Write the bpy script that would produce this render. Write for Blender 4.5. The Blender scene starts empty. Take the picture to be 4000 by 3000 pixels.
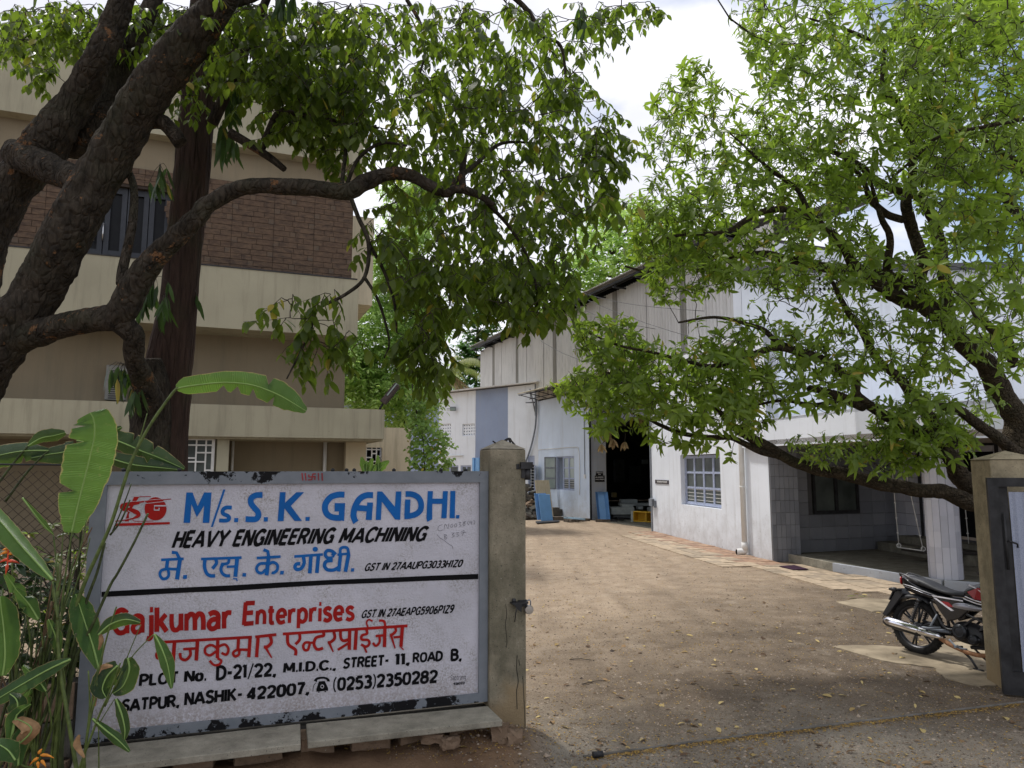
import bpy, math, random
import numpy as np
from mathutils import Vector, Matrix, noise as mnoise
random.seed(7); RNG = np.random.default_rng(11)
SC = bpy.context.scene
COL = SC.collection
R = math.radians

# ------------------------------------------------------------------ camera
F = 2773.0; PITCH = math.atan(329.0 / F); CP, SP = math.cos(PITCH), math.sin(PITCH); EYE = 2.0
cam = bpy.data.cameras.new('camera'); cam.sensor_width = 36.0; cam.lens = F / 4000.0 * 36.0
cam.clip_start = 0.05; cam.clip_end = 1200
co = bpy.data.objects.new('camera', cam); COL.objects.link(co)
co.location = (0, 0, EYE); co.rotation_euler = (math.pi / 2 + PITCH, 0, 0)
SC.camera = co

# ------------------------------------------------------------------ world
SUN_EL, SUN_AZ = R(60), R(316)          # azimuth clockwise from +Y (north)
w = bpy.data.worlds.new('World'); SC.world = w; w.use_nodes = True
nt = w.node_tree; nt.nodes.clear()
def wn(t, **k):
    n = nt.nodes.new(t)
    for a, b in k.items(): setattr(n, a, b)
    return n
out = wn('ShaderNodeOutputWorld'); sky = wn('ShaderNodeTexSky', sky_type='NISHITA', sun_disc=False)
sky.sun_elevation = SUN_EL; sky.sun_rotation = SUN_AZ; sky.air_density = 1.0; sky.dust_density = 1.5
bg1 = wn('ShaderNodeBackground'); bg1.inputs['Strength'].default_value = 0.11
nt.links.new(sky.outputs[0], bg1.inputs[0])
tc = wn('ShaderNodeTexCoord'); mp = wn('ShaderNodeMapping'); mp.inputs['Scale'].default_value = (1, 1, 2.2)
nz = wn('ShaderNodeTexNoise'); nz.inputs['Scale'].default_value = 2.3; nz.inputs['Detail'].default_value = 6; nz.inputs['Roughness'].default_value = .55
nt.links.new(tc.outputs['Generated'], mp.inputs[0]); nt.links.new(mp.outputs[0], nz.inputs[0])
cr = wn('ShaderNodeValToRGB'); cr.color_ramp.elements[0].position = .35; cr.color_ramp.elements[1].position = .50
nt.links.new(nz.outputs[0], cr.inputs[0])
nz2 = wn('ShaderNodeTexNoise'); nz2.inputs['Scale'].default_value = 3.1; nz2.inputs['Detail'].default_value = 5
nt.links.new(mp.outputs[0], nz2.inputs[0])
cc = wn('ShaderNodeValToRGB'); cc.color_ramp.elements[0].position = .3; cc.color_ramp.elements[1].position = .68
cc.color_ramp.elements[0].color = (.58, .59, .655, 1); cc.color_ramp.elements[1].color = (.82, .82, .865, 1)
nt.links.new(nz2.outputs[0], cc.inputs[0])
bg2 = wn('ShaderNodeBackground'); bg2.inputs['Strength'].default_value = 1.12
nt.links.new(cc.outputs[0], bg2.inputs[0])
mx = wn('ShaderNodeMixShader'); nt.links.new(cr.outputs[0], mx.inputs[0]); nt.links.new(bg1.outputs[0], mx.inputs[1]); nt.links.new(bg2.outputs[0], mx.inputs[2])
nt.links.new(mx.outputs[0], out.inputs[0])

# ------------------------------------------------------------------ sun behind thin cloud
sl = bpy.data.lights.new('sun', 'SUN'); sl.energy = 2.3; sl.angle = R(5); sl.color = (1.0, .965, .92)
so = bpy.data.objects.new('sun', sl); COL.objects.link(so)
sd = Vector((math.sin(SUN_AZ) * math.cos(SUN_EL), math.cos(SUN_AZ) * math.cos(SUN_EL), math.sin(SUN_EL)))
so.rotation_euler = sd.to_track_quat('Z', 'Y').to_euler()
SC.view_settings.view_transform = 'Standard'; SC.view_settings.look = 'None'
SC.view_settings.exposure = 0.46; SC.view_settings.gamma = 1.0; SC.view_settings.use_curve_mapping = False
SC.render.engine = 'CYCLES'
SC.cycles.max_bounces = 7; SC.cycles.diffuse_bounces = 4; SC.cycles.transmission_bounces = 4
SC.cycles.transparent_max_bounces = 6; SC.cycles.caustics_reflective = False; SC.cycles.caustics_refractive = False

# ------------------------------------------------------------------ photo ray -> place in the world
def ray(x, y):
    u = (x - 2000.0) / F; v = (1500.0 - y) / F
    return Vector((u, CP - v * SP, SP + v * CP))
def at(x, y, Y):
    d = ray(x, y); return Vector((0, 0, EYE)) + d * (Y / d.y)
def G(x, y, z=0.0):
    d = ray(x, y); return Vector((0, 0, EYE)) + d * ((z - EYE) / d.z)
class Wall:
    """vertical plane: origin, unit direction along it, normal towards the camera"""
    def __init__(s, a, b):
        s.o = Vector((a[0], a[1], 0)); d = Vector((b[0] - a[0], b[1] - a[1], 0)); s.L = d.length; s.d = d.normalized()
        s.n = Vector((s.d.y, -s.d.x, 0))
        if s.n.dot(-s.o) < 0: s.n = -s.n
    def px(s, x, y, n=0.0):
        o = s.o + s.n * n; r = ray(x, y); c = Vector((0, 0, EYE))
        t = (o - c).dot(s.n) / r.dot(s.n); p = c + r * t
        return (p - s.o).dot(s.d), p.z
    def pt(s, a, h, n=0.0):
        p = s.o + s.d * a + s.n * n; return Vector((p.x, p.y, h))

# ------------------------------------------------------------------ object helpers
def link(o, parent=None):
    COL.objects.link(o)
    if parent is not None: o.parent = parent
    return o
def wloc(o):
    v = Vector((0, 0, 0))
    while o is not None: v += o.location; o = o.parent
    return v
def thing(name, label, cat, loc=(0, 0, 0), group=None):
    o = bpy.data.objects.new(name, None); link(o); o.location = loc; o.empty_display_size = .2
    o['label'] = label; o['category'] = cat
    if group: o['group'] = group
    return o
def tag(o, label=None, cat=None, group=None, kind=None):
    if label: o['label'] = label
    if cat: o['category'] = cat
    if group: o['group'] = group
    if kind: o['kind'] = kind
    return o
class MB:
    def __init__(s): s.v = []; s.f = []; s.m = []; s.sm = []
    def add(s, vs, fs, mi=0, smooth=False):
        b = len(s.v); s.v.extend([tuple(p) for p in vs])
        for q in fs: s.f.append(tuple(b + i for i in q)); s.m.append(mi); s.sm.append(smooth)
        return s
    def hexa(s, p, mi=0):   # p: 8 points, bottom 0-3 (ccw), top 4-7
        return s.add(p, [(3, 2, 1, 0), (4, 5, 6, 7), (0, 1, 5, 4), (1, 2, 6, 5), (2, 3, 7, 6), (3, 0, 4, 7)], mi)
    def box(s, c, sz, mi=0, rot=None):
        c = Vector(c); hx, hy, hz = sz[0] / 2, sz[1] / 2, sz[2] / 2
        P = [Vector(q) for q in ((-hx, -hy, -hz), (hx, -hy, -hz), (hx, hy, -hz), (-hx, hy, -hz), (-hx, -hy, hz), (hx, -hy, hz), (hx, hy, hz), (-hx, hy, hz))]
        if rot is not None: P = [rot @ q for q in P]
        return s.hexa([q + c for q in P], mi)
    def wbox(s, W, s0, s1, h0, h1, n0, n1, mi=0):
        q = [W.pt(s0, h0, n0), W.pt(s1, h0, n0), W.pt(s1, h0, n1), W.pt(s0, h0, n1), W.pt(s0, h1, n0), W.pt(s1, h1, n0), W.pt(s1, h1, n1), W.pt(s0, h1, n1)]
        return s.hexa(q, mi)
    def tube(s, path, rad, seg=8, mi=0, cap=True, jit=0.0, smooth=True):
        path = [Vector(p) for p in path]; n = len(path)
        if not hasattr(rad, '__len__'): rad = [rad] * n
        b = len(s.v); up = None
        for i, p in enumerate(path):
            t = (path[min(i + 1, n - 1)] - path[max(i - 1, 0)])
            if t.length < 1e-9: t = Vector((0, 0, 1))
            t.normalize()
            if up is None: up = t.orthogonal().normalized()
            else:
                up = up - t * up.dot(t)
                up = up.normalized() if up.length > 1e-6 else t.orthogonal().normalized()
            sd = t.cross(up)
            for k in range(seg):
                a = 2 * math.pi * k / seg; r = rad[i] * (1 + (random.uniform(-jit, jit) if jit else 0))
                s.v.append(tuple(p + (up * math.cos(a) + sd * math.sin(a)) * r))
        for i in range(n - 1):
            for k in range(seg):
                k2 = (k + 1) % seg
                s.f.append((b + i * seg + k, b + i * seg + k2, b + (i + 1) * seg + k2, b + (i + 1) * seg + k)); s.m.append(mi); s.sm.append(smooth)
        if cap and seg > 2:
            s.f.append(tuple(b + k for k in range(seg))[::-1]); s.m.append(mi); s.sm.append(False)
            s.f.append(tuple(b + (n - 1) * seg + k for k in range(seg))); s.m.append(mi); s.sm.append(False)
        return s
    def lathe(s, prof, c, axis='z', seg=24, mi=0, smooth=True, closed=False):
        c = Vector(c); b = len(s.v); n = len(prof)
        for r, h in prof:
            for k in range(seg):
                a = 2 * math.pi * k / seg; x, y = r * math.cos(a), r * math.sin(a)
                q = Vector((x, y, h)) if axis == 'z' else (Vector((x, h, y)) if axis == 'y' else Vector((h, x, y)))
                s.v.append(tuple(c + q))
        for i in range(n if closed else n - 1):
            j = (i + 1) % n
            for k in range(seg):
                k2 = (k + 1) % seg
                s.f.append((b + i * seg + k, b + i * seg + k2, b + j * seg + k2, b + j * seg + k)); s.m.append(mi); s.sm.append(smooth)
        return s
    def poly_prism(s, pts, ext, mi=0):   # pts: planar outline (Vectors), ext: Vector
        n = len(pts); P = [Vector(p) for p in pts]; Q = [p + ext for p in P]
        return s.add(P + Q, [tuple(range(n))[::-1], tuple(range(n, 2 * n))] + [(i, (i + 1) % n, n + (i + 1) % n, n + i) for i in range(n)], mi)
    def mesh(s, name, off=Vector((0, 0, 0)), xf=None):
        me = bpy.data.meshes.new(name)
        v = [(p[0] - off[0], p[1] - off[1], p[2] - off[2]) for p in s.v]
        me.from_pydata(v, [], s.f); me.polygons.foreach_set('material_index', s.m); me.polygons.foreach_set('use_smooth', s.sm)
        return me
    def build(s, name, mats, parent=None, loc=None):
        """vertices are in world space (or in the parent's space when loc is 'local')"""
        if not isinstance(mats, (list, tuple)): mats = [mats]
        if loc == 'local': off = Vector((0, 0, 0)); l = Vector((0, 0, 0))
        else:
            if loc is None: loc = wloc(parent) if parent is not None else Vector((0, 0, 0))
            off = Vector(loc); l = off - wloc(parent) if parent is not None else off
        me = s.mesh(name, off)
        for m in mats: me.materials.append(m)
        fix(me)
        o = bpy.data.objects.new(name, me); link(o, parent); o.location = l
        return o
def fix(me):
    import bmesh
    bm = bmesh.new(); bm.from_mesh(me); bmesh.ops.recalc_face_normals(bm, faces=bm.faces); bm.to_mesh(me); bm.free()
def bevel(o, wd=.01, seg=2):
    m = o.modifiers.new('bevel', 'BEVEL'); m.width = wd; m.segments = seg; m.limit_method = 'ANGLE'; m.angle_limit = R(40); return o
def catmull(pts, sub=5):
    P = [Vector(p) for p in pts]; o = []
    for i in range(len(P) - 1):
        a, b, c, d = P[max(i - 1, 0)], P[i], P[i + 1], P[min(i + 2, len(P) - 1)]
        for k in range(sub):
            t = k / sub
            o.append(.5 * ((2 * b) + (c - a) * t + (2 * a - 5 * b + 4 * c - d) * t * t + (3 * b - a - 3 * c + d) * t ** 3))
    o.append(P[-1]); return o
def interp(vals, n):
    return list(np.interp(np.linspace(0, len(vals) - 1, n), range(len(vals)), vals))

# ------------------------------------------------------------------ materials
def srgb(r, g, b):
    f = lambda c: (c / 12.92 if c <= .04045 else ((c + .055) / 1.055) ** 2.4)
    return (f(r / 255), f(g / 255), f(b / 255), 1)
def lin(*c): return (c[0], c[1], c[2], 1)
class M:
    """small node-material builder"""
    def __init__(s, name, rough=.8, spec=.3, metal=0):
        s.m = bpy.data.materials.new(name); s.m.use_nodes = True; s.t = s.m.node_tree; s.t.nodes.clear()
        s.out = s.n('ShaderNodeOutputMaterial'); s.p = s.n('ShaderNodeBsdfPrincipled'); s.l(s.p.outputs[0], s.out.inputs[0])
        s.p.inputs['Roughness'].default_value = rough; s.p.inputs['Specular IOR Level'].default_value = spec; s.p.inputs['Metallic'].default_value = metal
        s.geo = s.n('ShaderNodeNewGeometry'); s.tc = s.n('ShaderNodeTexCoord'); s.pos = s.geo.outputs['Position']
    def n(s, t, **k):
        n = s.t.nodes.new(t)
        for a, b in k.items(): setattr(n, a, b)
        return n
    def l(s, a, b): s.t.links.new(a, b)
    def noise(s, scale, detail=4, rough=.55, stretch=None, vec=None):
        n = s.n('ShaderNodeTexNoise'); n.inputs['Scale'].default_value = scale; n.inputs['Detail'].default_value = detail; n.inputs['Roughness'].default_value = rough
        v = vec or s.pos
        if stretch:
            mp = s.n('ShaderNodeMapping'); mp.inputs['Scale'].default_value = stretch; s.l(v, mp.inputs[0]); v = mp.outputs[0]
        s.l(v, n.inputs['Vector']); return n.outputs['Fac']
    def ramp(s, fac, p0, p1, c0=(0, 0, 0, 1), c1=(1, 1, 1, 1)):
        r = s.n('ShaderNodeValToRGB'); e = r.color_ramp.elements; e[0].position = p0; e[1].position = p1; e[0].color = c0; e[1].color = c1
        s.l(fac, r.inputs[0]); return r.outputs[0]
    def mix(s, fac, a, b, mode='MIX'):
        m = s.n('ShaderNodeMix', data_type='RGBA', blend_type=mode)
        for sock, v in ((m.inputs[0], fac), (m.inputs[6], a), (m.inputs[7], b)):
            if hasattr(v, 'is_linked') or hasattr(v, 'links'): s.l(v, sock)
            else: sock.default_value = v
        return m.outputs[2]
    def math(s, op, a, b=0.0):
        m = s.n('ShaderNodeMath', operation=op)
        for sock, v in ((m.inputs[0], a), (m.inputs[1], b)):
            if hasattr(v, 'links'): s.l(v, sock)
            else: sock.default_value = v
        return m.outputs[0]
    def z(s):
        x = s.n('ShaderNodeSeparateXYZ'); s.l(s.pos, x.inputs[0]); return x.outputs[2]
    def xyz(s):
        x = s.n('ShaderNodeSeparateXYZ'); s.l(s.pos, x.inputs[0]); return x.outputs
    def col(s, c):
        if hasattr(c, 'links'): s.l(c, s.p.inputs['Base Color'])
        else: s.p.inputs['Base Color'].default_value = c
        return s
    def bump(s, fac, strength=.3, dist=.01):
        b = s.n('ShaderNodeBump'); b.inputs['Strength'].default_value = strength; b.inputs['Distance'].default_value = dist
        s.l(fac, b.inputs['Height']); s.l(b.outputs[0], s.p.inputs['Normal']); return s
def simple(name, c, rough=.7, spec=.3, metal=0, var=.15, scale=6, bump=0, bscale=60, bdist=.004):
    m = M(name, rough, spec, metal); d = tuple(x * (1 - var) for x in c[:3]) + (1,); e = tuple(min(1, x * (1 + var)) for x in c[:3]) + (1,)
    m.col(m.ramp(m.noise(scale, 5), .3, .7, d, e))
    if bump: m.bump(m.noise(bscale, 4), bump, bdist)
    return m.m
# ================================================================== materials used all over
def m_ground():
    m = M('yard_earth', .95, .1)
    X, Y, Z = m.xyz()
    big = m.noise(.55, 5, .6); mid = m.noise(3.2, 6, .65); fine = m.noise(38, 3, .6); vf = m.noise(160, 2, .5)
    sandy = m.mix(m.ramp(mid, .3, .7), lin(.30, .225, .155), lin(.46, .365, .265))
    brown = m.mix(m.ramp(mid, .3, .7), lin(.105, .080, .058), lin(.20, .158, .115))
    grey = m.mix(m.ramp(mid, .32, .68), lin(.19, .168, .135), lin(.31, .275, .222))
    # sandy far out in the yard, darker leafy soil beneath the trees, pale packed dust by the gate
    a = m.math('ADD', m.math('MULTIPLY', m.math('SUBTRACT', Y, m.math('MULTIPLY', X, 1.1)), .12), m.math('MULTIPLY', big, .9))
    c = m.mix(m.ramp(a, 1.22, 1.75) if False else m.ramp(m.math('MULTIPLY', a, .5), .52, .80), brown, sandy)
    g = m.math('ADD', m.math('MULTIPLY', Y, -.14), m.math('MULTIPLY', big, .6))
    c = m.mix(m.ramp(m.math('ADD', g, 1.0), .36, .62), c, grey)
    trk = m.ramp(m.noise(1.1, 4, .6, (2.6, .22, 1)), .44, .62)
    c = m.mix(m.math('MULTIPLY', trk, .38), c, m.mix(.5, c, lin(.10, .08, .06)))
    pt = m.ramp(m.noise(1.7, 7, .72), .56, .66); c = m.mix(m.math('MULTIPLY', pt, .35), c, lin(.40, .34, .27))
    c = m.mix(m.ramp(fine, .56, .74), c, m.mix(.5, c, lin(.05, .04, .032)))
    c = m.mix(m.ramp(vf, .64, .72), c, lin(.5, .42, .32))
    c = m.mix(m.ramp(m.noise(90, 2, .5), .30, .36, (1, 1, 1, 1), (0, 0, 0, 1)), c, lin(.055, .045, .04))
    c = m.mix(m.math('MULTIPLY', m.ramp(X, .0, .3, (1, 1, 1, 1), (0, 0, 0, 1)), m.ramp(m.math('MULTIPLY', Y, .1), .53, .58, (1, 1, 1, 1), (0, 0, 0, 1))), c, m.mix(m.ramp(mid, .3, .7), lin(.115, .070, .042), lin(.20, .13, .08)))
    m.col(c); m.bump(m.math('ADD', m.math('MULTIPLY', fine, .7), m.math('MULTIPLY', vf, .5)), .9, .02)
    return m.m
GROUND = m_ground()
def m_limewash(name, base, dirt=.6):
    m = M(name, .92, .12)
    c = m.mix(m.ramp(m.noise(1.1, 5), .35, .7), base, tuple(x * .9 for x in base[:3]) + (1,))
    zz = m.z()
    low = m.math('ADD', m.math('MULTIPLY', zz, -.50), m.math('MULTIPLY', m.noise(2.3, 8, .75), 1.75))
    c = m.mix(m.math('MULTIPLY', m.ramp(low, .42, .95), dirt * .55), c, lin(.33, .31, .29))
    sp = m.math('MULTIPLY', m.ramp(m.noise(13, 8, .75), .60, .68), m.ramp(m.math('MULTIPLY', zz, .5), .1, .9, (1, 1, 1, 1), (0, 0, 0, 1)))
    c = m.mix(m.math('MULTIPLY', sp, dirt), c, lin(.16, .15, .14))
    st = m.ramp(m.noise(5, 5, .6, (1, 1, .08)), .54, .74)
    c = m.mix(m.math('MULTIPLY', st, .3), c, lin(.38, .37, .35))
    m.col(c); m.bump(m.noise(22, 6, .65), .25, .012); return m.m
WHITE = m_limewash('white_limewash', lin(.79, .83, .89), .75)
PALEBLUE = m_limewash('pale_blue_limewash', lin(.66, .75, .88), .8)
BLUEGREY = m_limewash('blue_grey_paint', lin(.30, .36, .50), .2)
def m_cream(name, base):
    m = M(name, .93, .1)
    c = m.mix(m.ramp(m.noise(.7, 5), .3, .7), base, tuple(x * .82 for x in base[:3]) + (1,))
    st = m.ramp(m.noise(2.6, 6, .65, (1, 1, .12)), .55, .8)
    c = m.mix(m.math('MULTIPLY', m.ramp(m.noise(4.5, 7, .7, (1, 1, .07)), .50, .70), .45), c, lin(.15, .135, .10))
    c = m.mix(m.math('MULTIPLY', st, .35), c, lin(.22, .20, .15))
    c = m.mix(m.ramp(m.noise(17, 4), .70, .78), c, lin(.2, .17, .13))
    m.col(c); m.bump(m.noise(48, 4), .35, .008); return m.m
CREAM = m_cream('cream_render', lin(.39, .365, .265)); TAN = m_cream('tan_render', lin(.245, .205, .14)); CREAMLIT = m_cream('sunlit_cream_render', lin(.66, .58, .42))  # the lit cream is a brighter copy with sunlight put into its colour
CONC = None
def m_concrete(name, base, moss=.5, rust=False, zrust=None):
    m = M(name, .95, .1)
    c = m.mix(m.ramp(m.noise(5, 7, .7), .32, .68), base, tuple(x * .5 for x in base[:3]) + (1,))
    c = m.mix(m.math('MULTIPLY', m.ramp(m.noise(2.1, 6, .7, (1, 1, .45)), .45, .62), moss), c, lin(.062, .064, .04))
    c = m.mix(m.ramp(m.noise(70, 3), .70, .75), c, lin(.40, .38, .33))
    c = m.mix(m.ramp(m.noise(95, 3), .30, .36, (1, 1, 1, 1), (0, 0, 0, 1)), c, lin(.05, .05, .045))
    if rust:
        zz = m.z(); k = m.math('ADD', m.math('MULTIPLY', zz, -1.1), m.math('MULTIPLY', m.noise(3, 5), 1.2))
        c = m.mix(m.math('MULTIPLY', m.ramp(k, -.9, .3), .75), c, lin(.28, .205, .115))
    m.col(c); m.bump(m.math('ADD', m.noise(60, 5, .7), m.noise(9, 3)), .6, .012); return m.m
PILLAR = m_concrete('weathered_pillar_concrete', lin(.34, .30, .22), .5, True)
POSTC = m_concrete('buff_pillar_concrete', lin(.46, .39, .26), .35, True)
SLABM = m_concrete('grey_stone_slab', lin(.36, .335, .27), .12)
FLOORC = m_concrete('worn_cement_floor', lin(.22, .21, .17), .15)
KERBM = m_limewash('kerb_paint', lin(.42, .46, .52), .8)
def m_asb(name, base, dirt):
    m = M(name, .9, .15)
    c = m.mix(m.ramp(m.noise(1.5, 6, .6, (1, 1, .3)), .3, .7), base, tuple(x * (1 - dirt * .45) for x in base[:3]) + (1,))
    c = m.mix(m.math('MULTIPLY', m.ramp(m.noise(9, 5, .7, (1, 1, .12)), .5, .75), dirt), c, lin(.2, .19, .17))
    m.col(c); m.bump(m.noise(30, 3), .2, .006); return m.m
ASB = m_asb('grey_corrugated_cement', lin(.60, .585, .56), .35); ASBD = m_asb('stained_corrugated_cement', lin(.30, .285, .255), .85)
DARKSTEEL = simple('black_steel', lin(.028, .028, .03), .55, .4, .3, .5, 9, .3)
GREYSTEEL = simple('grey_painted_steel', lin(.20, .22, .25), .6, .3, 0, .2, 12, .15)
LILAC = simple('lilac_grey_frame_paint', lin(.36, .41, .55), .55, .35, 0, .14, 14, .1)
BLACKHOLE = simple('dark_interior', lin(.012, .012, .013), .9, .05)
GLASS = M('window_glass', .3, .25); GLASS.col(GLASS.mix(GLASS.ramp(GLASS.noise(2.3, 3), .3, .7), lin(.05, .06, .055), lin(.11, .13, .12))); GLASS = GLASS.m
FROST = M('milky_glass', .25, .5); FROST.col(FROST.mix(FROST.ramp(FROST.noise(1.7, 3), .3, .7), lin(.24, .30, .28), lin(.36, .42, .40))); FROST = FROST.m
WHITEP = simple('white_plastic', lin(.72, .72, .70), .45, .4, 0, .07, 5)
WHITEMETAL = simple('white_enamel', lin(.66, .66, .64), .5, .4, 0, .1, 9)
BLUESHEET = simple('sky_blue_enamel_sheet', lin(.19, .40, .70), .42, .4, 0, .09, 4, .05)
BLUEDARK = simple('mid_blue_enamel_sheet', lin(.13, .29, .56), .45, .4, 0, .1, 4, .05)
YELLOW = simple('yellow_enamel', lin(.55, .33, .02), .5, .4, 0, .12, 6)
PLY = M('plywood', .7, .2); PLY.col(PLY.mix(PLY.ramp(PLY.noise(4, 6, .6, (6, 6, .6)), .3, .7), lin(.50, .42, .27), lin(.62, .55, .39))); PLY = PLY.m
STONE = m_concrete('dusty_brown_stone', lin(.27, .19, .13), .1); RUBBLE = m_concrete('dark_rubble_stone', lin(.13, .12, .105), .2)
WOOD = simple('old_timber', lin(.12, .10, .08), .9, .1, 0, .5, 7, .5)

# ================================================================== ground
def grid_axis(lo, hi, a, b, st, far):
    x = list(np.arange(a, b + 1e-6, st)); k = st; v = x[0]
    while v > lo: k *= 1.35; v -= k; x.insert(0, max(v, lo))
    k = st; v = x[-1]
    while v < hi: k *= 1.35; v += k; x.append(min(v, hi))
    return x
gx = grid_axis(-260, 260, -5, 8, .10, 0); gy = grid_axis(-60, 420, 3.6, 17, .10, 0)
def gz(x, y):
    a = .010 * mnoise.noise((x * 1.3, y * 1.3, 3)) + .006 * mnoise.noise((x * 4.1, y * 4.1, 7))
    # soil heaped along the foot of the notice wall and round the pillar
    t = (x * .31 - (y - 5.35) * .95)        # >0 towards the camera from the wall line
    if -3.4 < x < .45 and -.6 < t < 1.6:
        a += .17 * math.exp(-((t - .10) / .38) ** 2) * min(1, max(0, (.38 - x) / .35)) * (1 + .5 * mnoise.noise((x * 3, y * 3, 1)))
        a += .02 * mnoise.noise((x * 9, y * 9, 2)) * math.exp(-((t - .1) / .5) ** 2)
    return a if (-6 < x < 9 and y < 18) else 0
gm = MB(); nx, ny = len(gx), len(gy)
gm.v = [(x, y, gz(x, y)) for y in gy for x in gx]
gm.f = [(j * nx + i, j * nx + i + 1, (j + 1) * nx + i + 1, (j + 1) * nx + i) for j in range(ny - 1) for i in range(nx - 1)]
gm.m = [0] * len(gm.f); gm.sm = [True] * len(gm.f)
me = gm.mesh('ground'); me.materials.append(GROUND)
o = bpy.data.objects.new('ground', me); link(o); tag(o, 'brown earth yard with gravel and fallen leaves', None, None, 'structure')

# ------------------------------------------------------------------ generic wall pieces
def holed(mb, W, s0, s1, h0, h1, n0, n1, holes, mi=0):
    S = sorted({s0, s1} | {x for q in holes for x in q[:2] if s0 < x < s1}); Hh = sorted({h0, h1} | {x for q in holes for x in q[2:] if h0 < x < h1})
    for i in range(len(S) - 1):
        run = None
        for j in range(len(Hh) - 1):
            cs, ch = (S[i] + S[i + 1]) / 2, (Hh[j] + Hh[j + 1]) / 2
            if any(q[0] < cs < q[1] and q[2] < ch < q[3] for q in holes):
                if run is not None: mb.wbox(W, S[i], S[i + 1], run, Hh[j], n0, n1, mi); run = None
            elif run is None: run = Hh[j]
        if run is not None: mb.wbox(W, S[i], S[i + 1], run, h1, n0, n1, mi)
    return mb
def place(o, W, s, h, n, parent):
    """put an object whose local x runs along the wall and local -y out of it"""
    p = W.pt(s, h, n); d = W.d.copy(); nn = W.n
    rot = Matrix(((d.x, -nn.x, 0), (d.y, -nn.y, 0), (0, 0, 1))).to_4x4()
    if rot.determinant() < 0: rot = Matrix(((-d.x, -nn.x, 0), (-d.y, -nn.y, 0), (0, 0, 1))).to_4x4()
    o.matrix_local = Matrix.Translation(p - wloc(parent)) @ rot
def piece_mesh(name, wd, ht, th, mats, bev=.004):
    b = bev; m = MB(); x, z = wd / 2, ht / 2
    m.add([(-x, 0, -z), (x, 0, -z), (x, 0, z), (-x, 0, z), (-x, -th + b, -z), (x, -th + b, -z), (x, -th + b, z), (-x, -th + b, z),
           (-x + b, -th, -z + b), (x - b, -th, -z + b), (x - b, -th, z - b), (-x + b, -th, z - b)],
          [(0, 1, 5, 4), (1, 2, 6, 5), (2, 3, 7, 6), (3, 0, 4, 7), (4, 5, 9, 8), (5, 6, 10, 9), (6, 7, 11, 10), (7, 4, 8, 11), (8, 9, 10, 11)])
    me = m.mesh(name); me.materials.append(mats); return me
def tiles(W, parent, s0, s1, h0, h1, n, nw, nh, mats, name='tile', gap=.006, th=.012, holes=(), stag=0):
    tw, tht = (s1 - s0) / nw, (h1 - h0) / nh
    ms = [piece_mesh(name, tw - gap, tht - gap, th, m) for m in mats]
    for j in range(nh):
        for i in range(nw):
            cs, ch = s0 + (i + .5) * tw, h0 + (j + .5) * tht
            if any(q[0] < cs < q[1] and q[2] < ch < q[3] for q in holes): continue
            o = bpy.data.objects.new(name, random.choice(ms)); link(o, parent); place(o, W, cs, ch, n + random.uniform(0, .003), parent)

# ================================================================== the walls' lines on the ground
A_, B_ = G(3017, 2194), G(2550, 2076); RW = Wall(A_, B_)
D_ = G(2309, 2032); LW = Wall(D_, (D_.x - .415, D_.y + 1))
AX = Wall((D_.x - .415 * 4.5, D_.y + 4.5), (D_.x - .415 * 4.5 - 1.057, D_.y + 5.5))
r_ = ray(1905, 2735); SR = Vector((r_.x, r_.y, 0)) * (5.4 / r_.y); SW = Wall(SR, (SR.x - 2.97, SR.y - .98))
BW = Wall((-4.25, 18), (-4.25 - 2.52, 17))

# ================================================================== workshop with corrugated upper wall
shop = thing('workshop', 'large white workshop with grey corrugated cement upper wall and a tall dark doorway', 'building', LW.pt(0, 0, 0))
wx0, wtop = LW.px(2243, 1781); _, wbot = LW.px(2210, 1915); wx1, _ = LW.px(2173, 1781)
mb = MB(); win = (min(wx0, wx1), max(wx0, wx1), wbot, wtop)
win2a = LW.px(2112, 1775)[0]
holed(mb, LW, 0, 4.95, 0, 5.05, -.68, 0, [win])
mb.wbox(LW, -5.2, 0, 4.3, 5.05, -.3, 0)
wl = mb.build('wall', [PALEBLUE], shop)
mb = MB(); mb.wbox(LW, 0, .02, 0, 4.3, -.70, -.001) ; mb.build('door_jamb', m_limewash('grimy_jamb', lin(.76, .76, .74), 1.0), shop)
mb = MB(); mb.wbox(LW, -.035, -.003, 0, 4.3, -.02, .05); mb.build('door_rail', DARKSTEEL, shop)
mb = MB(); mb.wbox(LW, -5.0, 0, 3.75, 4.3, -.75, -.31); mb.build('shutter_box', GREYSTEEL, shop)
# interior shell
mb = MB()
mb.wbox(LW, -9.3, 13.7, 0, .02, -15.9, 0); mb.build('floor', FLOORC, shop)
mb = MB(); mb.wbox(LW, -9.4, 14, .02, 8.2, -16.2, -16); mb.wbox(LW, 13.8, 14, .02, 8.2, -16, -.7); mb.wbox(LW, -9.5, -9.4, .02, 8.2, -16, -.35); mb.build('inner_wall', simple('sooty_wall', lin(.10, .10, .095), .95, .05, 0, .3, 1.5), shop)
mb = MB(); mb.wbox(LW, -9.6, 14, 8.3, 8.4, -16.2, -.3); mb.build('ceiling', bpy.data.materials['sooty_wall'], shop); mb = MB(); mb.wbox(LW, -9.62, -9.52, 0, 8.29, -16, -.30); mb.build('end_wall', WHITE, shop); mb = MB(); mb.wbox(LW, -9.4, 13.7, 8.22, 8.28, -15.9, -.32); mb.build('ceiling', simple('dark_roof_lining', lin(.05, .05, .05), .95), shop)
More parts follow.
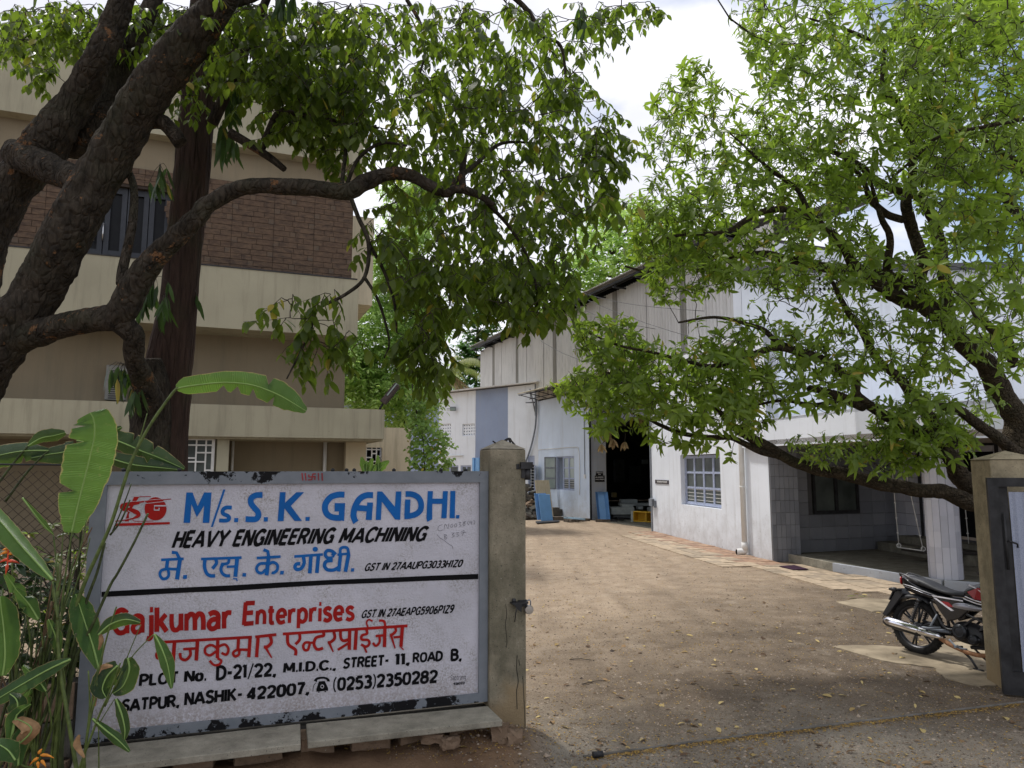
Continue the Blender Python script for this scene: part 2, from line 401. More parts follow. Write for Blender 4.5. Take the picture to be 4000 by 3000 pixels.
# the corrugated sheets, one by one
def sheet(wd, ht, amp=.038, pitch=.16, lean=0):
    m = MB(); n = max(2, int(round(wd / pitch * 5))); rows = 3
    for r in range(rows + 1):
        for i in range(n + 1):
            x = -wd / 2 + wd * i / n
            m.v.append((x, -amp * math.sin(2 * math.pi * x / pitch) + lean * r / rows, ht * r / rows))
    for r in range(rows):
        for i in range(n):
            a = r * (n + 1) + i; m.f.append((a, a + 1, a + n + 2, a + n + 1)); m.m.append(0); m.sm.append(True)
    return m
s = -10.4; HT = 8.55; k = 0
strip = [LW.px(q, 1450)[0] for q in (1935, 2035, 2165, 2400, 2650)]
ms = {}
for wdx, mt in ((1.05, ASB), (.42, ASBD)):
    a = sheet(wdx, HT - 5.1).mesh('corrugated_sheet'); a.materials.append(mt); ms[wdx] = a
s = -10.4
while s < 12.35:
    wd = 1.05
    near = [q for q in strip if s - .2 < q < s + .75]
    if near: wd = .42
    if near: strip.remove(near[0])
    o = bpy.data.objects.new('corrugated_sheet', ms[wd]); link(o, shop)
    place(o, LW, s + wd / 2, 5.1 if s < 4.9 else 5.1, .06 + (k % 2) * .012 + random.uniform(0, .01), shop); k += 1; s += wd - .09
# black damp stains at the foot of the sheets
# roof with rafters
mb = MB(); th = .05
roof = sheet(1.1, 6.5, .03, .1)
for i in range(20):
    mm = MB(); ss = -8.6 + i * 1.08
    m0 = sheet(1.1, 7.0, .03, .1)
    for v in m0.v:
        sx, yy, zz = v; p = LW.pt(ss + sx, 8.72 + (zz) * .30 + yy, .75 - zz)
        mm.v.append(tuple(p))
    mm.f = m0.f; mm.m = m0.m; mm.sm = m0.sm
    mm.build('roof_sheet', ASBD, shop)
mb = MB()
for n, h in ((.55, 8.70), (.1, 8.84)): mb.wbox(LW, -9.2, 12.6, h - .12, h - .05, n, n + .07)
i = -9
while i < 12.6: mb.wbox(LW, i, i + .06, 8.45, 8.5, .05, .62); mb.wbox(LW, i, i + .05, 8.5, 8.62, .5, .55); i += 1.5
mb.build('eave_frame', DARKSTEEL, shop)
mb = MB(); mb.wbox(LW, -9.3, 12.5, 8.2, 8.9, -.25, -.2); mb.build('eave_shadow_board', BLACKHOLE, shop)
# canopy of small sheets over the doorway
cy = [LW.px(2107, 1560)[0], LW.px(2560, 1430)[0]]
m0 = sheet(1.0, 1.0, .025, .14)
for i in range(10):
    mm = MB(); ss = cy[0] - .5 - i * .93
    for v in m0.v: mm.v.append(tuple(LW.pt(ss + v[0], 5.30 + v[2] * -.22 + v[1] + .25, .1 + v[2] * 1.0)))
    mm.f = m0.f; mm.m = m0.m; mm.sm = m0.sm; mm.build('canopy_sheet', m_asb('cream_canopy_sheet', lin(.55, .50, .38), .3) if i == 0 else bpy.data.materials['cream_canopy_sheet'], shop)
mb = MB()
for i in range(11):
    ss = cy[0] - i * .93
    mb.tube([LW.pt(ss, 5.46, .1), LW.pt(ss, 5.28, 1.05)], .02, 4); mb.tube([LW.pt(ss, 5.1, .08), LW.pt(ss, 5.28, .95)], .02, 4); mb.tube([LW.pt(ss, 5.12, .45), LW.pt(ss, 5.4, .45)], .02, 4)
mb.tube([LW.pt(cy[0], 5.27, 1.0), LW.pt(cy[0] - 9.2, 5.27, 1.0)], .022, 4); mb.tube([LW.pt(cy[0], 5.12, .5), LW.pt(cy[0] - 9.2, 5.12, .5)], .02, 4)
mb.build('canopy_bracket', DARKSTEEL, shop)
mb = MB(); mb.wbox(LW, -5, 4.3, 5.05, 5.35, -.3, .03); mb.build('dark_gap_strip', simple('dark_gap', lin(.05, .05, .05)), shop)  # dark strip stands in for the gap at the foot of the sheets

def casement(parent, W, s0, s1, h0, h1, n, nl, rows, fm, glass_top, glass_low, bars=True, depth=.04):
    """timber window: frame, leaves with panes, and bars behind the lowest row"""
    mb = MB(); t = .05
    mb.wbox(W, s0, s1, h0, h0 + t, n - .08, n + .02); mb.wbox(W, s0, s1, h1 - t, h1, n - .08, n + .02)
    mb.wbox(W, s0, s0 + t, h0 + t, h1 - t, n - .08, n + .02); mb.wbox(W, s1 - t, s1, h0 + t, h1 - t, n - .08, n + .02)
    fr = mb.build('window_frame', fm, parent)
    lw = (s1 - s0 - 2 * t) / nl; hh = (h1 - h0 - 2 * t) / rows
    for i in range(nl):
        a = s0 + t + i * lw; mb = MB(); u = .045
        mb.wbox(W, a + .004, a + u, h0 + t, h1 - t, n - .03, n + .015); mb.wbox(W, a + lw - u, a + lw - .004, h0 + t, h1 - t, n - .03, n + .015)
        for j in range(rows + 1):
            hc = h0 + t + j * hh; mb.wbox(W, a + u, a + lw - u, max(hc - .028, h0 + t), min(hc + .028, h1 - t), n - .03, n + .012)
        lf = mb.build('window_leaf', fm, fr)
        for j in range(rows):
            mb = MB(); hc = h0 + t + j * hh
            mb.wbox(W, a + u, a + lw - u, hc + .028, hc + hh - .028, n - .016, n - .010)
            mb.build('pane', glass_low if j == 0 else glass_top, lf.parent)
    if bars:
        mb = MB()
        k = h0 + t + .08
        while k < h0 + t + hh - .03: mb.wbox(W, s0 + t, s1 - t, k, k + .014, n - .008, n - .002); k += .095
        mb.build('window_bar', WHITEMETAL, fr)
    return fr
a0, a1 = win[0], win[1]
back = MB(); back.wbox(LW, a0 - .1, a1 + .1, wbot - .1, wtop + .1, -1.0, -.95); back.build('dark_room_sheet', BLACKHOLE, shop)  # black sheet stands in for the unlit room behind the window
wm = (a1 - a0) / 3
# two closed leaves and one swung right out against the wall
casement(shop, LW, a0, a0 + 2 * wm, wbot, wtop, -.05, 2, 3, GREYSTEEL if False else LILAC, FROST, GLASS)
mb = MB(); mb.wbox(LW, a0 + 2 * wm, a1, wbot, wbot + .04, -.12, -.03); mb.wbox(LW, a0 + 2 * wm, a1, wtop - .04, wtop, -.12, -.03); mb.wbox(LW, a1 - .04, a1, wbot + .04, wtop - .04, -.12, -.03); mb.build('window_frame', LILAC, shop)
OPW = Wall(LW.pt(a1, 0, .02), LW.pt(a1 + .62, 0, .42))
lf = MB(); L = .58
for q in ((0, .05, wbot + .02, wtop - .02), (L - .05, L, wbot + .02, wtop - .02)): lf.wbox(OPW, q[0], q[1], q[2], q[3], -.02, .02)
for j in range(4):
    hc = wbot + .04 + j * (wtop - wbot - .08) / 3; lf.wbox(OPW, .05, L - .05, hc - .03, hc + .03, -.018, .018)
lf = lf.build('window_leaf', GREYSTEEL, shop)
mb = MB()
for j in range(3):
    hc = wbot + .04 + j * (wtop - wbot - .08) / 3; mb.wbox(OPW, .05, L - .05, hc + .03, hc + (wtop - wbot - .08) / 3 - .03, -.004, .004)
mb.build('pane', FROST, lf)
# conduits and socket
mb = MB(); c0 = LW.px(2104, 1757)[0]; c1 = LW.px(2262, 1752)[0]; hc = LW.px(2180, 1752)[1]
mb.tube(catmull([LW.pt(c0, hc - .04, .03), LW.pt(c0 - .3, hc, .03), LW.pt((c0 + c1) / 2, hc + .01, .03), LW.pt(c1 + .2, hc + .02, .03), LW.pt(c1, hc - .1, .03), LW.pt(c1 - .08, hc - .6, .03), LW.pt(c1 - .06, .95, .03)], 4), .014, 6)
mb.build('conduit', WHITEP, shop)
mb = MB(); c2 = LW.px(2285, 1700)[0]; mb.tube([LW.pt(c2, 5.0, .03), LW.pt(c2, 1.75, .03)], .012, 6); mb.build('cable', DARKSTEEL, shop)
mb = MB(); mb.wbox(LW, c2 - .05, c2 + .05, 1.6, 1.76, 0, .05); mb.build('socket_box', WHITEP, shop)
mb = MB(); mb.tube(catmull([AX.pt(.0, 5.1, .15), AX.pt(.05, 4.0, .12), AX.pt(.35, 3.0, .1), AX.pt(.75, 2.2, .08)], 4), .04, 6); mb.build('drain_hose', GREYSTEEL, shop)

# notices on the jamb
nm = thing('notice_board', 'two black notice plates with white capitals on the grimy jamb of the workshop doorway', 'sign', LW.pt(.02, 1.8, -.35))
JW = Wall(LW.pt(-.0, 0, 0) , LW.pt(-.0, 0, -.68))
def jpx(x, y): return JW.px(x, y)
BLK = simple('black_notice_paint', lin(.012, .012, .013), .5, .3, 0, .1); LET = simple('white_letter_paint', lin(.75, .75, .73), .6, .3, 0, .05)
x0, z1 = jpx(2327, 1842); x1, z0 = jpx(2355, 1857); mb = MB(); mb.wbox(JW, x0, x1, z0, z1, .004, .02); p1 = mb.build('notice_plate', BLK, nm)
x2, z3 = jpx(2323, 1855); x3, z2 = jpx(2361, 1882); mb = MB(); mb.wbox(JW, x2, x3, z2, z0 - .003, .004, .022); p2 = mb.build('notice_plate', BLK, nm)
NOTICE = [(x0, x1, z0, z1), (x2, x3, z2, z0 - .003)]

# ------------------------------------------------------------------ annex with blue stripe
an = thing('annex', 'long low white annex with a broad blue-grey stripe and two pierced vent blocks', 'building', AX.pt(0, 0, 0))
def asx(x, y=1700): return AX.px(x, y)[0]
EH = 5.86
sA, sB, sC, sD = asx(1984), asx(1857), asx(1714), asx(1600)
mb = MB(); vents = []
for xl, xr in ((1715, 1761), (1806, 1854)):
    a, b = sorted((asx(xl), asx(xr))); hh1 = AX.px((xl + xr) / 2, 1655)[1]; hh0 = AX.px((xl + xr) / 2, 1702)[1]; vents.append((a, b, hh0, hh1))
wy = AX.px(1780, 1818)[1]
wins = [(asx(1792), asx(1722), .9, wy), (asx(1842), asx(1800), .9, wy), (asx(2088), asx(2062), .8, AX.px(2075, 1780)[1])]
hs = vents + wins
for a, b, mt in ((0.0, sA, WHITE), (sA, sB, BLUEGREY), (sB, sC, WHITE), (sC, 26, BLUEGREY)):
    mb = MB(); holed(mb, AX, a, b, 0, EH, -.25, (.0 if mt is WHITE else -.012), [q for q in hs if q[0] < b and q[1] > a]); mb.build('wall', mt, an)
for a, b, h0, h1 in vents:
    mb = MB(); mb.wbox(AX, a - .03, b + .03, h0 - .03, h1 + .03, -.5, -.3); mb.build('vent_backing', BLACKHOLE, an)
    mb = MB(); nx_, ny_ = 5, 4; cw, chh = (b - a) / nx_, (h1 - h0) / ny_
    holes = [(a + (i + .28) * cw, a + (i + .74) * cw, h0 + (j + .25) * chh, h0 + (j + .72) * chh) for i in range(nx_) for j in range(ny_)]
    holed(mb, AX, a, b, h0, h1, -.16, -.06, holes); mb.build('vent_block', WHITE, an)
for a, b, h0, h1 in wins[:2]:
    casement(an, AX, a, b, h0, h1, -.06, 2, 2, LILAC, GLASS, GLASS, False)
    mb = MB(); mb.wbox(AX, a, b, h0, h1, -.4, -.35); mb.build('room_dark', BLACKHOLE, an)
a, b, h0, h1 = wins[2]
mb = MB(); mb.wbox(AX, a, b, h0, h1, -.6, -.5); mb.build('room_dark', BLACKHOLE, an)
mb = MB(); k = h0 + .05
while k < h1: mb.wbox(AX, a, b, k, k + .02, -.1, -.08); k += .13
mb.build('window_bar', WHITEMETAL, an)
mb = MB(); mb.wbox(AX, a, b, h1 - .4, h1, -.12, -.02); mb.wbox(AX, b - .05, b, h0, h1 - .4, -.12, -.02); mb.build('window_frame', LILAC, an)
OW = Wall(AX.pt(a, 0, .02), AX.pt(a - .45, 0, .45)); mb = MB(); mb.wbox(OW, 0, .06, h0, h1 - .45, -.02, .02); mb.wbox(OW, .5, .56, h0, h1 - .45, -.02, .02); mb.wbox(OW, .06, .5, h1 - .52, h1 - .45, -.02, .02)
k = h0
while k < h0 + .6: mb.wbox(OW, .06, .5, k, k + .03, -.02, .02); k += .1
lf = mb.build('window_leaf', LILAC, an); mb = MB(); mb.wbox(OW, .06, .5, h0 + .62, h1 - .52, -.004, .004); mb.build('pane', FROST, lf)
# roof of laid sheets with a thin projecting edge
for i in range(9):
    a = -.3 + i * 2.6; mb = MB(); mb.hexa([AX.pt(a, EH + .02, .45), AX.pt(a + 2.7, EH + .02, .45), AX.pt(a + 2.7, EH + .5, -6), AX.pt(a, EH + .5, -6), AX.pt(a, EH + .07 + (i % 2) * .012, .45), AX.pt(a + 2.7, EH + .07 + (i % 2) * .012, .45), AX.pt(a + 2.7, EH + .56, -6), AX.pt(a, EH + .56, -6)]); mb.build('roof_sheet', ASB, an)
mb = MB(); mb.wbox(AX, .1, .16, 4.4, EH, .0, .06); mb.tube([AX.pt(.12, 5.0, .05), AX.pt(.5, 5.0, .3)], .03, 5); mb.tube([AX.pt(.12, 4.5, .05), AX.pt(.12, 5.6, .42)], .03, 5); mb.build('bracket', GREYSTEEL, an)
h = AX.px(1730, 1782)[1]; mb = MB(); mb.tube([AX.pt(asx(1690), h, .06), AX.pt(asx(1812), h, .06)], .03, 8); mb.build('pipe', WHITEP, an)
fl = thing('floodlight', 'small grey floodlight on an arm high on the white annex wall', 'floodlight', AX.pt(asx(1780), AX.px(1780, 1598)[1], .2))
p = Vector(fl.location); mb = MB(); mb.box(p, (.30, .10, .22)); bevel(mb.build('lamp_housing', GREYSTEEL, fl), .02)
mb = MB(); mb.box(p + Vector((0, -.056, -.02)), (.22, .012, .13)); mb.build('lens', FROST, fl)
mb = MB(); mb.tube([p + Vector((0, .03, 0)), p + Vector((-.3, .25, .03)), AX.pt(asx(1745), AX.px(1750, 1597)[1], 0)], .015, 5); mb.build('arm', GREYSTEEL, fl)

# ------------------------------------------------------------------ office block (near end of the factory)
of = thing('office_block', 'white two-storey office block with a tiled open porch behind the mango tree', 'building', RW.pt(0, 0, 0))
w0, w1 = RW.px(2818, 1980)[0], RW.px(2662, 1970)[0]; wb, wt = RW.px(2740, 1980)[1] - .0, 2.37
mb = MB(); holed(mb, RW, 0.0, 7.42, 0, 5.05, -.32, 0, [(w0, w1, wb, wt)])
UW = Wall(RW.pt(.92, 0, 0), RW.pt(.92, 0, 0) + Vector((1, -.06, 0)))
mb.wbox(UW, 0, 14, 3.05, 6.62, -.3, 0); mb.wbox(RW, 0.0, .92, 3.0, 5.05, -.3, -.004); _b = at(2946, 1500, 19.2); NW = Wall(RW.pt(.92, 0, 0), (_b.x, _b.y)); mb.wbox(NW, .01, NW.L, 5.18, 6.62, -.2, -.01); mb.wbox(RW, 7.1, 7.42, 0, 4.2, -1.2, -.32)
mb.build('wall', [WHITE], of)
mb = MB(); mb.wbox(RW, .6, 7.6, 5.05, 5.17, -4, .12); mb.build('roof_slab', WHITE, of)
mb = MB(); mb.wbox(UW, -.12, 14, 6.622, 6.72, -.35, .3); mb.wbox(UW, 1.15, 14, 6.622, 6.72, -6, -.351); mb.build('roof_slab', simple('dark_slab_edge', lin(.1, .1, .1)), of)
js, jh = UW.px(3300, 1110); mb = MB()
for i in range(14):
    for j in range(3): mb.wbox(UW, js - .6 + i * .10, js - .55 + i * .10, jh - .15 + j * .13, jh - .08 + j * .13, 0, .004)
tag(mb.build('vent_holes', BLACKHOLE, of), None, None, None, 'stuff')
casement(of, RW, w0 + .02, w1 - .02, wb + .02, wt - .02, -.14, 4, 3, LILAC, GLASS, GLASS)
mb = MB(); mb.wbox(RW, w0 - .1, w1 + .1, wb - .1, wt + .1, -.45, -.40); mb.build('curtain', simple('dim_curtain', lin(.10, .09, .08), .9, .05, 0, .5, 9), of)
# down pipe
pp = RW.px(2925, 2170)[0]; mb = MB(); mb.tube([RW.pt(pp, 5.0, .09), RW.pt(pp, .22, .09)], .062, 14); mb.tube([RW.pt(pp, 1.55, .09), RW.pt(pp, 1.58, .09)], .072, 14)
mb.tube([RW.pt(pp, .30, .09), RW.pt(pp, .13, .09)], .075, 14)
dp = mb.build('down_pipe', WHITEP, of); mb = MB(); mb.tube(catmull([RW.pt(pp, .16, .09), RW.pt(pp + .01, .10, .11), RW.pt(pp + .05, .085, .26)], 4), .075, 14); mb.build('pipe_elbow', WHITEP, dp)
mb = MB(); q = RW.pt(pp + .052, .084, .265); mb.tube([q, q + RW.n * .004], .06, 14); mb.build('pipe_mouth', BLACKHOLE, dp)
# steel door edge with bolt
mb = MB(); mb.wbox(RW, 7.42, 7.50, .0, 4.3, -.10, .03); of2 = mb.build('door_post', GREYSTEEL, of)
mb = MB(); b = RW.px(2558, 1962); mb.wbox(RW, b[0] - .05, b[0] + .22, b[1] - .12, b[1] + .1, .03, .12); mb.wbox(RW, b[0] - .14, b[0] - .05, b[1] - .16, b[1] + .06, .0, .06); mb.tube([RW.pt(b[0] - .16, b[1] + .1, .1), RW.pt(b[0] + .1, b[1] + .1, .1)], .025, 6); mb.build('door_bolt', GREYSTEEL, of2)
pl = thing('name_plate', 'narrow black plate with white lettering on the white wall left of the office window', 'sign', RW.pt(6.2, 1.9, 0))
xa, za = RW.px(2561, 1874); xb, zb = RW.px(2613, 1889); za = RW.px(2587, 1875)[1]; zb = RW.px(2587, 1890)[1]; mb = MB(); mb.wbox(RW, xb, xa, zb, za, .002, .02); mb.build('plate', simple('dark_brown_plate', lin(.05, .04, .045), .5), pl)
PLATE = (xb, xa, zb, za)

# porch -----------------------------------------------------------
TILE = [simple('grey_glazed_tile' + str(i), lin(*c), .28, .5, 0, .07, 3) for i, c in enumerate([(.20, .21, .235), (.225, .235, .26), (.18, .19, .215)])]
TILEW = [simple('pale_glazed_tile' + str(i), lin(*c), .25, .5, 0, .06, 3) for i, c in enumerate([(.50, .51, .58), (.55, .56, .62), (.46, .47, .53)])]
GROUT = simple('dark_grout', lin(.10, .10, .105), .95)
P0 = Vector((5.612, 15.58, 0)); P1 = Vector((6.25, 15.66, 0)); P2 = Vector((9.05, 16.95, 0)); Pd = -RW.d
PW = Wall(P0, P1); SDW = Wall(P1 + Vector((.0, .25, 0)), P2); DW = Wall(P2, P2 - RW.d * 8)
pr = thing('porch', 'open porch under the office with grey glazed wall tiles, dark doorway and cement floor', 'porch', P1)
mb = MB(); mb.wbox(PW, .012, PW.L, 0, 2.62, -.06, -.012); mb.wbox(SDW, 0, SDW.L, 0, 2.62, -.3, 0)
dh = DW
dr = (.9, 3.0, .5, 2.45)
holed(mb, DW, 0, 8, 0, 2.62, -.3, 0, [dr, (3.55, 4.9, 1.15, 2.4)])
mb.build('porch_wall', GROUT, pr)
tiles(PW, pr, .003, PW.L, 0, 2.6, -.012, 6, 10, TILE)
wq = (SDW.px(3172, 1950)[0], SDW.px(3348, 1950)[0], SDW.px(3260, 2005)[1], SDW.px(3260, 1832)[1])
holes = [wq]
tiles(SDW, pr, 0, SDW.L, .15, 2.6, 0, 8, 9, TILE, holes=[(wq[0], wq[1], wq[2], wq[3])])
mb = MB(); a, b, c, d = wq
mb.wbox(SDW, a, a + .06, c, d, 0, .06); mb.wbox(SDW, b - .06, b, c, d, 0, .06); mb.wbox(SDW, a, b, c, c + .07, .0, .061); mb.wbox(SDW, a, b, d - .06, d, 0, .061); mb.wbox(SDW, (a + b) / 2 - .04, (a + b) / 2 + .04, c, d, 0, .062)
fr = mb.build('window_frame', DARKSTEEL, pr); mb = MB(); mb.wbox(SDW, a, b, c, d, .013, .02); mb.build('pane', GLASS, fr)
tiles(DW, pr, 0, 7.8, .15, 2.6, 0, 24, 9, TILEW, holes=[dr, (3.55, 4.9, 1.15, 2.4)])
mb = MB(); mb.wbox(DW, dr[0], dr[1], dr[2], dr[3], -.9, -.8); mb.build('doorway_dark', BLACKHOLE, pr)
mb = MB(); mb.wbox(DW, dr[0] - .06, dr[0], .4, 2.5, -.1, .05); mb.wbox(DW, dr[1], dr[1] + .06, .4, 2.5, -.1, .05); mb.wbox(DW, dr[0], dr[1], 2.45, 2.52, -.1, .05); mb.build('door_frame', DARKSTEEL, pr)
mb = MB(); mb.wbox(DW, .3, 7.8, .151, .34, .015, .75); mb.wbox(DW, .6, 3.3, .34, .50, .015, .42); mb.build('step', FLOORC, pr)
mb = MB(); a, b, c, d = 3.55, 4.9, 1.15, 2.4
for i in range(7): mb.wbox(DW, a + i * (b - a) / 6 - .01, a + i * (b - a) / 6 + .01, c, d, -.03, .0)
for i in range(5):
    hh = c + (i + .5) * (d - c) / 5; mb.wbox(DW, a, b, hh - .01, hh + .01, -.03, -.002)
for i in range(6):
    for j in range(5):
        if (i + j) % 2: continue
        cs, ch = a + (i + .5) * (b - a) / 6, c + (j + .5) * (d - c) / 5
        for q in ((-.07, -.055, -.07, .07), (.055, .07, -.07, .07), (-.055, .055, -.07, -.055), (-.055, .055, .055, .07)): mb.wbox(DW, cs + q[0], cs + q[1], ch + q[2], ch + q[3], -.028, -.004)
mb.build('window_grille', WHITEMETAL, pr); mb = MB(); mb.wbox(DW, a, b, c, d, -.25, -.2); mb.build('room_dark', BLACKHOLE, pr)
# floor slab with curved painted edge
K = [(5.98, 15.73), (6.31, 14.19), (6.86, 12.76), (7.15, 12.05), (7.9, 11.55), (9.0, 11.1), (10.6, 10.8)]
Kf = [Vector((x, y, 0)) for x, y in K]
fl = Kf + [Vector((10.6, 16, 0)), P2 + Vector((.4, .3, 0)), P1 + Vector((0, .3, 0))]
mb = MB(); mb.poly_prism([Vector((p.x, p.y, .0)) for p in fl], Vector((0, 0, .15))); mb.build('porch_floor', FLOORC, pr)
for i in range(len(Kf) - 1):
    a, b = Kf[i], Kf[i + 1]; W_ = Wall(a, b); mb = MB(); mb.wbox(W_, .004, W_.L - .004, 0, .168, .002, .07 if i else .05)
    o = mb.build('kerb', KERBM if i else SLABM, pr); bevel(o, .008)
# canopy slab / fascia over the porch
Fa = [RW.pt(.95, 0, .12), RW.pt(0, 0, .14), Vector((6.1, 12.6, 0)), Vector((6.9, 11.3, 0)), Vector((8.6, 10.4, 0)), Vector((11.5, 10.1, 0))]
for i in range(len(Fa) - 1):
    W_ = Wall(Fa[i], Fa[i + 1]); mb = MB(); mb.wbox(W_, -.001, W_.L, 2.47, 3.06, -.12, 0); mb.build('fascia', WHITE, pr)
sof = [Vector((p.x, p.y, 2.5)) for p in Fa] + [Vector((11.5, 17.4, 2.5)), Vector((6.0, 17.4, 2.5))]
mb = MB(); mb.poly_prism(sof, Vector((0, 0, .1))); mb.build('porch_ceiling', simple('tan_soffit', lin(.36, .31, .25), .95), pr)
mb = MB(); mb.poly_prism([p + Vector((0, 0, .5)) for p in sof], Vector((0, 0, .05))); mb.build('porch_roof', WHITE, pr)
# tiled column
cc = Vector((7.36, 12.33, .15)); cl = thing('porch_column', 'thick many-sided column clad in pale tiles at the porch edge', 'column', cc)
mb = MB(); mb.lathe([(.245, 0), (.245, 2.35)], cc, seg=14, smooth=False); mb.build('column_core', GROUT, cl)
tw = 2 * .25 * math.tan(math.pi / 14); tm = [piece_mesh('tile', tw - .006, .27 - .006, .012, m) for m in TILEW]
for j in range(9):
    for k in range(14):
        a = 2 * math.pi * (k + .5) / 14; o = bpy.data.objects.new('tile', random.choice(tm)); link(o, cl)
        o.location = Vector((math.cos(a) * .241, math.sin(a) * .241, .135 + j * .262)); o.rotation_euler = (0, 0, a + math.pi / 2)
# swing hung in the porch
sw = thing('porch_swing', 'dark plank swing hung on pale jointed rods inside the porch', 'swing', (8.05, 13.9, .62))
q0, q1 = at(3512, 2143, 14.6), at(3607, 2152, 14.0); q2, q3 = at(3790, 2144, 13.6), at(3752, 2138, 14.6)
zz = (q0.z + q1.z) / 2; q0.z = q1.z = q2.z = q3.z = zz
mb = MB(); dx = Vector((1.35, -.1, 0)); b0, b1 = q0 + Vector((.04, 0, 0)), q1 + Vector((.0, 0, 0))
mb.hexa([b0 + Vector((0, 0, -.05)), b1 + Vector((0, 0, -.05)), b1 + dx + Vector((0, 0, -.05)), b0 + dx + Vector((0, 0, -.05)), b0, b1, b1 + dx, b0 + dx]); mb.build('seat_plank', simple('dark_swing_wood', lin(.03, .025, .02), .5), sw)
for off in (Vector((0, 0, 0)), dx):
    for b, t in ((q0 + off, at(3480, 1790, 14.55) + off), (q1 + off, at(3517, 1790, 14.1) + off)):
        t.z = 2.5; mb = MB(); mb.tube([b, t], .009, 6)
        for k in range(1, 7):
            c = b.lerp(t, k / 7); mb.lathe([(0, -.02), (.02, -.008), (.02, .008), (0, .02)], c, seg=8)
        mb.lathe([(.04 + .01 * math.cos(a), .01 * math.sin(a)) for a in np.linspace(0, 2 * math.pi, 8)[:-1]], b + Vector((0, 0, .05)), 'y', 12, closed=True)
        mb.build('hanging_rod', WHITEMETAL, sw)
    mb = MB(); mb.tube([q0 + off + Vector((0, 0, .012)), q1 + off + Vector((0, 0, .012))], .013, 6); mb.build('seat_rail', WHITEMETAL, sw)
# door mat
mt = [G(3044, 2213, .03), G(3104, 2209, .03), G(3158, 2225, .03), G(3098, 2227, .03)]; mb = MB(); mb.poly_prism([p for p in mt], Vector((0, 0, .012)))
tag(mb.build('door_mat', simple('purple_mat', lin(.05, .028, .045), .95, .05, 0, .3, 40, .6, 120), None, mt[0]), 'dull purple door mat lying on the pavers before the porch step', 'door mat')

# ------------------------------------------------------------------ pavers beside the wall
pv = thing('paver_strip', 'strip of square terracotta and grey cement pavers along the white office wall', 'paving', RW.pt(0, 0, .3)); pv['kind'] = 'structure'; del pv['category']
pv.name = 'pavement'
PAV = [simple('paver_clay' + str(i), lin(*c), .9, .15, 0, .25, 9, .4) for i, c in enumerate([(.36, .235, .16), (.31, .21, .15), (.38, .27, .19)])]
PAG = [simple('paver_grey' + str(i), lin(*c), .9, .15, 0, .25, 9, .4) for i, c in enumerate([(.33, .27, .20), (.40, .32, .23), (.44, .35, .25)])]
def paver(mats):
    m = MB(); m.box((0, 0, 0), (.285, .285, .05)); me = m.mesh('paver'); me.materials.append(mats); return me
pc, pg = [paver(m) for m in PAV], [paver(m) for m in PAG]
ang = math.atan2(RW.d.y, RW.d.x)
for i in range(27):
    for j in range(5):
        s_ = 7.2 - i * .295
        if (j > 2 and s_ > 6.3 - (4 - j) * .5): continue
        p = RW.pt(s_ - .1, random.uniform(-.008, .002), .15 + j * .295)
        o = bpy.data.objects.new('paver', random.choice(pc if j < 2 + (i % 3 == 0) else pg)); link(o, pv); o.location = p - Vector(pv.location); o.rotation_euler = (random.uniform(-.015, .015), random.uniform(-.015, .015), ang + random.uniform(-.01, .01))
E2 = G(3510, 2328)
for i in range(16):
    for j in range(8):
        a = RW.pt(-.75 - i * .295, 0, 1.6 - j * .295); kx = np.interp(-a.y, [-q[1] for q in K], [q[0] for q in K])
        if a.x > kx - .16 or a.y < 11.3: continue
        if a.x < np.interp(-a.y, [-14.1, -12.05, -11.3], [5.1, 5.5, 6.3]) - .1: continue
        o = bpy.data.objects.new('paver', random.choice(pg)); link(o, pv); o.location = a - Vector(pv.location) + Vector((0, 0, random.uniform(-.008, .002))); o.rotation_euler = (0, 0, ang + random.uniform(-.01, .01))
# cement aprons
for name, lab, pts in (('cement_patch', 'thin irregular cement patch on the soil left of the motorcycle', [(3262, 2353), (3394, 2339), (3497, 2344), (3560, 2352), (3540, 2392), (3408, 2392)]),
                       ('cement_patch', 'worn cracked cement apron beneath the parked motorcycle', [(3251, 2529), (3330, 2522), (3525, 2531), (3860, 2500), (3990, 2560), (3990, 2680), (3850, 2690), (3685, 2647), (3622, 2609), (3560, 2600), (3453, 2584), (3350, 2556)])):
    P = [G(x, y, .0) for x, y in pts]; P = [a.lerp(P[(i + 1) % len(P)], t) for i, a in enumerate(P) for t in np.linspace(0, 1, 9)[:-1]]; P = [p + Vector((mnoise.noise(p * 2.3) * .07 + mnoise.noise(p * 9) * .03, mnoise.noise(p * 2.3 + Vector((5, 0, 0))) * .07 + mnoise.noise(p * 11) * .03, 0)) for p in P]
    mb = MB(); mb.poly_prism([Vector((p.x, p.y, -.04)) for p in P], Vector((0, 0, .052)))
    tag(mb.build(name, simple(lab[:12] + '_cement', lin(.29, .24, .17), .95, .1, 0, .38, 3, .5, 30, .01), None, P[0]), lab, 'cement patch', None, None)
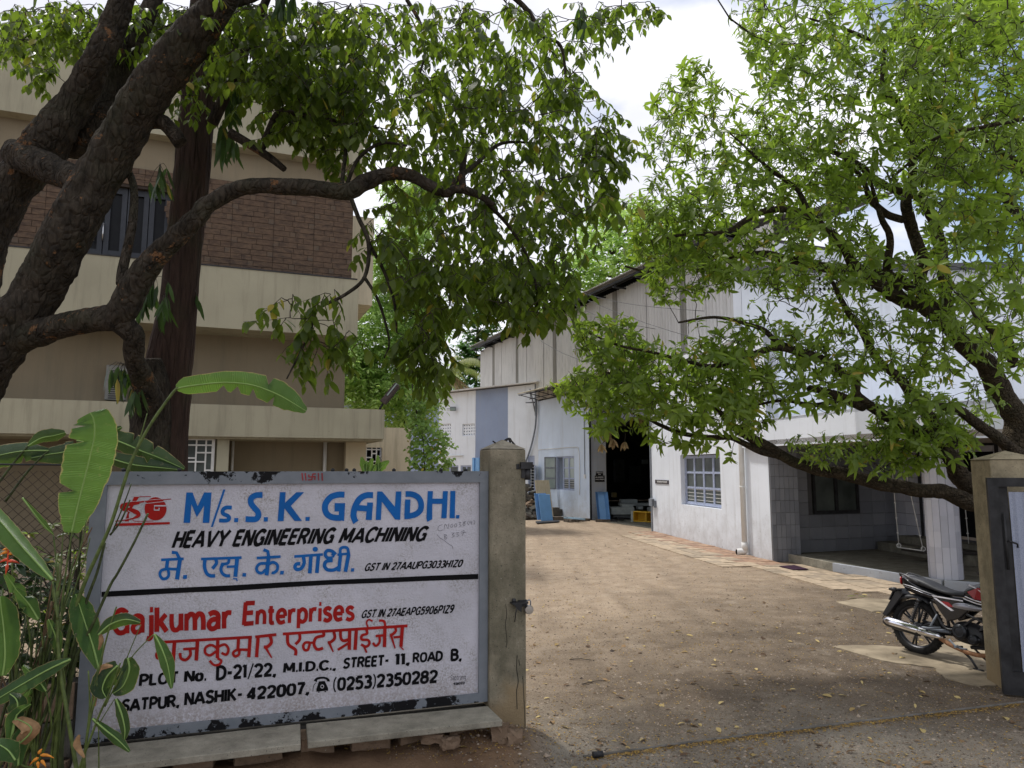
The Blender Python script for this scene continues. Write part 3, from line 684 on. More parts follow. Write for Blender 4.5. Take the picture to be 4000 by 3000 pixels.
# ================================================================== cream building on the left
cb = thing('cream_building', 'cream rendered three-storey building with a brown stone-clad upper floor behind the trees', 'building', BW.pt(3, 0, 0))
def bs(x, y=1600, n=0): return BW.px(x, y, n)[0]
SL = 12.0
e0 = bs(1503, 1598); mb = MB(); mb.wbox(BW, e0, SL, 2.75, 3.51, -.15, 0); mb.wbox(BW, e0, SL, 2.70, 2.82, -2.4, -.15); mb.wbox(BW, e0, e0 + .15, 2.82, 3.51, -2.4, -.151); mb.build('balcony_band', CREAM, cb)
mb = MB(); gN = -1.6
gp0, gp1 = bs(895, 1750, -.3), bs(848, 1750, -.3)
mb.wbox(BW, gp0, gp1, 0, 2.75, -1.6, -.3)                                     # pier
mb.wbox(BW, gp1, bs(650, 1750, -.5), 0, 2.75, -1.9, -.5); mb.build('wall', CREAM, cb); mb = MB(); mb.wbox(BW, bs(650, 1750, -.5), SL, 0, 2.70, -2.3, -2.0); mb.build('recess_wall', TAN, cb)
wg = (bs(848, 1750, -.5) + .05, bs(700, 1750, -.5), .9, BW.px(780, 1710, -.5)[1])
mb = MB(); mb.wbox(BW, wg[0], wg[1], wg[2], wg[3], -.498, -.48); fr = mb.build('pane', GLASS, cb)
mb = MB(); a, b, c, d = wg; t = .018; n0, n1 = -.44, -.415
mb.wbox(BW, a, b, d - .06, d, -.5, -.40); mb.wbox(BW, a, a + .07, c, d, -.5, -.401); mb.wbox(BW, b - .05, b, c, d, -.5, -.401)
for f in (.25, .52, .8): mb.wbox(BW, a + (b - a) * f - t, a + (b - a) * f + t, c, d - .06, n0, n1)
hh = d - .16
for f0, f1, dz in ((0, 1, .02), (0, .52, .2), (.25, .8, .42), (.52, 1, .33), (0, .25, .62), (.52, .8, .72), (.25, .52, .82), (0, 1, 1.02)): mb.wbox(BW, a + (b - a) * f0, a + (b - a) * f1, hh - dz - t, hh - dz + t, n0 + .003, n1 + .003)
mb.build('window_grille', WHITEMETAL, cb)
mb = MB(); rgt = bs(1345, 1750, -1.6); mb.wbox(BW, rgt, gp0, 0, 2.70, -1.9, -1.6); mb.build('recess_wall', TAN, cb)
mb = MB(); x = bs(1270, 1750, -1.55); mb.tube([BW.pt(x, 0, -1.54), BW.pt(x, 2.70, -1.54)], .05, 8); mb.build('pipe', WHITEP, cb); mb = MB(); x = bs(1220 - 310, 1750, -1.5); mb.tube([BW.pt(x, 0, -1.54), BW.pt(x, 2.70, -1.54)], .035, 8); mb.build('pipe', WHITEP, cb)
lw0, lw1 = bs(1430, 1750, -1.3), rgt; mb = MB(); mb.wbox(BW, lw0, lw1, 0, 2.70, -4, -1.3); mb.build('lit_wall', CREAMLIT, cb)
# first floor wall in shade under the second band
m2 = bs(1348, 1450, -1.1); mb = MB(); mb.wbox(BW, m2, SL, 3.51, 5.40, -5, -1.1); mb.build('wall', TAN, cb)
e1 = bs(1399, 1200); mb = MB(); mb.wbox(BW, e1, SL, 5.37, 6.88, -.15, 0); mb.wbox(BW, e1, SL, 5.37, 5.5, -1.3, -.15); mb.wbox(BW, e1, e1 + .15, 5.5, 6.88, -1.3, -.151); mb.build('balcony_band', CREAM, cb)
mb = MB(); mb.wbox(BW, e1 + .04, SL, 6.881, 6.91, -.16, .02); mb.build('coping_strip', DARKSTEEL, cb)
mb = MB(); mb.wbox(BW, m2 - .25, SL, 5.5, 6.95, -6, -1.3); mb.build('wall', CREAM, cb)
# stone clad wall
e2 = bs(1375, 1000, -.35); cN = -.35; top2 = BW.px(1100, 735, cN)[1]
dS = bs(660, 900, cN), bs(310, 900, cN)
mb = MB(); holed(mb, BW, e2, SL, 6.91, top2, cN - .3, cN, [(dS[0], dS[1], 6.90, top2 - .5)]); mb.build('cladding_backing', simple('dark_mortar', lin(.040, .030, .024), .95), cb)
def m_clad(i, c):
    m = M('brown_stone_' + str(i), .75, .25); m.col(m.mix(m.ramp(m.noise(6, 6, .7, (1, 1, 2.5)), .35, .62), c, lin(.125, .082, .052))); m.bump(m.noise(40, 4), .3, .006); return m.m
CL = [m_clad(i, lin(*c)) for i, c in enumerate([(.058, .038, .027), (.068, .043, .030), (.050, .034, .026), (.085, .068, .052)])]
rows = 16; rh = (top2 - 6.92) / rows; shapes = {}
def clad(wd, ht):
    k = (round(wd, 3), round(ht, 3))
    if k not in shapes: shapes[k] = [piece_mesh('cladding_stone', wd - .008, ht - .007, .02, m) for m in CL]
    return shapes[k]
for j in range(rows):
    s = e2 + (0, .21, .1, .33)[j % 4] * 0; i = 0
    s_ = e2 + .001; seq = [(.46, 1), (.14, 3), (.40, 2)] if j % 2 else [(.26, 1), (.50, 2), (.24, 1)]
    while s_ < 7.6:
        wd, t = seq[(i + j // 2) % 3]; i += 1
        if j % 4 == 1 and t == 2 and False: pass
        if not (dS[0] < s_ + wd / 2 < dS[1] and j < rows - 3) and s_ + wd < 7.8:
            n = 1
            if t == 3:
                o = bpy.data.objects.new('cladding_stone', clad(wd, rh)[3])
            else: o = bpy.data.objects.new('cladding_stone', random.choice(clad(wd, rh)[:3]))
            link(o, cb); place(o, BW, s_ + wd / 2, 6.92 + (j + .5) * rh, cN + random.uniform(-.006, .006), cb)
        s_ += wd
# sliding door
mb = MB(); mb.wbox(BW, dS[0], dS[1], 6.91, top2 - .5, cN - .25, cN - .2); pn = mb.build('door_glass', simple('unlit_dark_glass', lin(.010, .011, .013), .35, .12), cb)
mb = MB(); nn_ = 4; lw = (dS[1] - dS[0]) / nn_
for i in range(nn_):
    a = dS[0] + i * lw
    for q in ((a + .01, a + .12), (a + lw - .12, a + lw - .01)): mb.wbox(BW, q[0], q[1], 6.91, top2 - .5, cN - .2, cN - .12)
    mb.wbox(BW, a + .12, a + lw - .12, 6.91, 7.15, cN - .2, cN - .13); mb.wbox(BW, a + .12, a + lw - .12, top2 - .65, top2 - .5, cN - .2, cN - .13)
mb.build('door_leaf', simple('dark_slate_frame', lin(.03, .034, .042), .5), cb)
for xx in (365, 400):
    a, hh = BW.px(xx, 902, cN); mb = MB(); mb.tube([BW.pt(a, hh - .22, cN - .08), BW.pt(a, hh + .22, cN - .08)], .018, 8); mb.build('door_handle', simple('brushed_steel', lin(.5, .5, .5), .3, .5, 1), cb)
# roof band
e3 = bs(1431, 650); ft = BW.px(1431, 400)[1]; mb = MB(); mb.wbox(BW, e3, SL, 10.0, 11.9, -.15, 0); mb.wbox(BW, e3, SL, 10.0, 10.12, -1.0, -.15); mb.wbox(BW, e3, e3 + .15, 10.12, 11.9, -6, -.151); mb.build('roof_band', CREAM, cb)
mb = MB(); mb.wbox(BW, e2 + .02, SL, top2 + .005, 10.0, -1.2, cN - .02); mb.wbox(BW, e2, SL, 10.12, 10.3, -8, -.16); mb.build('soffit_beam', TAN, cb)
# further bay
b0, b1 = bs(1457, 1050, -2.5), bs(1384, 1050, -2.5); z0, z1 = BW.px(1440, 1192, -2.5)[1], BW.px(1440, 850, -2.5)[1]
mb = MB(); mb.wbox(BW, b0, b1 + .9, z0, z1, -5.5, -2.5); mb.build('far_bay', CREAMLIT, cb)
mb = MB(); mb.wbox(BW, m2 - .1, SL, 3.5, 10, -7, -5.2); mb.build('core_wall', CREAM, cb)
# split unit
a, h = BW.px(480, 1500, -1.05); mb = MB(); mb.wbox(BW, a - .10, a + .34, h - .42, h + .42, -1.09, -.8); ac = thing('air_conditioner', 'white outdoor air conditioner unit on the shaded first floor wall behind the trunks', 'air conditioner', BW.pt(a, h, -1))
bevel(mb.build('casing', simple('shaded_ac_casing', lin(.22, .22, .20), .7, .2), ac), .02); mb = MB()  # white casing greyed: the shade on that wall is put into its colour
for k in range(14): mb.wbox(BW, a - .05, a + .26, h - .38 + k * .05, h - .36 + k * .05, -.798, -.785)
mb.build('louvre', DARKSTEEL, ac)
# flood lamp on the parapet corner
p = BW.pt(bs(1503, 1598) + .1, 3.52, -.2); fl = thing('floodlight', 'rusty dark floodlight tilted up on the parapet corner of the cream building', 'floodlight', p)
mb = MB(); mb.tube([p, p + Vector((.1, 0, .18))], .03, 6); mb.build('bracket', DARKSTEEL, fl)
rt = Matrix.Rotation(R(-52), 3, 'Y'); mb = MB(); mb.box(p + Vector((.28, 0, .42)), (.62, .25, .16), 0, rt); bevel(mb.build('lamp_housing', simple('rust_brown_lamp', lin(.06, .045, .04), .7, .3, 0, .4, 12), fl), .02)
mb = MB(); mb.box(p + Vector((.34, -.0, .52)), (.40, .27, .03), 0, rt); mb.build('lens', FROST, fl)

# outhouse to the right
q = BW.pt(bs(1605, 1750, -3.2), 0, -3.2)
oh = thing('outhouse', 'small flat-topped yellowish cream outhouse with cracked wall and white window grille', 'outhouse', q)
o0, o1 = bs(1605, 1750, -3.2), bs(1420, 1750, -3.2); ohh = BW.px(1550, 1671, -3.2)[1]
ws0, ws1 = bs(1493, 1780, -3.2), bs(1430, 1780, -3.2); wh = BW.px(1460, 1748, -3.2)[1]
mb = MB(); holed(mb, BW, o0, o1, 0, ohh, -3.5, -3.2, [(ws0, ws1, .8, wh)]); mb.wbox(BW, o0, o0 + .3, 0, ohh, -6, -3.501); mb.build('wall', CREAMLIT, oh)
mb = MB(); mb.wbox(BW, ws0, ws1, .8, wh, -3.6, -3.55); mb.build('room_dark', BLACKHOLE, oh)
mb = MB(); n0, n1 = -3.3, -3.27; t = .018; a, b, c, d = ws0, ws1, .8, wh
for f in (0.02, .33, .62, .97): mb.wbox(BW, a + (b - a) * f - t, a + (b - a) * f + t, c, d, n0, n1)
for f0, f1, dz in ((0, 1, .06), (.33, .62, .18), (0, .33, .26), (.62, 1, .3), (.33, 1, .42), (0, .62, .52), (0, 1, .68), (.33, .62, .8), (0, 1, .95)): mb.wbox(BW, a + (b - a) * f0, a + (b - a) * f1, d - dz - t, d - dz + t, n0 + .003, n1 + .003)
mb.build('window_grille', WHITEMETAL, oh)

# ================================================================== painted notice wall
sg = thing('painted_sign_wall', 'white painted notice wall with blue, red and black hand lettering in a peeling grey frame', 'sign', SW.pt(1.3, .3, -.05))
s_in0, s_in1 = SW.px(1873, 2300)[0], SW.px(392, 2300)[0]
h_in0, h_in1 = SW.px(1863, 2710)[1], SW.px(1500, 1887)[1]
s_o1 = SW.px(330, 2300)[0]; h_o0, h_o1 = .315, SW.px(1500, 1841)[1]
def m_board():
    m = M('sign_white_paint', .62, .3)
    X, Y, Z = m.xyz()
    c = m.mix(m.ramp(m.noise(2.2, 6, .6), .3, .7), lin(.58, .57, .63), lin(.46, .455, .50))
    g = m.ramp(m.noise(3.0, 7, .75), .46, .64)
    gr = m.math('MULTIPLY', g, m.ramp(m.noise(85, 3, .7), .46, .62))
    c = m.mix(m.math('MULTIPLY', gr, .75), c, lin(.20, .18, .14))
    low = m.math('MULTIPLY', m.ramp(m.math('ADD', Z, m.math('MULTIPLY', m.noise(4, 4), .25)), .50, .72, (1, 1, 1, 1), (0, 0, 0, 1)), m.ramp(m.noise(60, 4, .7), .40, .56))
    c = m.mix(m.math('MULTIPLY', low, .6), c, lin(.24, .19, .15))
    cr = m.n('ShaderNodeTexVoronoi', feature='DISTANCE_TO_EDGE'); cr.inputs['Scale'].default_value = 2.1
    wv = m.mix(.22, m.pos, m.n('ShaderNodeTexNoise').outputs['Color']); m.l(wv, cr.inputs['Vector'])
    m.col(c); m.bump(m.math('ADD', m.noise(75, 6, .72), m.math('MULTIPLY', m.noise(7, 4), 1.2)), .75, .010); return m.m
BOARD = m_board()
def m_frame():
    m = M('peeling_grey_paint', .75, .15); Z = m.z()
    n1 = m.noise(7, 8, .72); n2 = m.noise(1.3, 3)
    e = m.math('ADD', m.math('MULTIPLY', m.math('ABSOLUTE', m.math('SUBTRACT', Z, 1.15)), .95), m.math('ADD', m.math('MULTIPLY', n1, .85), m.math('MULTIPLY', n2, .55)))
    k = m.ramp(e, .0, 1.0); k = m.ramp(m.math('SUBTRACT', e, .805), .715, .73)
    c = m.mix(m.ramp(m.noise(9, 4), .3, .7), lin(.15, .168, .19), lin(.195, .212, .235))
    c = m.mix(k, c, lin(.008, .008, .009)); m.col(c)
    m.bump(m.math('SUBTRACT', m.math('MULTIPLY', m.noise(40, 4), .3), k), .5, .006); return m.m
FRAMEM = m_frame()
mb = MB(); mb.wbox(SW, s_in0, s_in1, h_in0, h_in1, -.12, -.022); mb.build('board', BOARD, sg)
mb = MB(); mb.wbox(SW, .0, s_o1, h_in1, h_o1, -.14, 0); mb.build('frame_rail', FRAMEM, sg)
mb = MB(); mb.wbox(SW, .0, s_o1, h_o0, h_in0, -.14, 0); mb.build('frame_rail', FRAMEM, sg)
mb = MB(); mb.wbox(SW, .0, s_in0, h_in0, h_in1, -.14, -.001); mb.build('frame_stile', FRAMEM, sg)
mb = MB(); mb.wbox(SW, s_in1, s_o1, h_in0, h_in1, -.14, -.001); mb.build('frame_stile', FRAMEM, sg)
mb = MB()
for x in (1300, 1355, 1385, 1540, 1725, 1822, 700, 480):
    s, h = SW.px(x, 1840); p = SW.pt(s, h + .006, -.01 - random.random() * .02); mb.lathe([(0, -.012), (.013, -.006), (.015, .004), (.006, .013), (0, .014)], p, seg=7)
mb.build('paint_blob', simple('black_paint_blob', lin(.015, .015, .016), .5), sg)

PB = simple('sign_blue', lin(.006, .105, .36), .6, .15, 0, .12, 5, .3, 75, .006)
PR = simple('sign_red', lin(.31, .010, .008), .6, .15, 0, .2, 6, .3, 75, .006)
PK = simple('sign_black', lin(.006, .006, .007), .7, .08, 0, .25, 6, .3, 75, .006)
PENCIL = simple('sign_pencil', lin(.10, .10, .12), .8)
ZL = [0]
def sp(x, y, W=SW, n=-.0185):
    s, h = W.px(x, y, n); return s, h
def on(W, s, h, n): return W.pt(s, h, n)
def polys(name, plist, mat, W=SW, n=-.0195, parent=sg, k=(0, 0, 1)):
    """flat painted shapes; outlines given as photo pixels (origin, scale k)"""
    mb = MB(); i = 0
    for pl in plist:
        pts = [on(W, *sp(k[0] + k[2] * x, k[1] + k[2] * y, W, n), n + i * .00025) for x, y in pl]
        mb.add(pts, [tuple(range(len(pts)))]); i += 1
    me = mb.mesh(name, wloc(parent)); me.materials.append(mat)
    import bmesh
    bm = bmesh.new(); bm.from_mesh(me); bmesh.ops.triangulate(bm, faces=bm.faces, ngon_method='EAR_CLIP'); bm.to_mesh(me); bm.free()
    o = bpy.data.objects.new(name, me); link(o, parent); return o
def ribbon(pts, w, smooth=True, sub=5):
    """outline quads (pixel space) of a brush stroke"""
    P = [Vector((x, y, 0)) for x, y in pts]
    if smooth and len(P) > 2: P = catmull(P, sub)
    ws = w if hasattr(w, '__len__') else [w, w]; ws = interp(ws, len(P)); L, Rr = [], []
    for i, p in enumerate(P):
        t = (P[min(i + 1, len(P) - 1)] - P[max(i - 1, 0)]); t = t.normalized() if t.length > 0 else Vector((1, 0, 0)); nn = Vector((-t.y, t.x, 0)) * ws[i] / 2
        L.append(p + nn); Rr.append(p - nn)
    return [[(a.x, a.y), (b.x, b.y), (c.x, c.y), (d.x, d.y)] for a, b, c, d in zip(L[:-1], L[1:], Rr[1:], Rr[:-1])], L, Rr
def strokes(name, sl, mat, k, W=SW, n=-.0195, parent=sg):
    mb = MB(); i = 0
    for st in sl:
        if st[0] == 'P':
            pts = [on(W, *sp(k[0] + k[2] * x, k[1] + k[2] * y, W, n), n + i * .00025) for x, y in st[1]]; mb.add(pts, [tuple(range(len(pts)))])
        else:
            pts, w_ = st[0], st[1]; _, L, Rr = ribbon(pts, w_, (len(st) < 3))
            A = [on(W, *sp(k[0] + k[2] * p.x, k[1] + k[2] * p.y, W, n), n + i * .00025) for p in L]; B = [on(W, *sp(k[0] + k[2] * p.x, k[1] + k[2] * p.y, W, n), n + i * .00025) for p in Rr]
            m = len(A); mb.add(A + B, [(j, j + 1, m + j + 1, m + j) for j in range(m - 1)])
        i += 1
    me = mb.mesh(name, wloc(parent)); me.materials.append(mat)
    import bmesh
    bm = bmesh.new(); bm.from_mesh(me); ng = [f for f in bm.faces if len(f.verts) > 4]
    bmesh.ops.triangulate(bm, faces=ng, ngon_method='EAR_CLIP'); bm.to_mesh(me); bm.free()
    o = bpy.data.objects.new(name, me); link(o, parent); return o
def circ(cx, cy, rx, ry, n=28, a0=0, a1=2 * math.pi): return [(cx + rx * math.cos(a0 + (a1 - a0) * i / n), cy + ry * math.sin(a0 + (a1 - a0) * i / n)) for i in range(n + (0 if a1 - a0 > 6.28 else 1))]
# ---- a sign painter's stroke alphabet: (width, [(points, smooth)...]); cap height 1
def _gl():
    S, C = 0, 1
    g = {
    'A': (.78, [([(0, 0), (.38, 1)], S), ([(.40, 1), (.78, 0)], S), ([(.14, .32), (.64, .32)], S)]),
    'B': (.66, [([(.05, 0), (.05, 1)], S), ([(0, .95), (.4, .95), (.58, .76), (.4, .54), (.05, .54)], C), ([(.05, .54), (.45, .52), (.62, .28), (.42, .05), (0, .05)], C)]),
    'C': (.66, [([(.66, .80), (.5, .95), (.28, .95), (.07, .72), (.05, .34), (.22, .06), (.46, .05), (.66, .22)], C)]),
    'D': (.68, [([(.05, 0), (.05, 1)], S), ([(0, .95), (.36, .94), (.61, .72), (.61, .28), (.36, .06), (0, .05)], C)]),
    'E': (.54, [([(.05, 0), (.05, 1)], S), ([(.05, .95), (.54, .95)], S), ([(.05, .52), (.48, .52)], S), ([(.05, .05), (.54, .05)], S)]),
    'F': (.52, [([(.05, 0), (.05, 1)], S), ([(.05, .95), (.52, .95)], S), ([(.05, .5), (.45, .5)], S)]),
    'G': (.70, [([(.64, .82), (.46, .95), (.26, .94), (.07, .70), (.06, .32), (.24, .06), (.48, .05), (.64, .2)], C), ([(.64, 0), (.64, .48)], S), ([(.40, .46), (.69, .46)], S)]),
    'H': (.66, [([(.05, 0), (.05, 1)], S), ([(.61, 0), (.61, 1)], S), ([(.05, .52), (.61, .52)], S)]),
    'I': (.12, [([(.06, 0), (.06, 1)], S)]),
    'K': (.66, [([(.05, 0), (.05, 1)], S), ([(.06, .42), (.58, 1)], S), ([(.22, .56), (.62, 0)], S)]),
    'L': (.52, [([(.05, 0), (.05, 1)], S), ([(.05, .05), (.52, .05)], S)]),
    'M': (.84, [([(.05, 0), (.08, 1)], S), ([(.08, 1), (.42, .18)], S), ([(.42, .18), (.76, 1)], S), ([(.76, 1), (.79, 0)], S)]),
    'N': (.68, [([(.05, 0), (.05, 1)], S), ([(.07, 1), (.61, 0)], S), ([(.63, 0), (.63, 1)], S)]),
    'O': (.72, [([(.36, .95), (.14, .86), (.05, .5), (.14, .14), (.36, .05), (.58, .14), (.67, .5), (.58, .86), (.36, .95)], C)]),
    'P': (.62, [([(.05, 0), (.05, 1)], S), ([(0, .95), (.4, .95), (.58, .72), (.4, .46), (.05, .46)], C)]),
    'R': (.66, [([(.05, 0), (.05, 1)], S), ([(0, .95), (.4, .95), (.58, .74), (.4, .50), (.05, .50)], C), ([(.32, .5), (.62, 0)], S)]),
    'S': (.62, [([(.58, .84), (.42, .96), (.18, .92), (.07, .74), (.2, .57), (.46, .46), (.57, .27), (.44, .07), (.2, .04), (.02, .18)], C)]),
    'T': (.62, [([(0, .95), (.62, .95)], S), ([(.31, 0), (.31, .95)], S)]),
    'U': (.66, [([(.05, 1), (.05, .3), (.16, .07), (.33, .04), (.50, .07), (.61, .3), (.61, 1)], C)]),
    'V': (.72, [([(0, 1), (.36, 0)], S), ([(.36, 0), (.72, 1)], S)]),
    'W': (1.0, [([(0, 1), (.24, 0)], S), ([(.24, 0), (.5, .9)], S), ([(.5, .9), (.76, 0)], S), ([(.76, 0), (1, 1)], S)]),
    'Y': (.70, [([(0, 1), (.35, .46)], S), ([(.70, 1), (.33, .40)], S), ([(.35, .46), (.35, 0)], S)]),
    'Z': (.62, [([(0, .95), (.60, .95)], S), ([(.58, .95), (.04, .05)], S), ([(0, .05), (.62, .05)], S)]),
    '0': (.60, [([(.30, .95), (.10, .84), (.05, .5), (.10, .16), (.30, .05), (.50, .16), (.55, .5), (.50, .84), (.30, .95)], C)]),
    '1': (.26, [([(.0, .80), (.16, .96)], S), ([(.16, 0), (.16, 1)], S)]),
    '2': (.58, [([(.03, .76), (.14, .93), (.36, .95), (.52, .78), (.46, .52), (.22, .26), (.05, .07)], C), ([(.0, .05), (.58, .05)], S)]),
    '3': (.56, [([(.03, .88), (.28, .96), (.48, .80), (.42, .58), (.2, .52)], C), ([(.2, .52), (.46, .46), (.52, .22), (.34, .04), (.02, .10)], C)]),
    '4': (.62, [([(.44, 1), (.03, .30)], S), ([(.0, .27), (.62, .27)], S), ([(.44, 0), (.44, 1)], S)]),
    '5': (.56, [([(.08, .95), (.52, .95)], S), ([(.09, .95), (.07, .52)], S), ([(.07, .54), (.32, .60), (.52, .40), (.46, .12), (.24, .04), (.02, .12)], C)]),
    '6': (.58, [([(.46, .95), (.20, .80), (.06, .45), (.10, .14), (.30, .04), (.50, .16), (.50, .42), (.30, .54), (.09, .40)], C)]),
    '7': (.54, [([(0, .95), (.54, .95)], S), ([(.50, .95), (.30, .5), (.20, 0)], C)]),
    '8': (.58, [([(.29, .54), (.10, .64), (.10, .86), (.29, .96), (.48, .86), (.48, .64), (.29, .54), (.06, .42), (.07, .14), (.29, .04), (.51, .14), (.52, .42), (.29, .54)], C)]),
    '9': (.58, [([(.12, .05), (.38, .20), (.52, .55), (.48, .86), (.28, .96), (.08, .84), (.08, .58), (.28, .46), (.49, .60)], C)]),
    '.': (.12, [([(.0, .07), (.13, .07)], S)]), ',': (.14, [([(.08, .12), (.08, -.02), (.0, -.16)], C)]), '-': (.34, [([(0, .45), (.34, .45)], S)]), '/': (.36, [([(0, -.12), (.36, 1.08)], 2)]),
    '(': (.2, [([(.18, 1.1), (.03, .75), (.03, .25), (.18, -.12)], 3)]), ')': (.2, [([(.02, 1.1), (.17, .75), (.17, .25), (.02, -.12)], 3)]), ' ': (.26, []),
    'a': (.54, [([(.06, .62), (.26, .70), (.46, .60), (.47, .3), (.47, 0)], C), ([(.47, .42), (.2, .40), (.05, .22), (.14, .04), (.34, .06), (.47, .22)], C)]),
    'c': (.5, [([(.48, .58), (.28, .68), (.08, .52), (.07, .18), (.26, .03), (.48, .14)], C)]),
    'e': (.54, [([(.05, .36), (.49, .36)], S), ([(.49, .36), (.44, .62), (.26, .70), (.08, .56), (.05, .26), (.2, .04), (.48, .10)], C)]),
    'g': (.54, [([(.47, .40), (.38, .66), (.16, .66), (.05, .40), (.16, .1), (.38, .12), (.47, .36)], C), ([(.48, .7), (.47, -.1), (.3, -.28), (.06, -.2)], C)]),
    'i': (.12, [([(.06, 0), (.06, .68)], S), ([(.0, .90), (.13, .90)], S)]),
    'j': (.24, [([(.19, .70), (.19, -.12), (.10, -.26), (-.02, -.24)], C), ([(.12, .92), (.26, .92)], S)]),
    'k': (.52, [([(.05, 0), (.05, 1)], S), ([(.06, .28), (.46, .70)], S), ([(.2, .40), (.50, 0)], S)]),
    'm': (.86, [([(.05, 0), (.05, .70)], S), ([(.06, .46), (.2, .66), (.38, .62), (.43, .4), (.43, 0)], C), ([(.44, .46), (.58, .66), (.75, .62), (.81, .4), (.81, 0)], C)]),
    'n': (.52, [([(.05, 0), (.05, .70)], S), ([(.06, .46), (.2, .66), (.40, .62), (.47, .4), (.47, 0)], C)]),
    'o': (.54, [([(.27, .68), (.1, .6), (.05, .35), (.1, .1), (.27, .03), (.44, .1), (.49, .35), (.44, .6), (.27, .68)], C)]),
    'p': (.54, [([(.05, -.3), (.05, .70)], S), ([(.06, .5), (.24, .68), (.46, .54), (.46, .16), (.26, .02), (.06, .14)], C)]),
    'r': (.38, [([(.05, 0), (.05, .70)], S), ([(.06, .44), (.18, .64), (.38, .64)], C)]),
    's': (.46, [([(.42, .58), (.26, .68), (.08, .58), (.12, .42), (.36, .30), (.40, .12), (.22, .02), (.02, .10)], C)]),
    't': (.36, [([(.16, .92), (.16, .16), (.22, .04), (.36, .06)], C), ([(0, .66), (.34, .66)], S)]),
    'u': (.52, [([(.05, .70), (.05, .26), (.14, .05), (.32, .05), (.46, .22)], C), ([(.47, 0), (.47, .70)], S)]),
    }
    return g
GLYPH = _gl()
def stext(name, s, quad, mat, w=.25, slant=0.0, gap=.15, W=None, n=-.0195, parent=None, px=True, vjit=.012):
    """hand-lettered string fitted into a quad (TL, TR, BR, BL) of its own outline box"""
    W = W or SW; parent = parent or sg; rj = random.Random(hash(s) % 1000 if False else len(s) * 7 + ord(s[0])); x0 = 0; quads = []
    for ch in s:
        gw, st = GLYPH[ch]; dy = rj.uniform(-vjit, vjit)
        for i, (pts, sm) in enumerate(st):
            ww = w * (.45 if sm in (2, 3) else rj.uniform(.94, 1.06)); q, L, Rr = ribbon([(x0 + x, y + dy) for x, y in pts], ww, sm in (1, 3), 4)
            quads.append((i, [(p.x, p.y) for p in L], [(p.x, p.y) for p in Rr]))
        x0 += gw + gap
    al = np.array([p for q in quads for p in q[1] + q[2]]); lo, hi = al.min(0), al.max(0); Q = [Vector((x, y, 0)) for x, y in quad]; mb = MB()
    def mp(p, i):
        u = (p[0] - lo[0]) / (hi[0] - lo[0]); t = (p[1] - lo[1]) / (hi[1] - lo[1]); a = Q[3].lerp(Q[2], u); b = Q[0].lerp(Q[1], u); v = a.lerp(b, t)
        s_, h_ = (W.px(v.x, v.y, n) if px else (v.x, v.y)); return W.pt(s_, h_, n + i * .0003)
    for i, L, Rr in quads:
        A = [mp(p, i) for p in L]; B_ = [mp(p, i) for p in Rr]; m = len(A); mb.add(A + B_, [(j, j + 1, m + j + 1, m + j) for j in range(m - 1)])
    me = mb.mesh(name, wloc(parent)); me.materials.append(mat); o = bpy.data.objects.new(name, me); link(o, parent); return o
C1, C2, C3, C4 = (300, 1780, .4069), (1100, 1780, .4069), (300, 2280, .4219), (1100, 2280, .4219)
# firm's name in blue
strokes('lettering', [('P', [(1052, 353), (1112, 353), (1160, 485), (1222, 353), (1294, 353), (1272, 645), (1208, 645), (1222, 480), (1152, 590), (1100, 465), (1088, 645), (1024, 645)]),
    ('P', [(1406, 325), (1427, 325), (1306, 684), (1286, 684)]),
    ([(1488, 498), (1435, 498), (1402, 522), (1405, 556), (1450, 578), (1462, 602), (1438, 622), (1366, 622)], 38),
    ('P', [(1512, 598), (1551, 598), (1549, 638), (1510, 638)]),
    ([(1783, 377), (1720, 380), (1676, 408), (1672, 455), (1704, 500), (1738, 540), (1742, 580), (1712, 610), (1620, 608)], 56),
    ('P', [(1796, 590), (1835, 590), (1833, 632), (1794, 632)]),
    ('P', [(1950, 350), (2005, 350), (1999, 452), (2108, 350), (2182, 350), (2055, 482), (2162, 626), (2090, 626), (1994, 506), (1985, 628), (1928, 628)])], PB, C1)
strokes('lettering', [('P', [(230, 588), (270, 588), (268, 626), (228, 626)]),
    ([(604, 374), (545, 374), (475, 396), (428, 450), (416, 505), (436, 560), (490, 592), (570, 598)], 58),
    ('P', [(510, 455), (610, 455), (600, 628), (545, 618), (550, 535), (508, 535)]),
    ([(878, 379), (812, 380), (748, 416), (704, 495), (690, 570), (700, 612)], 58), ('P', [(662, 590), (722, 600), (740, 620), (688, 658)]),
    ('P', [(822, 448), (878, 450), (865, 618), (808, 616)]), ('P', [(730, 472), (824, 480), (820, 535), (716, 528)]),
    ('P', [(918, 343), (965, 343), (1088, 492), (1097, 343), (1150, 343), (1138, 615), (1090, 612), (962, 440), (953, 617), (903, 617)]),
    ([(1190, 368), (1250, 370), (1308, 398), (1338, 455), (1332, 520), (1290, 560), (1230, 578), (1178, 583)], 55), ('P', [(1185, 420), (1237, 420), (1230, 566), (1178, 566)]),
    ('P', [(1403, 340), (1453, 340), (1448, 412), (1545, 412), (1548, 340), (1596, 340), (1583, 600), (1532, 600), (1541, 462), (1446, 462), (1445, 610), (1398, 635), (1390, 600)]),
    ('P', [(1620, 338), (1668, 338), (1662, 600), (1612, 600)]), ('P', [(1675, 570), (1708, 570), (1704, 602), (1672, 602)])], PB, C2)
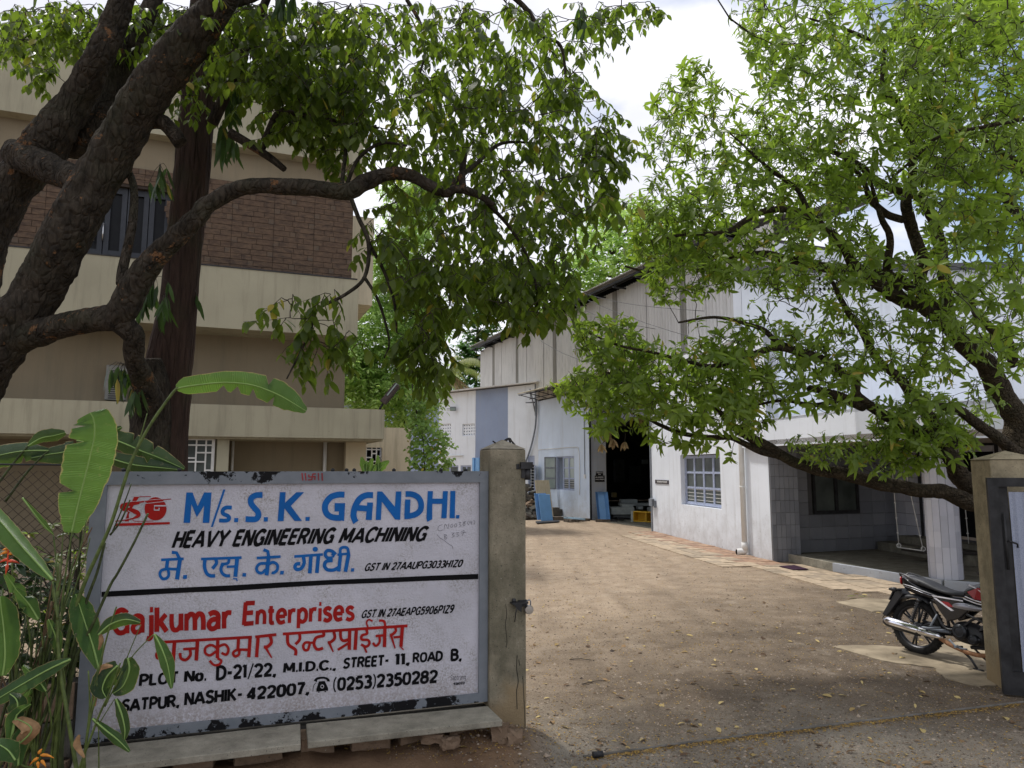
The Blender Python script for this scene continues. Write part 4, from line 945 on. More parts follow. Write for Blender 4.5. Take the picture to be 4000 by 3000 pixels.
# emblem
strokes('emblem', [('P', circ(756, 510, 106, 112)), ([(600, 452), (500, 465), (440, 482), (448, 510), (520, 524), (578, 545), (592, 572), (555, 596), (470, 614), (370, 630)], [26, 40, 44, 40, 44, 44, 38, 20, 16, 10]),
    ('P', [(550, 394), (600, 394), (532, 500), (500, 560), (500, 630), (460, 632), (505, 500)]), ([(600, 394), (712, 392)], 7, 0), ([(530, 452), (905, 416)], [16, 7], 0), ([(540, 612), (560, 628), (735, 628)], 6),
    ('P', [(376, 650), (893, 636), (893, 658), (370, 676)])], PR, C1)
strokes('emblem_gap', [([(655, 440), (634, 480), (630, 540), (650, 590), (690, 622)], 9), ([(530, 440), (905, 407)], 4, 0), ([(640, 462), (870, 436)], 5, 0), ([(862, 481), (745, 481), (743, 522), (790, 522), (790, 500)], 12, 0), ([(490, 528), (545, 560), (545, 588), (490, 605), (400, 620)], 5)], BOARD, C1, n=-.0172)
# devanagari, blue
strokes('lettering', [([(810, 1000), (1026, 990)], 26, 0), ([(992, 985), (962, 1188)], 40, 0), ([(872, 998), (862, 1082)], 34, 0), ([(962, 1090), (868, 1086)], 26, 0), ([(872, 1086), (815, 1100), (798, 1140), (822, 1180), (862, 1176), (884, 1140), (874, 1092)], 28), ([(985, 985), (958, 932), (912, 928)], 32, 0), ('P', [(1022, 1145), (1060, 1145), (1056, 1182), (1018, 1182)]),
    ([(1193, 992), (1582, 978)], 26, 0), ([(1232, 992), (1226, 1060), (1245, 1125), (1282, 1152), (1328, 1152)], 34), ([(1330, 990), (1342, 1030), (1302, 1085)], 32),
    ([(1540, 982), (1522, 1162)], 38, 0), ([(1462, 990), (1452, 1030), (1402, 1040), (1385, 1034)], 28), ([(1402, 1042), (1384, 1082), (1394, 1124), (1428, 1150), (1472, 1152)], 30), ([(1440, 1066), (1535, 1062)], 24, 0), ([(1500, 1180), (1536, 1182), (1538, 1202)], 14, 0), ('P', [(1592, 1126), (1628, 1126), (1624, 1160), (1588, 1160)]),
    ([(1728, 982), (1956, 968)], 26, 0), ([(1842, 970), (1822, 1148)], 38, 0), ([(1835, 1036), (1765, 1034), (1728, 1070), (1735, 1112), (1775, 1126), (1815, 1090)], 28), ([(1836, 1044), (1885, 1022), (1926, 1050), (1922, 1098), (1888, 1124), (1872, 1120)], 28), ([(1842, 970), (1834, 918), (1792, 902)], 32, 0), ('P', [(1955, 1104), (1990, 1104), (1984, 1140), (1950, 1140)])], PB, C1)
strokes('lettering', [([(122, 968), (396, 948)], 26, 0), ([(208, 966), (216, 1030), (190, 1080), (148, 1092), (128, 1068), (145, 1040), (180, 1038)], 34), ([(282, 958), (270, 1130)], 36, 0), ([(354, 952), (338, 1126)], 36, 0), ('P', circ(323, 898, 26, 24, 16)),
    ([(520, 948), (486, 918), (440, 910), (418, 945), (440, 980), (490, 980)], 32), ([(490, 1006), (430, 1014), (412, 1056), (440, 1094), (500, 1096), (552, 1070)], 34), ([(492, 975), (500, 955), (478, 945)], 20), ([(566, 948), (548, 1112)], 34, 0), ([(536, 950), (658, 938)], 24, 0), ([(644, 945), (612, 1114)], 36, 0), ([(562, 940), (566, 894), (600, 878), (634, 892), (642, 940)], 28), ('P', [(668, 1080), (698, 1080), (694, 1112), (664, 1112)])], PB, C2)
stext('lettering', 'HEAVY ENGINEERING MACHINING', [(694, 2070), (1684, 2052), (1656, 2116), (667, 2146)], PK, .235, gap=.17)
stext('lettering', 'GST IN 27AAUPG3033H1Z0', [(1434, 2199), (1814, 2184), (1802, 2216), (1420, 2232)], PK, .22)
strokes('divider_line', [('P', [(238, 1306), (600, 1285), (1100, 1262), (1500, 1243), (1966, 1216), (2400, 1194), (2970, 1172), (3400, 1152), (3853, 1135), (3853, 1185), (3400, 1200), (2970, 1219), (2400, 1240), (1966, 1266), (1500, 1298), (1100, 1312), (600, 1340), (238, 1357)])], PK, C1)
# red lines
stext('lettering', 'Gajkumar', [(437, 2374), (905, 2354), (905, 2490), (435, 2512)], PR, .21)
stext('lettering', 'E', [(952, 2348), (996, 2346), (990, 2443), (944, 2447)], PR, .21)
stext('lettering', 'nterprises', [(1000, 2362), (1387, 2346), (1385, 2444), (996, 2462)], PR, .21)
stext('lettering', 'GST IN 27AEAPG5906P1Z9', [(1421, 2382), (1779, 2360), (1769, 2396), (1408, 2416)], PK, .22)
RD = 27
strokes('lettering', [([(728, 545), (1622, 494)], RD, 0), ([(800, 545), (808, 615), (785, 680), (748, 688), (738, 655), (762, 632), (800, 640)], 28), ([(905, 537), (892, 718)], 35, 0),
    ([(1118, 525), (1106, 712)], 35, 0), ([(985, 606), (1116, 598)], 25, 0), ([(1046, 602), (1052, 660), (1010, 705), (965, 690), (956, 640)], 28),
    ([(1306, 514), (1302, 690)], 32, 0), ([(1302, 600), (1250, 568), (1195, 590), (1190, 640), (1235, 662), (1290, 625)], 25), ([(1306, 585), (1370, 562), (1404, 605), (1385, 655), (1340, 640)], 25), ([(1302, 690), (1338, 712), (1320, 745), (1272, 752), (1230, 712)], 23),
    ([(1498, 503), (1492, 605)], 30, 0), ([(1600, 612), (1490, 612), (1448, 640), (1465, 672), (1500, 655), (1505, 615)], 25), ([(1605, 496), (1592, 680)], 32, 0),
    ([(1680, 482), (1664, 680)], 32, 0), ([(1652, 492), (1848, 470)], RD, 0), ([(1788, 480), (1802, 540), (1768, 580), (1732, 585)], 30), ([(1740, 575), (1805, 685)], [28, 12], 0)], PR, C3)
strokes('lettering', [([(12, 466), (1166, 390)], RD, 0), ([(55, 468), (62, 560), (128, 612), (128, 665)], 30), ([(165, 460), (168, 515), (128, 562)], 28),
    ([(262, 545), (222, 545), (200, 575), (212, 612), (242, 612), (256, 575), (262, 545)], 25), ([(255, 548), (300, 545)], 23, 0), ([(385, 448), (388, 480), (320, 500), (300, 560), (330, 608), (385, 595)], 28),
    ([(482, 440), (492, 500), (458, 538), (428, 545)], 28), ([(436, 538), (478, 632)], [26, 12], 0),
    ([(545, 434), (548, 500), (575, 528), (630, 512)], 28), ([(630, 428), (626, 612)], 32, 0), ([(622, 548), (520, 612)], 23, 0), ([(692, 424), (680, 612)], 32, 0),
    ([(784, 418), (790, 462), (745, 478), (742, 515), (800, 522), (812, 556), (780, 582), (735, 560)], 25), ([(762, 580), (788, 638)], 18, 0), ([(802, 412), (786, 360), (808, 332), (842, 348)], 16),
    ([(956, 404), (952, 586)], 32, 0), ([(870, 484), (956, 476)], 23, 0), ([(905, 480), (906, 540), (872, 575), (845, 545)], 23), ([(960, 400), (948, 348), (902, 340)], 23),
    ([(1050, 398), (1056, 438), (1020, 472), (1000, 476)], 25), ([(1010, 470), (1050, 598)], [24, 12], 0), ([(1035, 496), (1112, 488)], 23, 0), ([(1118, 392), (1104, 582)], 32, 0), ([(1098, 582), (1128, 610)], 12, 0)], PR, C4)
# address
for s, q in (('PLOT No.', [(546, 2632), (808, 2613), (805, 2660), (541, 2684)]), ('D-21/22,', [(845, 2598), (1080, 2586), (1078, 2648), (842, 2668)]), ('M.I.D.C.,', [(1108, 2587), (1313, 2575), (1312, 2622), (1104, 2636)]),
             ('STREET-', [(1344, 2569), (1519, 2555), (1516, 2602), (1338, 2614)]), ('11,', [(1542, 2553), (1601, 2548), (1600, 2602), (1540, 2607)]), ('ROAD', [(1613, 2549), (1732, 2539), (1729, 2583), (1611, 2592)]), ('B,', [(1761, 2534), (1804, 2531), (1803, 2586), (1759, 2590)]),
             ('SATPUR,', [(478, 2730), (702, 2710), (700, 2768), (470, 2792)]), ('NASHIK-', [(722, 2702), (946, 2684), (944, 2738), (718, 2759)]), ('422007,', [(965, 2684), (1210, 2660), (1207, 2718), (960, 2745)]), ('(0253)2350282', [(1303, 2644), (1712, 2612), (1708, 2670), (1300, 2706)])):
    stext('lettering', s, q, PK)
strokes('telephone_symbol', [('P', [(345, 905), (400, 900), (430, 965), (430, 990), (322, 1000), (322, 975)]), ([(312, 905), (325, 882), (360, 872), (400, 872), (430, 888), (432, 905)], [34, 22, 20, 20, 22, 32]), ([(318, 915), (295, 950), (290, 1000)], 5), ('P', [(338, 1000), (352, 1000), (350, 1008), (336, 1008)]), ('P', [(398, 995), (412, 995), (410, 1004), (396, 1004)])], PK, C4)
strokes('telephone_dial', [('P', circ(376, 952, 17, 18, 16))], BOARD, C4, n=-.0172); strokes('telephone_dial', [('P', circ(376, 952, 11, 12, 12))], PK, C4, n=-.0166)
stext('lettering', 'Saptrang', [(1760, 2638), (1820, 2634), (1819, 2660), (1759, 2664)], PK, .07)
stext('lettering', '9260221', [(1772, 2666), (1817, 2662), (1816, 2672), (1771, 2677)], PK)
HW = [[(1545, 662), (1515, 672), (1500, 705), (1520, 722), (1550, 712)], [(1560, 705), (1572, 655), (1598, 700), (1606, 650)], [(1635, 655), (1622, 675), (1632, 690), (1645, 672), (1635, 655)], [(1672, 650), (1660, 668), (1668, 686), (1684, 668), (1672, 650)], [(1700, 640), (1722, 640), (1708, 658), (1724, 672), (1702, 685)], [(1765, 630), (1745, 640), (1762, 655), (1750, 672), (1742, 655), (1768, 632)], [(1795, 625), (1785, 645), (1798, 665)], [(1812, 625), (1805, 645), (1830, 642)], [(1825, 625), (1822, 662)], [(1842, 618), (1855, 635), (1845, 660)],
      [(1560, 755), (1568, 805)], [(1560, 755), (1585, 762), (1565, 778), (1588, 790), (1568, 803)], [(1630, 740), (1655, 745), (1638, 758), (1658, 770), (1632, 785)], [(1675, 735), (1700, 738), (1682, 752), (1702, 765), (1678, 778)], [(1718, 735), (1752, 718), (1732, 770)], [(1722, 745), (1770, 732)]]
strokes('pencil_note', [(h, 3.2) for h in HW], PENCIL, C2)
strokes('crack', [([(1490, 755), (1520, 790), (1560, 812), (1600, 845), (1640, 870), (1646, 895)], 3.5, 0), ([(1200, 690), (1260, 760)], 1, 0)], PENCIL, C2)
# little red marks on the top rail
strokes('auspicious_mark', [([(196, 166), (204, 238)], 14, 0), ([(226, 166), (234, 238)], 12, 0), ([(352, 166), (356, 238)], 12, 0), ([(388, 166), (392, 240)], 14, 0),
    ([(300, 172), (290, 232)], 12, 0), ([(258, 204), (326, 200)], 12, 0), ([(300, 176), (328, 174)], 12, 0), ([(254, 232), (292, 230)], 12, 0), ([(260, 204), (262, 180)], 12, 0), ([(322, 200), (318, 232)], 12, 0)], simple('faded_red', lin(.26, .03, .035), .6, .3, 0, .3, 9), C2, n=.002)
# lettering on the small plates
def wq(a, b, c, d): return [(a, d), (b, d), (b, c), (a, c)]
a, b, c, d = NOTICE[0]; g = (b - a); ht = d - c
stext('lettering', 'PRODUCTION', [(b - g * .92, d - ht * .15), (b - g * .08, d - ht * .15), (b - g * .08, c + ht * .55), (b - g * .92, c + ht * .55)] if False else [(a + g * .06, d - ht * .14), (b - g * .06, d - ht * .14), (b - g * .06, d - ht * .45), (a + g * .06, d - ht * .45)], LET, .2, 0, .15, JW, .0215, nm, False)
stext('lettering', 'SHOP', [(a + g * .32, d - ht * .58), (b - g * .32, d - ht * .58), (b - g * .32, d - ht * .88), (a + g * .32, d - ht * .88)], LET, .2, 0, .15, JW, .0215, nm, False)
a, b, c, d = NOTICE[1]; g = (b - a); ht = d - c
stext('lettering', 'NO ADMISSION', [(a + g * .05, d - ht * .16), (b - g * .12, d - ht * .16), (b - g * .12, d - ht * .36), (a + g * .05, d - ht * .36)], LET, .2, 0, .15, JW, .0235, nm, False)
stext('lettering', 'WITHOUT PERMISSION', [(a + g * .04, d - ht * .52), (b - g * .04, d - ht * .52), (b - g * .04, d - ht * .70), (a + g * .04, d - ht * .70)], LET, .2, 0, .15, JW, .0235, nm, False)
# plate on the office wall: one short hand-painted line, drawn as brush strokes
a, b, c, d = PLATE; st = []; x = 2566
for wd in (5, 4, 3, 5, 4, 6, 4, 3, 5):
    y = 1878.5 + (x - 2566) * .06; st.append(([(x, y), (x + wd - 1, y)], 1.3, 0)); st.append(([(x + wd * .75, y), (x + wd * .7, y + 7)], 1.2, 0)); st.append(([(x + .5, y + 4), (x + wd * .3, y + 2), (x + wd * .6, y + 4)], 1.2)); x += wd + .2
strokes('lettering', st, LET, (0, 0, 1), RW, .0215, pl)

# ================================================================== gate pillars
PWl = Wall(SR, SR + (-SW.d) * 1.0)
pil = thing('gate_pillar', 'mossy grey concrete gate pillar at the right end of the painted sign', 'pillar', SR + Vector((.12, .12, 0)))
c0 = SR.copy(); d_ = -SW.d; nb = -SW.n
def quadpr(p, d, n, wd, dp, z0, z1, taper=0): return [Vector((q.x, q.y, z)) for z, t in ((z0, 0), (z1, taper)) for q in (p + d * t + n * t, p + d * (wd - t) + n * t, p + d * (wd - t) + n * (dp - t), p + d * t + n * (dp - t))]
mb = MB(); f0 = c0 + SW.n * .035 + d_ * .002
mb.hexa(quadpr(f0, d_, nb, .285, .30, -.05, 2.145)); bevel(mb.build('shaft', PILLAR, pil), .012, 2)
mb = MB(); e = .0; ft = f0
pts = [Vector((q.x, q.y, 2.147)) for q in (ft, ft + d_ * .285, ft + d_ * .285 + nb * .30, ft + nb * .30)]; ap = sum(pts, Vector()) / 4 + Vector((0, 0, .075))
mb.add(pts + [ap], [(0, 1, 4), (1, 2, 4), (2, 3, 4), (3, 0, 4), (3, 2, 1, 0)]); mb.build('cap', simple('pale_cement_cap', lin(.30, .27, .215), .95, .1, 0, .3, 12, .5, 60, .008), pil)
# iron hinge lugs
RUST = simple('rust_stain', lin(.28, .13, .03), .9, .1, 0, .4, 14)
def fpt(x, y, n=0):       # point on pillar front by pixel
    W_ = Wall(f0, f0 + d_ * 1); s, h = W_.px(x, y, n); return W_, s, h
W_, s, h = fpt(2060, 1823)
mb = MB(); mb.wbox(W_, s - .06, s + .035, h - .005, h + .035, -.1, .03); mb.wbox(W_, s - .065, s + .03, h - .016, h - .005, -.1, .035); mb.wbox(W_, s - .05, s - .01, h - .085, h - .016, -.02, .01); mb.tube([W_.pt(s, h - .10, .0), W_.pt(s, h - .016, .0)], .024, 10); mb.wbox(W_, s - .09, s - .065, h - .02, h + .02, -.02, .003); mb.build('hinge_lug', DARKSTEEL, pil)
W_, s, h = fpt(2020, 2355)
mb = MB(); mb.wbox(W_, s - .055, s + .07, h, h + .012, -.02, .055); mb.wbox(W_, s + .01, s + .075, h - .025, h + .02, -.04, .02); mb.poly_prism([W_.pt(s - .045, h, .05), W_.pt(s + .02, h, .05), W_.pt(s + .015, h - .06, .05), W_.pt(s - .01, h - .04, .05)], W_.n * .006)
mb.tube([W_.pt(s - .02, h - .02, .055), W_.pt(s - .03, h - .07, .05), W_.pt(s - .025, h - .13, .02)], .004, 5); mb.lathe([(0, 0), (.016, 0), (.014, .025), (0, .028)], W_.pt(s - .035, h + .012, .03), seg=8); mb.build('hasp', DARKSTEEL, pil)
lk = thing('padlock', 'round silver padlock hanging from the pillar hasp', 'padlock', W_.pt(s + .085, h - .05, .02))
lp = Vector(lk.location); mb = MB(); ax = W_.n
ring = []
mbk = MB(); c = lp
b = len(mbk.v)
prof = [(0, .014), (.030, .013), (.034, .008), (.034, -.008), (.030, -.013), (0, -.014)]
for r, hh_ in prof:
    for k in range(20):
        a = 2 * math.pi * k / 20; mbk.v.append(tuple(c + W_.d * (r * math.cos(a)) + Vector((0, 0, r * math.sin(a))) + W_.n * hh_))
for i in range(5):
    for k in range(20): mbk.f.append((i * 20 + k, i * 20 + (k + 1) % 20, (i + 1) * 20 + (k + 1) % 20, (i + 1) * 20 + k)); mbk.m.append(0); mbk.sm.append(False)
mbk.build('lock_body', simple('lock_steel', lin(.5, .48, .47), .28, .5, 1, .1), lk)
mb = MB(); mb.tube([lp + W_.d * -.014 + Vector((0, 0, .03)), lp + W_.d * -.014 + Vector((0, 0, .062)), lp + Vector((0, 0, .072)), lp + W_.d * .014 + Vector((0, 0, .062)), lp + W_.d * .014 + Vector((0, 0, .03))], .005, 8); mb.build('shackle', GREYSTEEL, lk)
mb = MB()
for pl_, w_ in (([(1975, 2360), (1979, 2400), (1974, 2440), (1980, 2500), (1977, 2530)], 2.2), ([(2020, 2560), (2018, 2610), (2024, 2660), (2018, 2700), (2020, 2770)], 3), ([(2042, 2640), (2046, 2720), (2050, 2800), (2051, 2860)], 2.4), ([(2026, 2576), (2030, 2600)], 3)):
    W_ = Wall(f0, f0 + d_); _, L, Rr = ribbon(pl_, w_, True); A = [W_.pt(*W_.px(p.x, p.y), .0015) for p in L]; B = [W_.pt(*W_.px(p.x, p.y), .0015) for p in Rr]; m = len(A); mb.add(A + B, [(j, j + 1, m + j + 1, m + j) for j in range(m - 1)])
mb.build('crack', simple('crack_dark', lin(.03, .028, .022), .95), pil)
# wire knot on top of the pillar
wk = thing('cable_knot', 'knotted black cable ends lying on top of the mossy pillar', 'cable', ap)
def pw(x, y, dy=0): return at(x, y, ap.y + dy)
mb = MB()
mb.tube(catmull([pw(1925, 1723, -.02), pw(1945, 1735), pw(1965, 1730), pw(1985, 1716), pw(1995, 1715), pw(1992, 1735), pw(1984, 1738), pw(1978, 1722), pw(1986, 1714), pw(1998, 1722), pw(2012, 1738, .02)], 5), .006, 6)
mb.tube(catmull([pw(1935, 1732, .01), pw(1960, 1727), pw(1980, 1714), pw(1988, 1718), pw(1990, 1736, .01), pw(1981, 1740), pw(1974, 1730), pw(1980, 1716), pw(1992, 1713), pw(2005, 1735)], 5), .005, 6)
mb.build('cable', simple('black_cable', lin(.02, .02, .022), .5), wk)

rp = thing('gate_pillar', 'buff concrete gate pillar with pyramid cap beside the black gate', 'pillar', G(3875, 2681))
g0 = G(3938, 2706); W2 = Wall(g0, g0 + Vector((.985, -.17, 0))); dR, nR = W2.d, -W2.n
fl_ = W2.px(3787, 1795)[0]; fl_b = 0.0; tz = W2.px(3909, 1795)[1]
gw = .45; sl0 = fl_b
mb = MB(); bp = g0 + dR * fl_b; mb.hexa(quadpr(bp, dR, nR, .45, .40, -.05, tz)); bevel(mb.build('shaft', POSTC, rp), .012)
pts = [Vector((q.x, q.y, tz + .002)) for q in (bp + dR * -.01 - nR * .01, bp + dR * .46 - nR * .01, bp + dR * .46 + nR * .41, bp + dR * -.01 + nR * .41)]; ap2 = sum(pts, Vector()) / 4 + Vector((0, 0, .085))
mb = MB(); mb.add(pts + [ap2], [(0, 1, 4), (1, 2, 4), (2, 3, 4), (3, 0, 4), (3, 2, 1, 0)]); mb.build('cap', POSTC, rp)

# ================================================================== steel gate
gt = thing('steel_gate', 'black steel gate leaf with ribbed grey sheet standing open beside the right pillar', 'gate', G(3905, 2722))
ga = G(3922, 2722); GW = Wall(ga, ga + Vector((1.0, -.34, 0)))
z1g = GW.px(3860, 1866)[1]; gz0 = .02
mb = MB(); mb.wbox(GW, 0, .085, gz0, z1g, -.05, 0); mb.wbox(GW, .085, .16, gz0 + .12, z1g - .08, -.045, -.03); mb.build('gate_stile', DARKSTEEL, gt)
mb = MB(); mb.wbox(GW, .0851, 2.4, z1g - .08, z1g, -.05, -.001); mb.build('gate_rail', DARKSTEEL, gt)
mb = MB(); mb.wbox(GW, .0851, 2.4, gz0, gz0 + .2, -.05, -.001); mb.build('gate_rail', DARKSTEEL, gt)
zt = GW.px(3960, 1922)[1]; mb = MB(); n_ = 90
sh0, sh1 = .165, 2.35; V = []; Fq = []
for i in range(n_ + 1):
    s_ = sh0 + (sh1 - sh0) * i / n_; ph = (s_ / .085) % 1; nn_ = -.022 + (.010 if .3 < ph < .72 else 0)
    V += [GW.pt(s_, gz0 + .2, nn_), GW.pt(s_, zt, nn_)]
mb.add(V, [(2 * i, 2 * i + 2, 2 * i + 3, 2 * i + 1) for i in range(n_)])
gsm = M('galvanised_sheet', .5, .4, .2); gsm.col(gsm.mix(gsm.ramp(gsm.noise(180, 2), .45, .55), lin(.24, .27, .36), lin(.34, .37, .46))); mb.build('gate_sheet', gsm.m, gt)
mb = MB(); p = GW.pt(.12, 1.35, .01); mb.tube([p, p + Vector((.01, -.02, .0)), p + Vector((.05, -.05, -.02)), p + Vector((.07, -.02, -.05))], .009, 7); mb.tube([GW.pt(.11, 1.1, .005), GW.pt(.11, 1.6, .005)], .012, 7); mb.build('gate_bolt', DARKSTEEL, gt)

# ------------------------------------------------------------------ gate rail on the ground
mb = MB(); pth = [G(2280, 2958, .006), G(2700, 2900, .006), G(3300, 2826, .006), G(4000, 2743, .006), G(4600, 2690, .006)]; mb.tube(pth, .013, 8)
tag(mb.build('gate_track', simple('dusty_iron', lin(.13, .12, .105), .8, .2, .1, .4, 9), None, pth[0]), 'long thin steel gate track lying on the ground in front of the entrance', 'gate track')
mb = MB(); a = G(2316, 2948, .03); mb.tube([a, a + Vector((.07, .015, 0))], .022, 8); tag(mb.build('pipe_stub', DARKSTEEL, None, a), 'short dark pipe stub beside the near end of the gate track', 'pipe stub')

# ================================================================== stone slabs, blocks and rubble beneath the sign
def slab(lab, px4, z, th):
    P = [G(x, y, z) for x, y in px4]; mb = MB(); mb.poly_prism([p - Vector((0, 0, th)) for p in P], Vector((0, 0, th))); o = mb.build('stone_slab', SLABM, None, P[0]); bevel(o, .006); tag(o, lab, 'stone slab', 'stone slabs laid under the painted sign')
slab('longer grey stone slab under the left part of the sign, plants growing over its end', [(300, 2925), (1173, 2826), (1175, 2905), (270, 3010)], .315, .042)
slab('grey stone slab butting against the mossy pillar under the sign', [(1196, 2826), (1905, 2757), (1963, 2812), (1203, 2898)], .315, .042)
def rock(name, p, sz, mat, lab, seed, rotz=0, group=None, rough=.16):
    rr = random.Random(seed); mb = MB(); n = 4; pts = []
    rot = Matrix.Rotation(rotz, 3, 'Z')
    import bmesh
    bm = bmesh.new(); bmesh.ops.create_cube(bm, size=1); bmesh.ops.subdivide_edges(bm, edges=bm.edges, cuts=2, use_grid_fill=True)
    for v in bm.verts:
        q = v.co.copy(); L = q.length; k = 1 - .22 * max(0, (L - .6)) ; q = q * k
        q += Vector((rr.uniform(-1, 1), rr.uniform(-1, 1), rr.uniform(-1, 1))) * rough * .5
        v.co = rot @ Vector((q.x * sz[0], q.y * sz[1], q.z * sz[2]))
    me = bpy.data.meshes.new(name); bm.to_mesh(me); bm.free(); me.materials.append(mat)
    o = bpy.data.objects.new(name, me); link(o); o.location = p; 
    if lab: tag(o, lab, 'stone', group)
    return o
blocks = [(520, 2.30, .30), (760, .0, .26), (1010, 0, .3), (1240, 0, .22), (1450, 0, .27), (1625, 0, .25), (1800, 0, .19), (1880, 0, .13)]
nmz = ['brown stone block under the left slab, leftmost and half hidden by stems', 'brown stone block under the left slab, second from the plants', 'squared brown stone block under the right end of the left slab', 'low dark stone below the gap between the two slabs', 'large brown stone block left of middle under the right slab', 'large brown stone block in the middle under the right slab', 'narrow dark stone block under the right slab near the pillar', 'small brown stone block at the end of the right slab by the pillar']
for i, (x, _, wd) in enumerate(blocks):
    s_ = SW.px(x, 2900, .18)[0]; rock('stone_block', SW.pt(s_, .135, .10 + random.uniform(-.01, .03)), (wd * .95, .2, .27), STONE, nmz[i], 20 + i, math.atan2(SW.d.y, SW.d.x), 'stone blocks under the sign slabs', .07)
for i, (x, y, z, sz, lab) in enumerate([(1690, 2880, .23, (.14, .07, .06), 'flat broken brick wedged under the right slab near the pillar'), (1760, 2900, .20, (.12, .06, .07), 'tilted broken stone under the right slab next to the flat brick'), (1955, 2862, .20, (.11, .10, .12), 'crumbly brown lump against the foot of the mossy pillar'), (1990, 2905, .12, (.14, .12, .2), 'large crumbly brown lump at the foot of the mossy pillar'), (1345, 2975, .04, (.10, .09, .08), 'small grey stone on the soil below the slab gap'), (1900, 2985, .02, (.10, .08, .06), 'pale grey stone at the bottom edge below the pillar')]):
    p = G(x, y, z); rock('loose_stone', p, sz, STONE if i < 4 else RUBBLE, lab, 60 + i, i * .7, 'loose stones around the sign foot', .22)
# plinth wall behind the blocks and compound wall left of the sign
CW = Wall(SW.pt(s_o1, 0, 0), SW.pt(s_o1 + 1, 0, 0))
pw_ = thing('compound_wall', 'low grey stone block wall at the left with chain link fence above', 'wall', CW.pt(.5, 0, 0))
mb = MB(); mb.wbox(SW, .0, s_o1, 0, .27, -.14, -.05); mb.wbox(CW, 0.003, 4, 0, .68, -.16, -.02); mb.build('wall_core', RUBBLE, pw_)
for j in range(3):
    x = .01
    while x < 2.6:
        wd = random.uniform(.28, .42); m = piece_mesh('stone_block', wd - .015, .215, .04, random.choice([RUBBLE, STONE]), .012); o = bpy.data.objects.new('stone_block', m); link(o, pw_); place(o, CW, x + wd / 2, .13 + j * .225, -.02 + random.uniform(-.01, .01), pw_); x += wd
# chain link fence
cf = thing('chain_link_fence', 'rusty chain link fence above the stone wall at the left edge', 'fence', CW.pt(0, .68, -.1))
mb = MB(); hN = -.09; f0z, f1z = .68, 2.02; st = .062
for k in range(-30, 60):
    for sg_ in (1, -1):
        pts = []
        for j in range(int((f1z - f0z) / st) + 1):
            s_ = k * st + (sg_ * j * st if sg_ > 0 else 1.2 - j * st) ; pts.append((s_, f0z + j * st, hN + .006 * (1 if (j + k) % 2 else -1)))
        run = [CW.pt(*p) for p in pts if -.0 < p[0] < 2.4]
        if len(run) > 1: mb.tube(run, .0022, 3, cap=False)
tag(mb.build('mesh_wire', simple('rusty_wire', lin(.07, .055, .045), .7, .3, .3, .4, 20), cf), None, None, None, 'stuff')
mb = MB(); mb.tube([CW.pt(0, f1z, hN), CW.pt(2.6, f1z + .02, hN)], .006, 6); mb.build('top_wire', DARKSTEEL, cf)
mb = MB(); mb.tube([CW.pt(.95, .4, hN - .03), CW.pt(.95, 2.1, hN - .03)], .022, 8); mb.build('fence_post', DARKSTEEL, cf)
# ================================================================== vegetation
def to_px(p):
    q = Vector(p) - Vector((0, 0, EYE)); f = q.y * CP + q.z * SP
    if f < .05: return None
    return 2000 + F * q.x / f, 1500 - F * (-q.y * SP + q.z * CP) / f
def m_leaf(name, dark, light, trans, rough=.45, tmix=.45):
    m = M(name, rough, .35); t = m.t
    oi = m.n('ShaderNodeObjectInfo'); r = m.math('FRACT', m.math('ADD', m.geo.outputs['Random Per Island'], oi.outputs['Random']))
    rp = m.n('ShaderNodeValToRGB'); rp.color_ramp.elements[0].color = dark; rp.color_ramp.elements[1].color = light
    e = rp.color_ramp.elements.new(.965); e.color = light; e2 = rp.color_ramp.elements.new(.985); e2.color = lin(.36, .26, .04) if light[0] < .3 else light; rp.color_ramp.elements[-1].color = e2.color
    m.l(r, rp.inputs[0]); c = rp.outputs[0]; m.col(c)
    tr = m.n('ShaderNodeBsdfTranslucent'); m.l(m.mix(.55, c, trans), tr.inputs[0]) ; mx = m.n('ShaderNodeMixShader'); mx.inputs[0].default_value = tmix
    m.l(m.p.outputs[0], mx.inputs[1]); m.l(tr.outputs[0], mx.inputs[2]); m.l(mx.outputs[0], m.out.inputs[0]); return m.m
LF_L = m_leaf('dark_glossy_leaf', lin(.026, .046, .010), lin(.075, .105, .018), lin(.36, .55, .04), .42, .50)
LF_R = m_leaf('mango_leaf', lin(.085, .135, .022), lin(.20, .28, .042), lin(.46, .70, .06), .42, .46)
LF_F = m_leaf('feathery_leaf', lin(.22, .36, .09), lin(.38, .52, .16), lin(.6, .85, .2), .6, .5)
LF_D = m_leaf('broad_far_leaf', lin(.035, .10, .025), lin(.10, .22, .05), lin(.22, .46, .06), .4, .3)
LF_V = m_leaf('vine_leaf', lin(.10, .19, .04), lin(.22, .34, .07), lin(.42, .62, .10), .5, .4)
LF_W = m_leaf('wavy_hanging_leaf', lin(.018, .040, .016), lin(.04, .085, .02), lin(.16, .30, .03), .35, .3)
LF_P = m_leaf('palm_leaflet', lin(.14, .18, .06), lin(.30, .30, .12), lin(.4, .5, .1), .6, .3)
LF_DRY = m_leaf('dry_leaf', lin(.22, .15, .08), lin(.48, .36, .19), lin(.5, .36, .18), .7, .3)
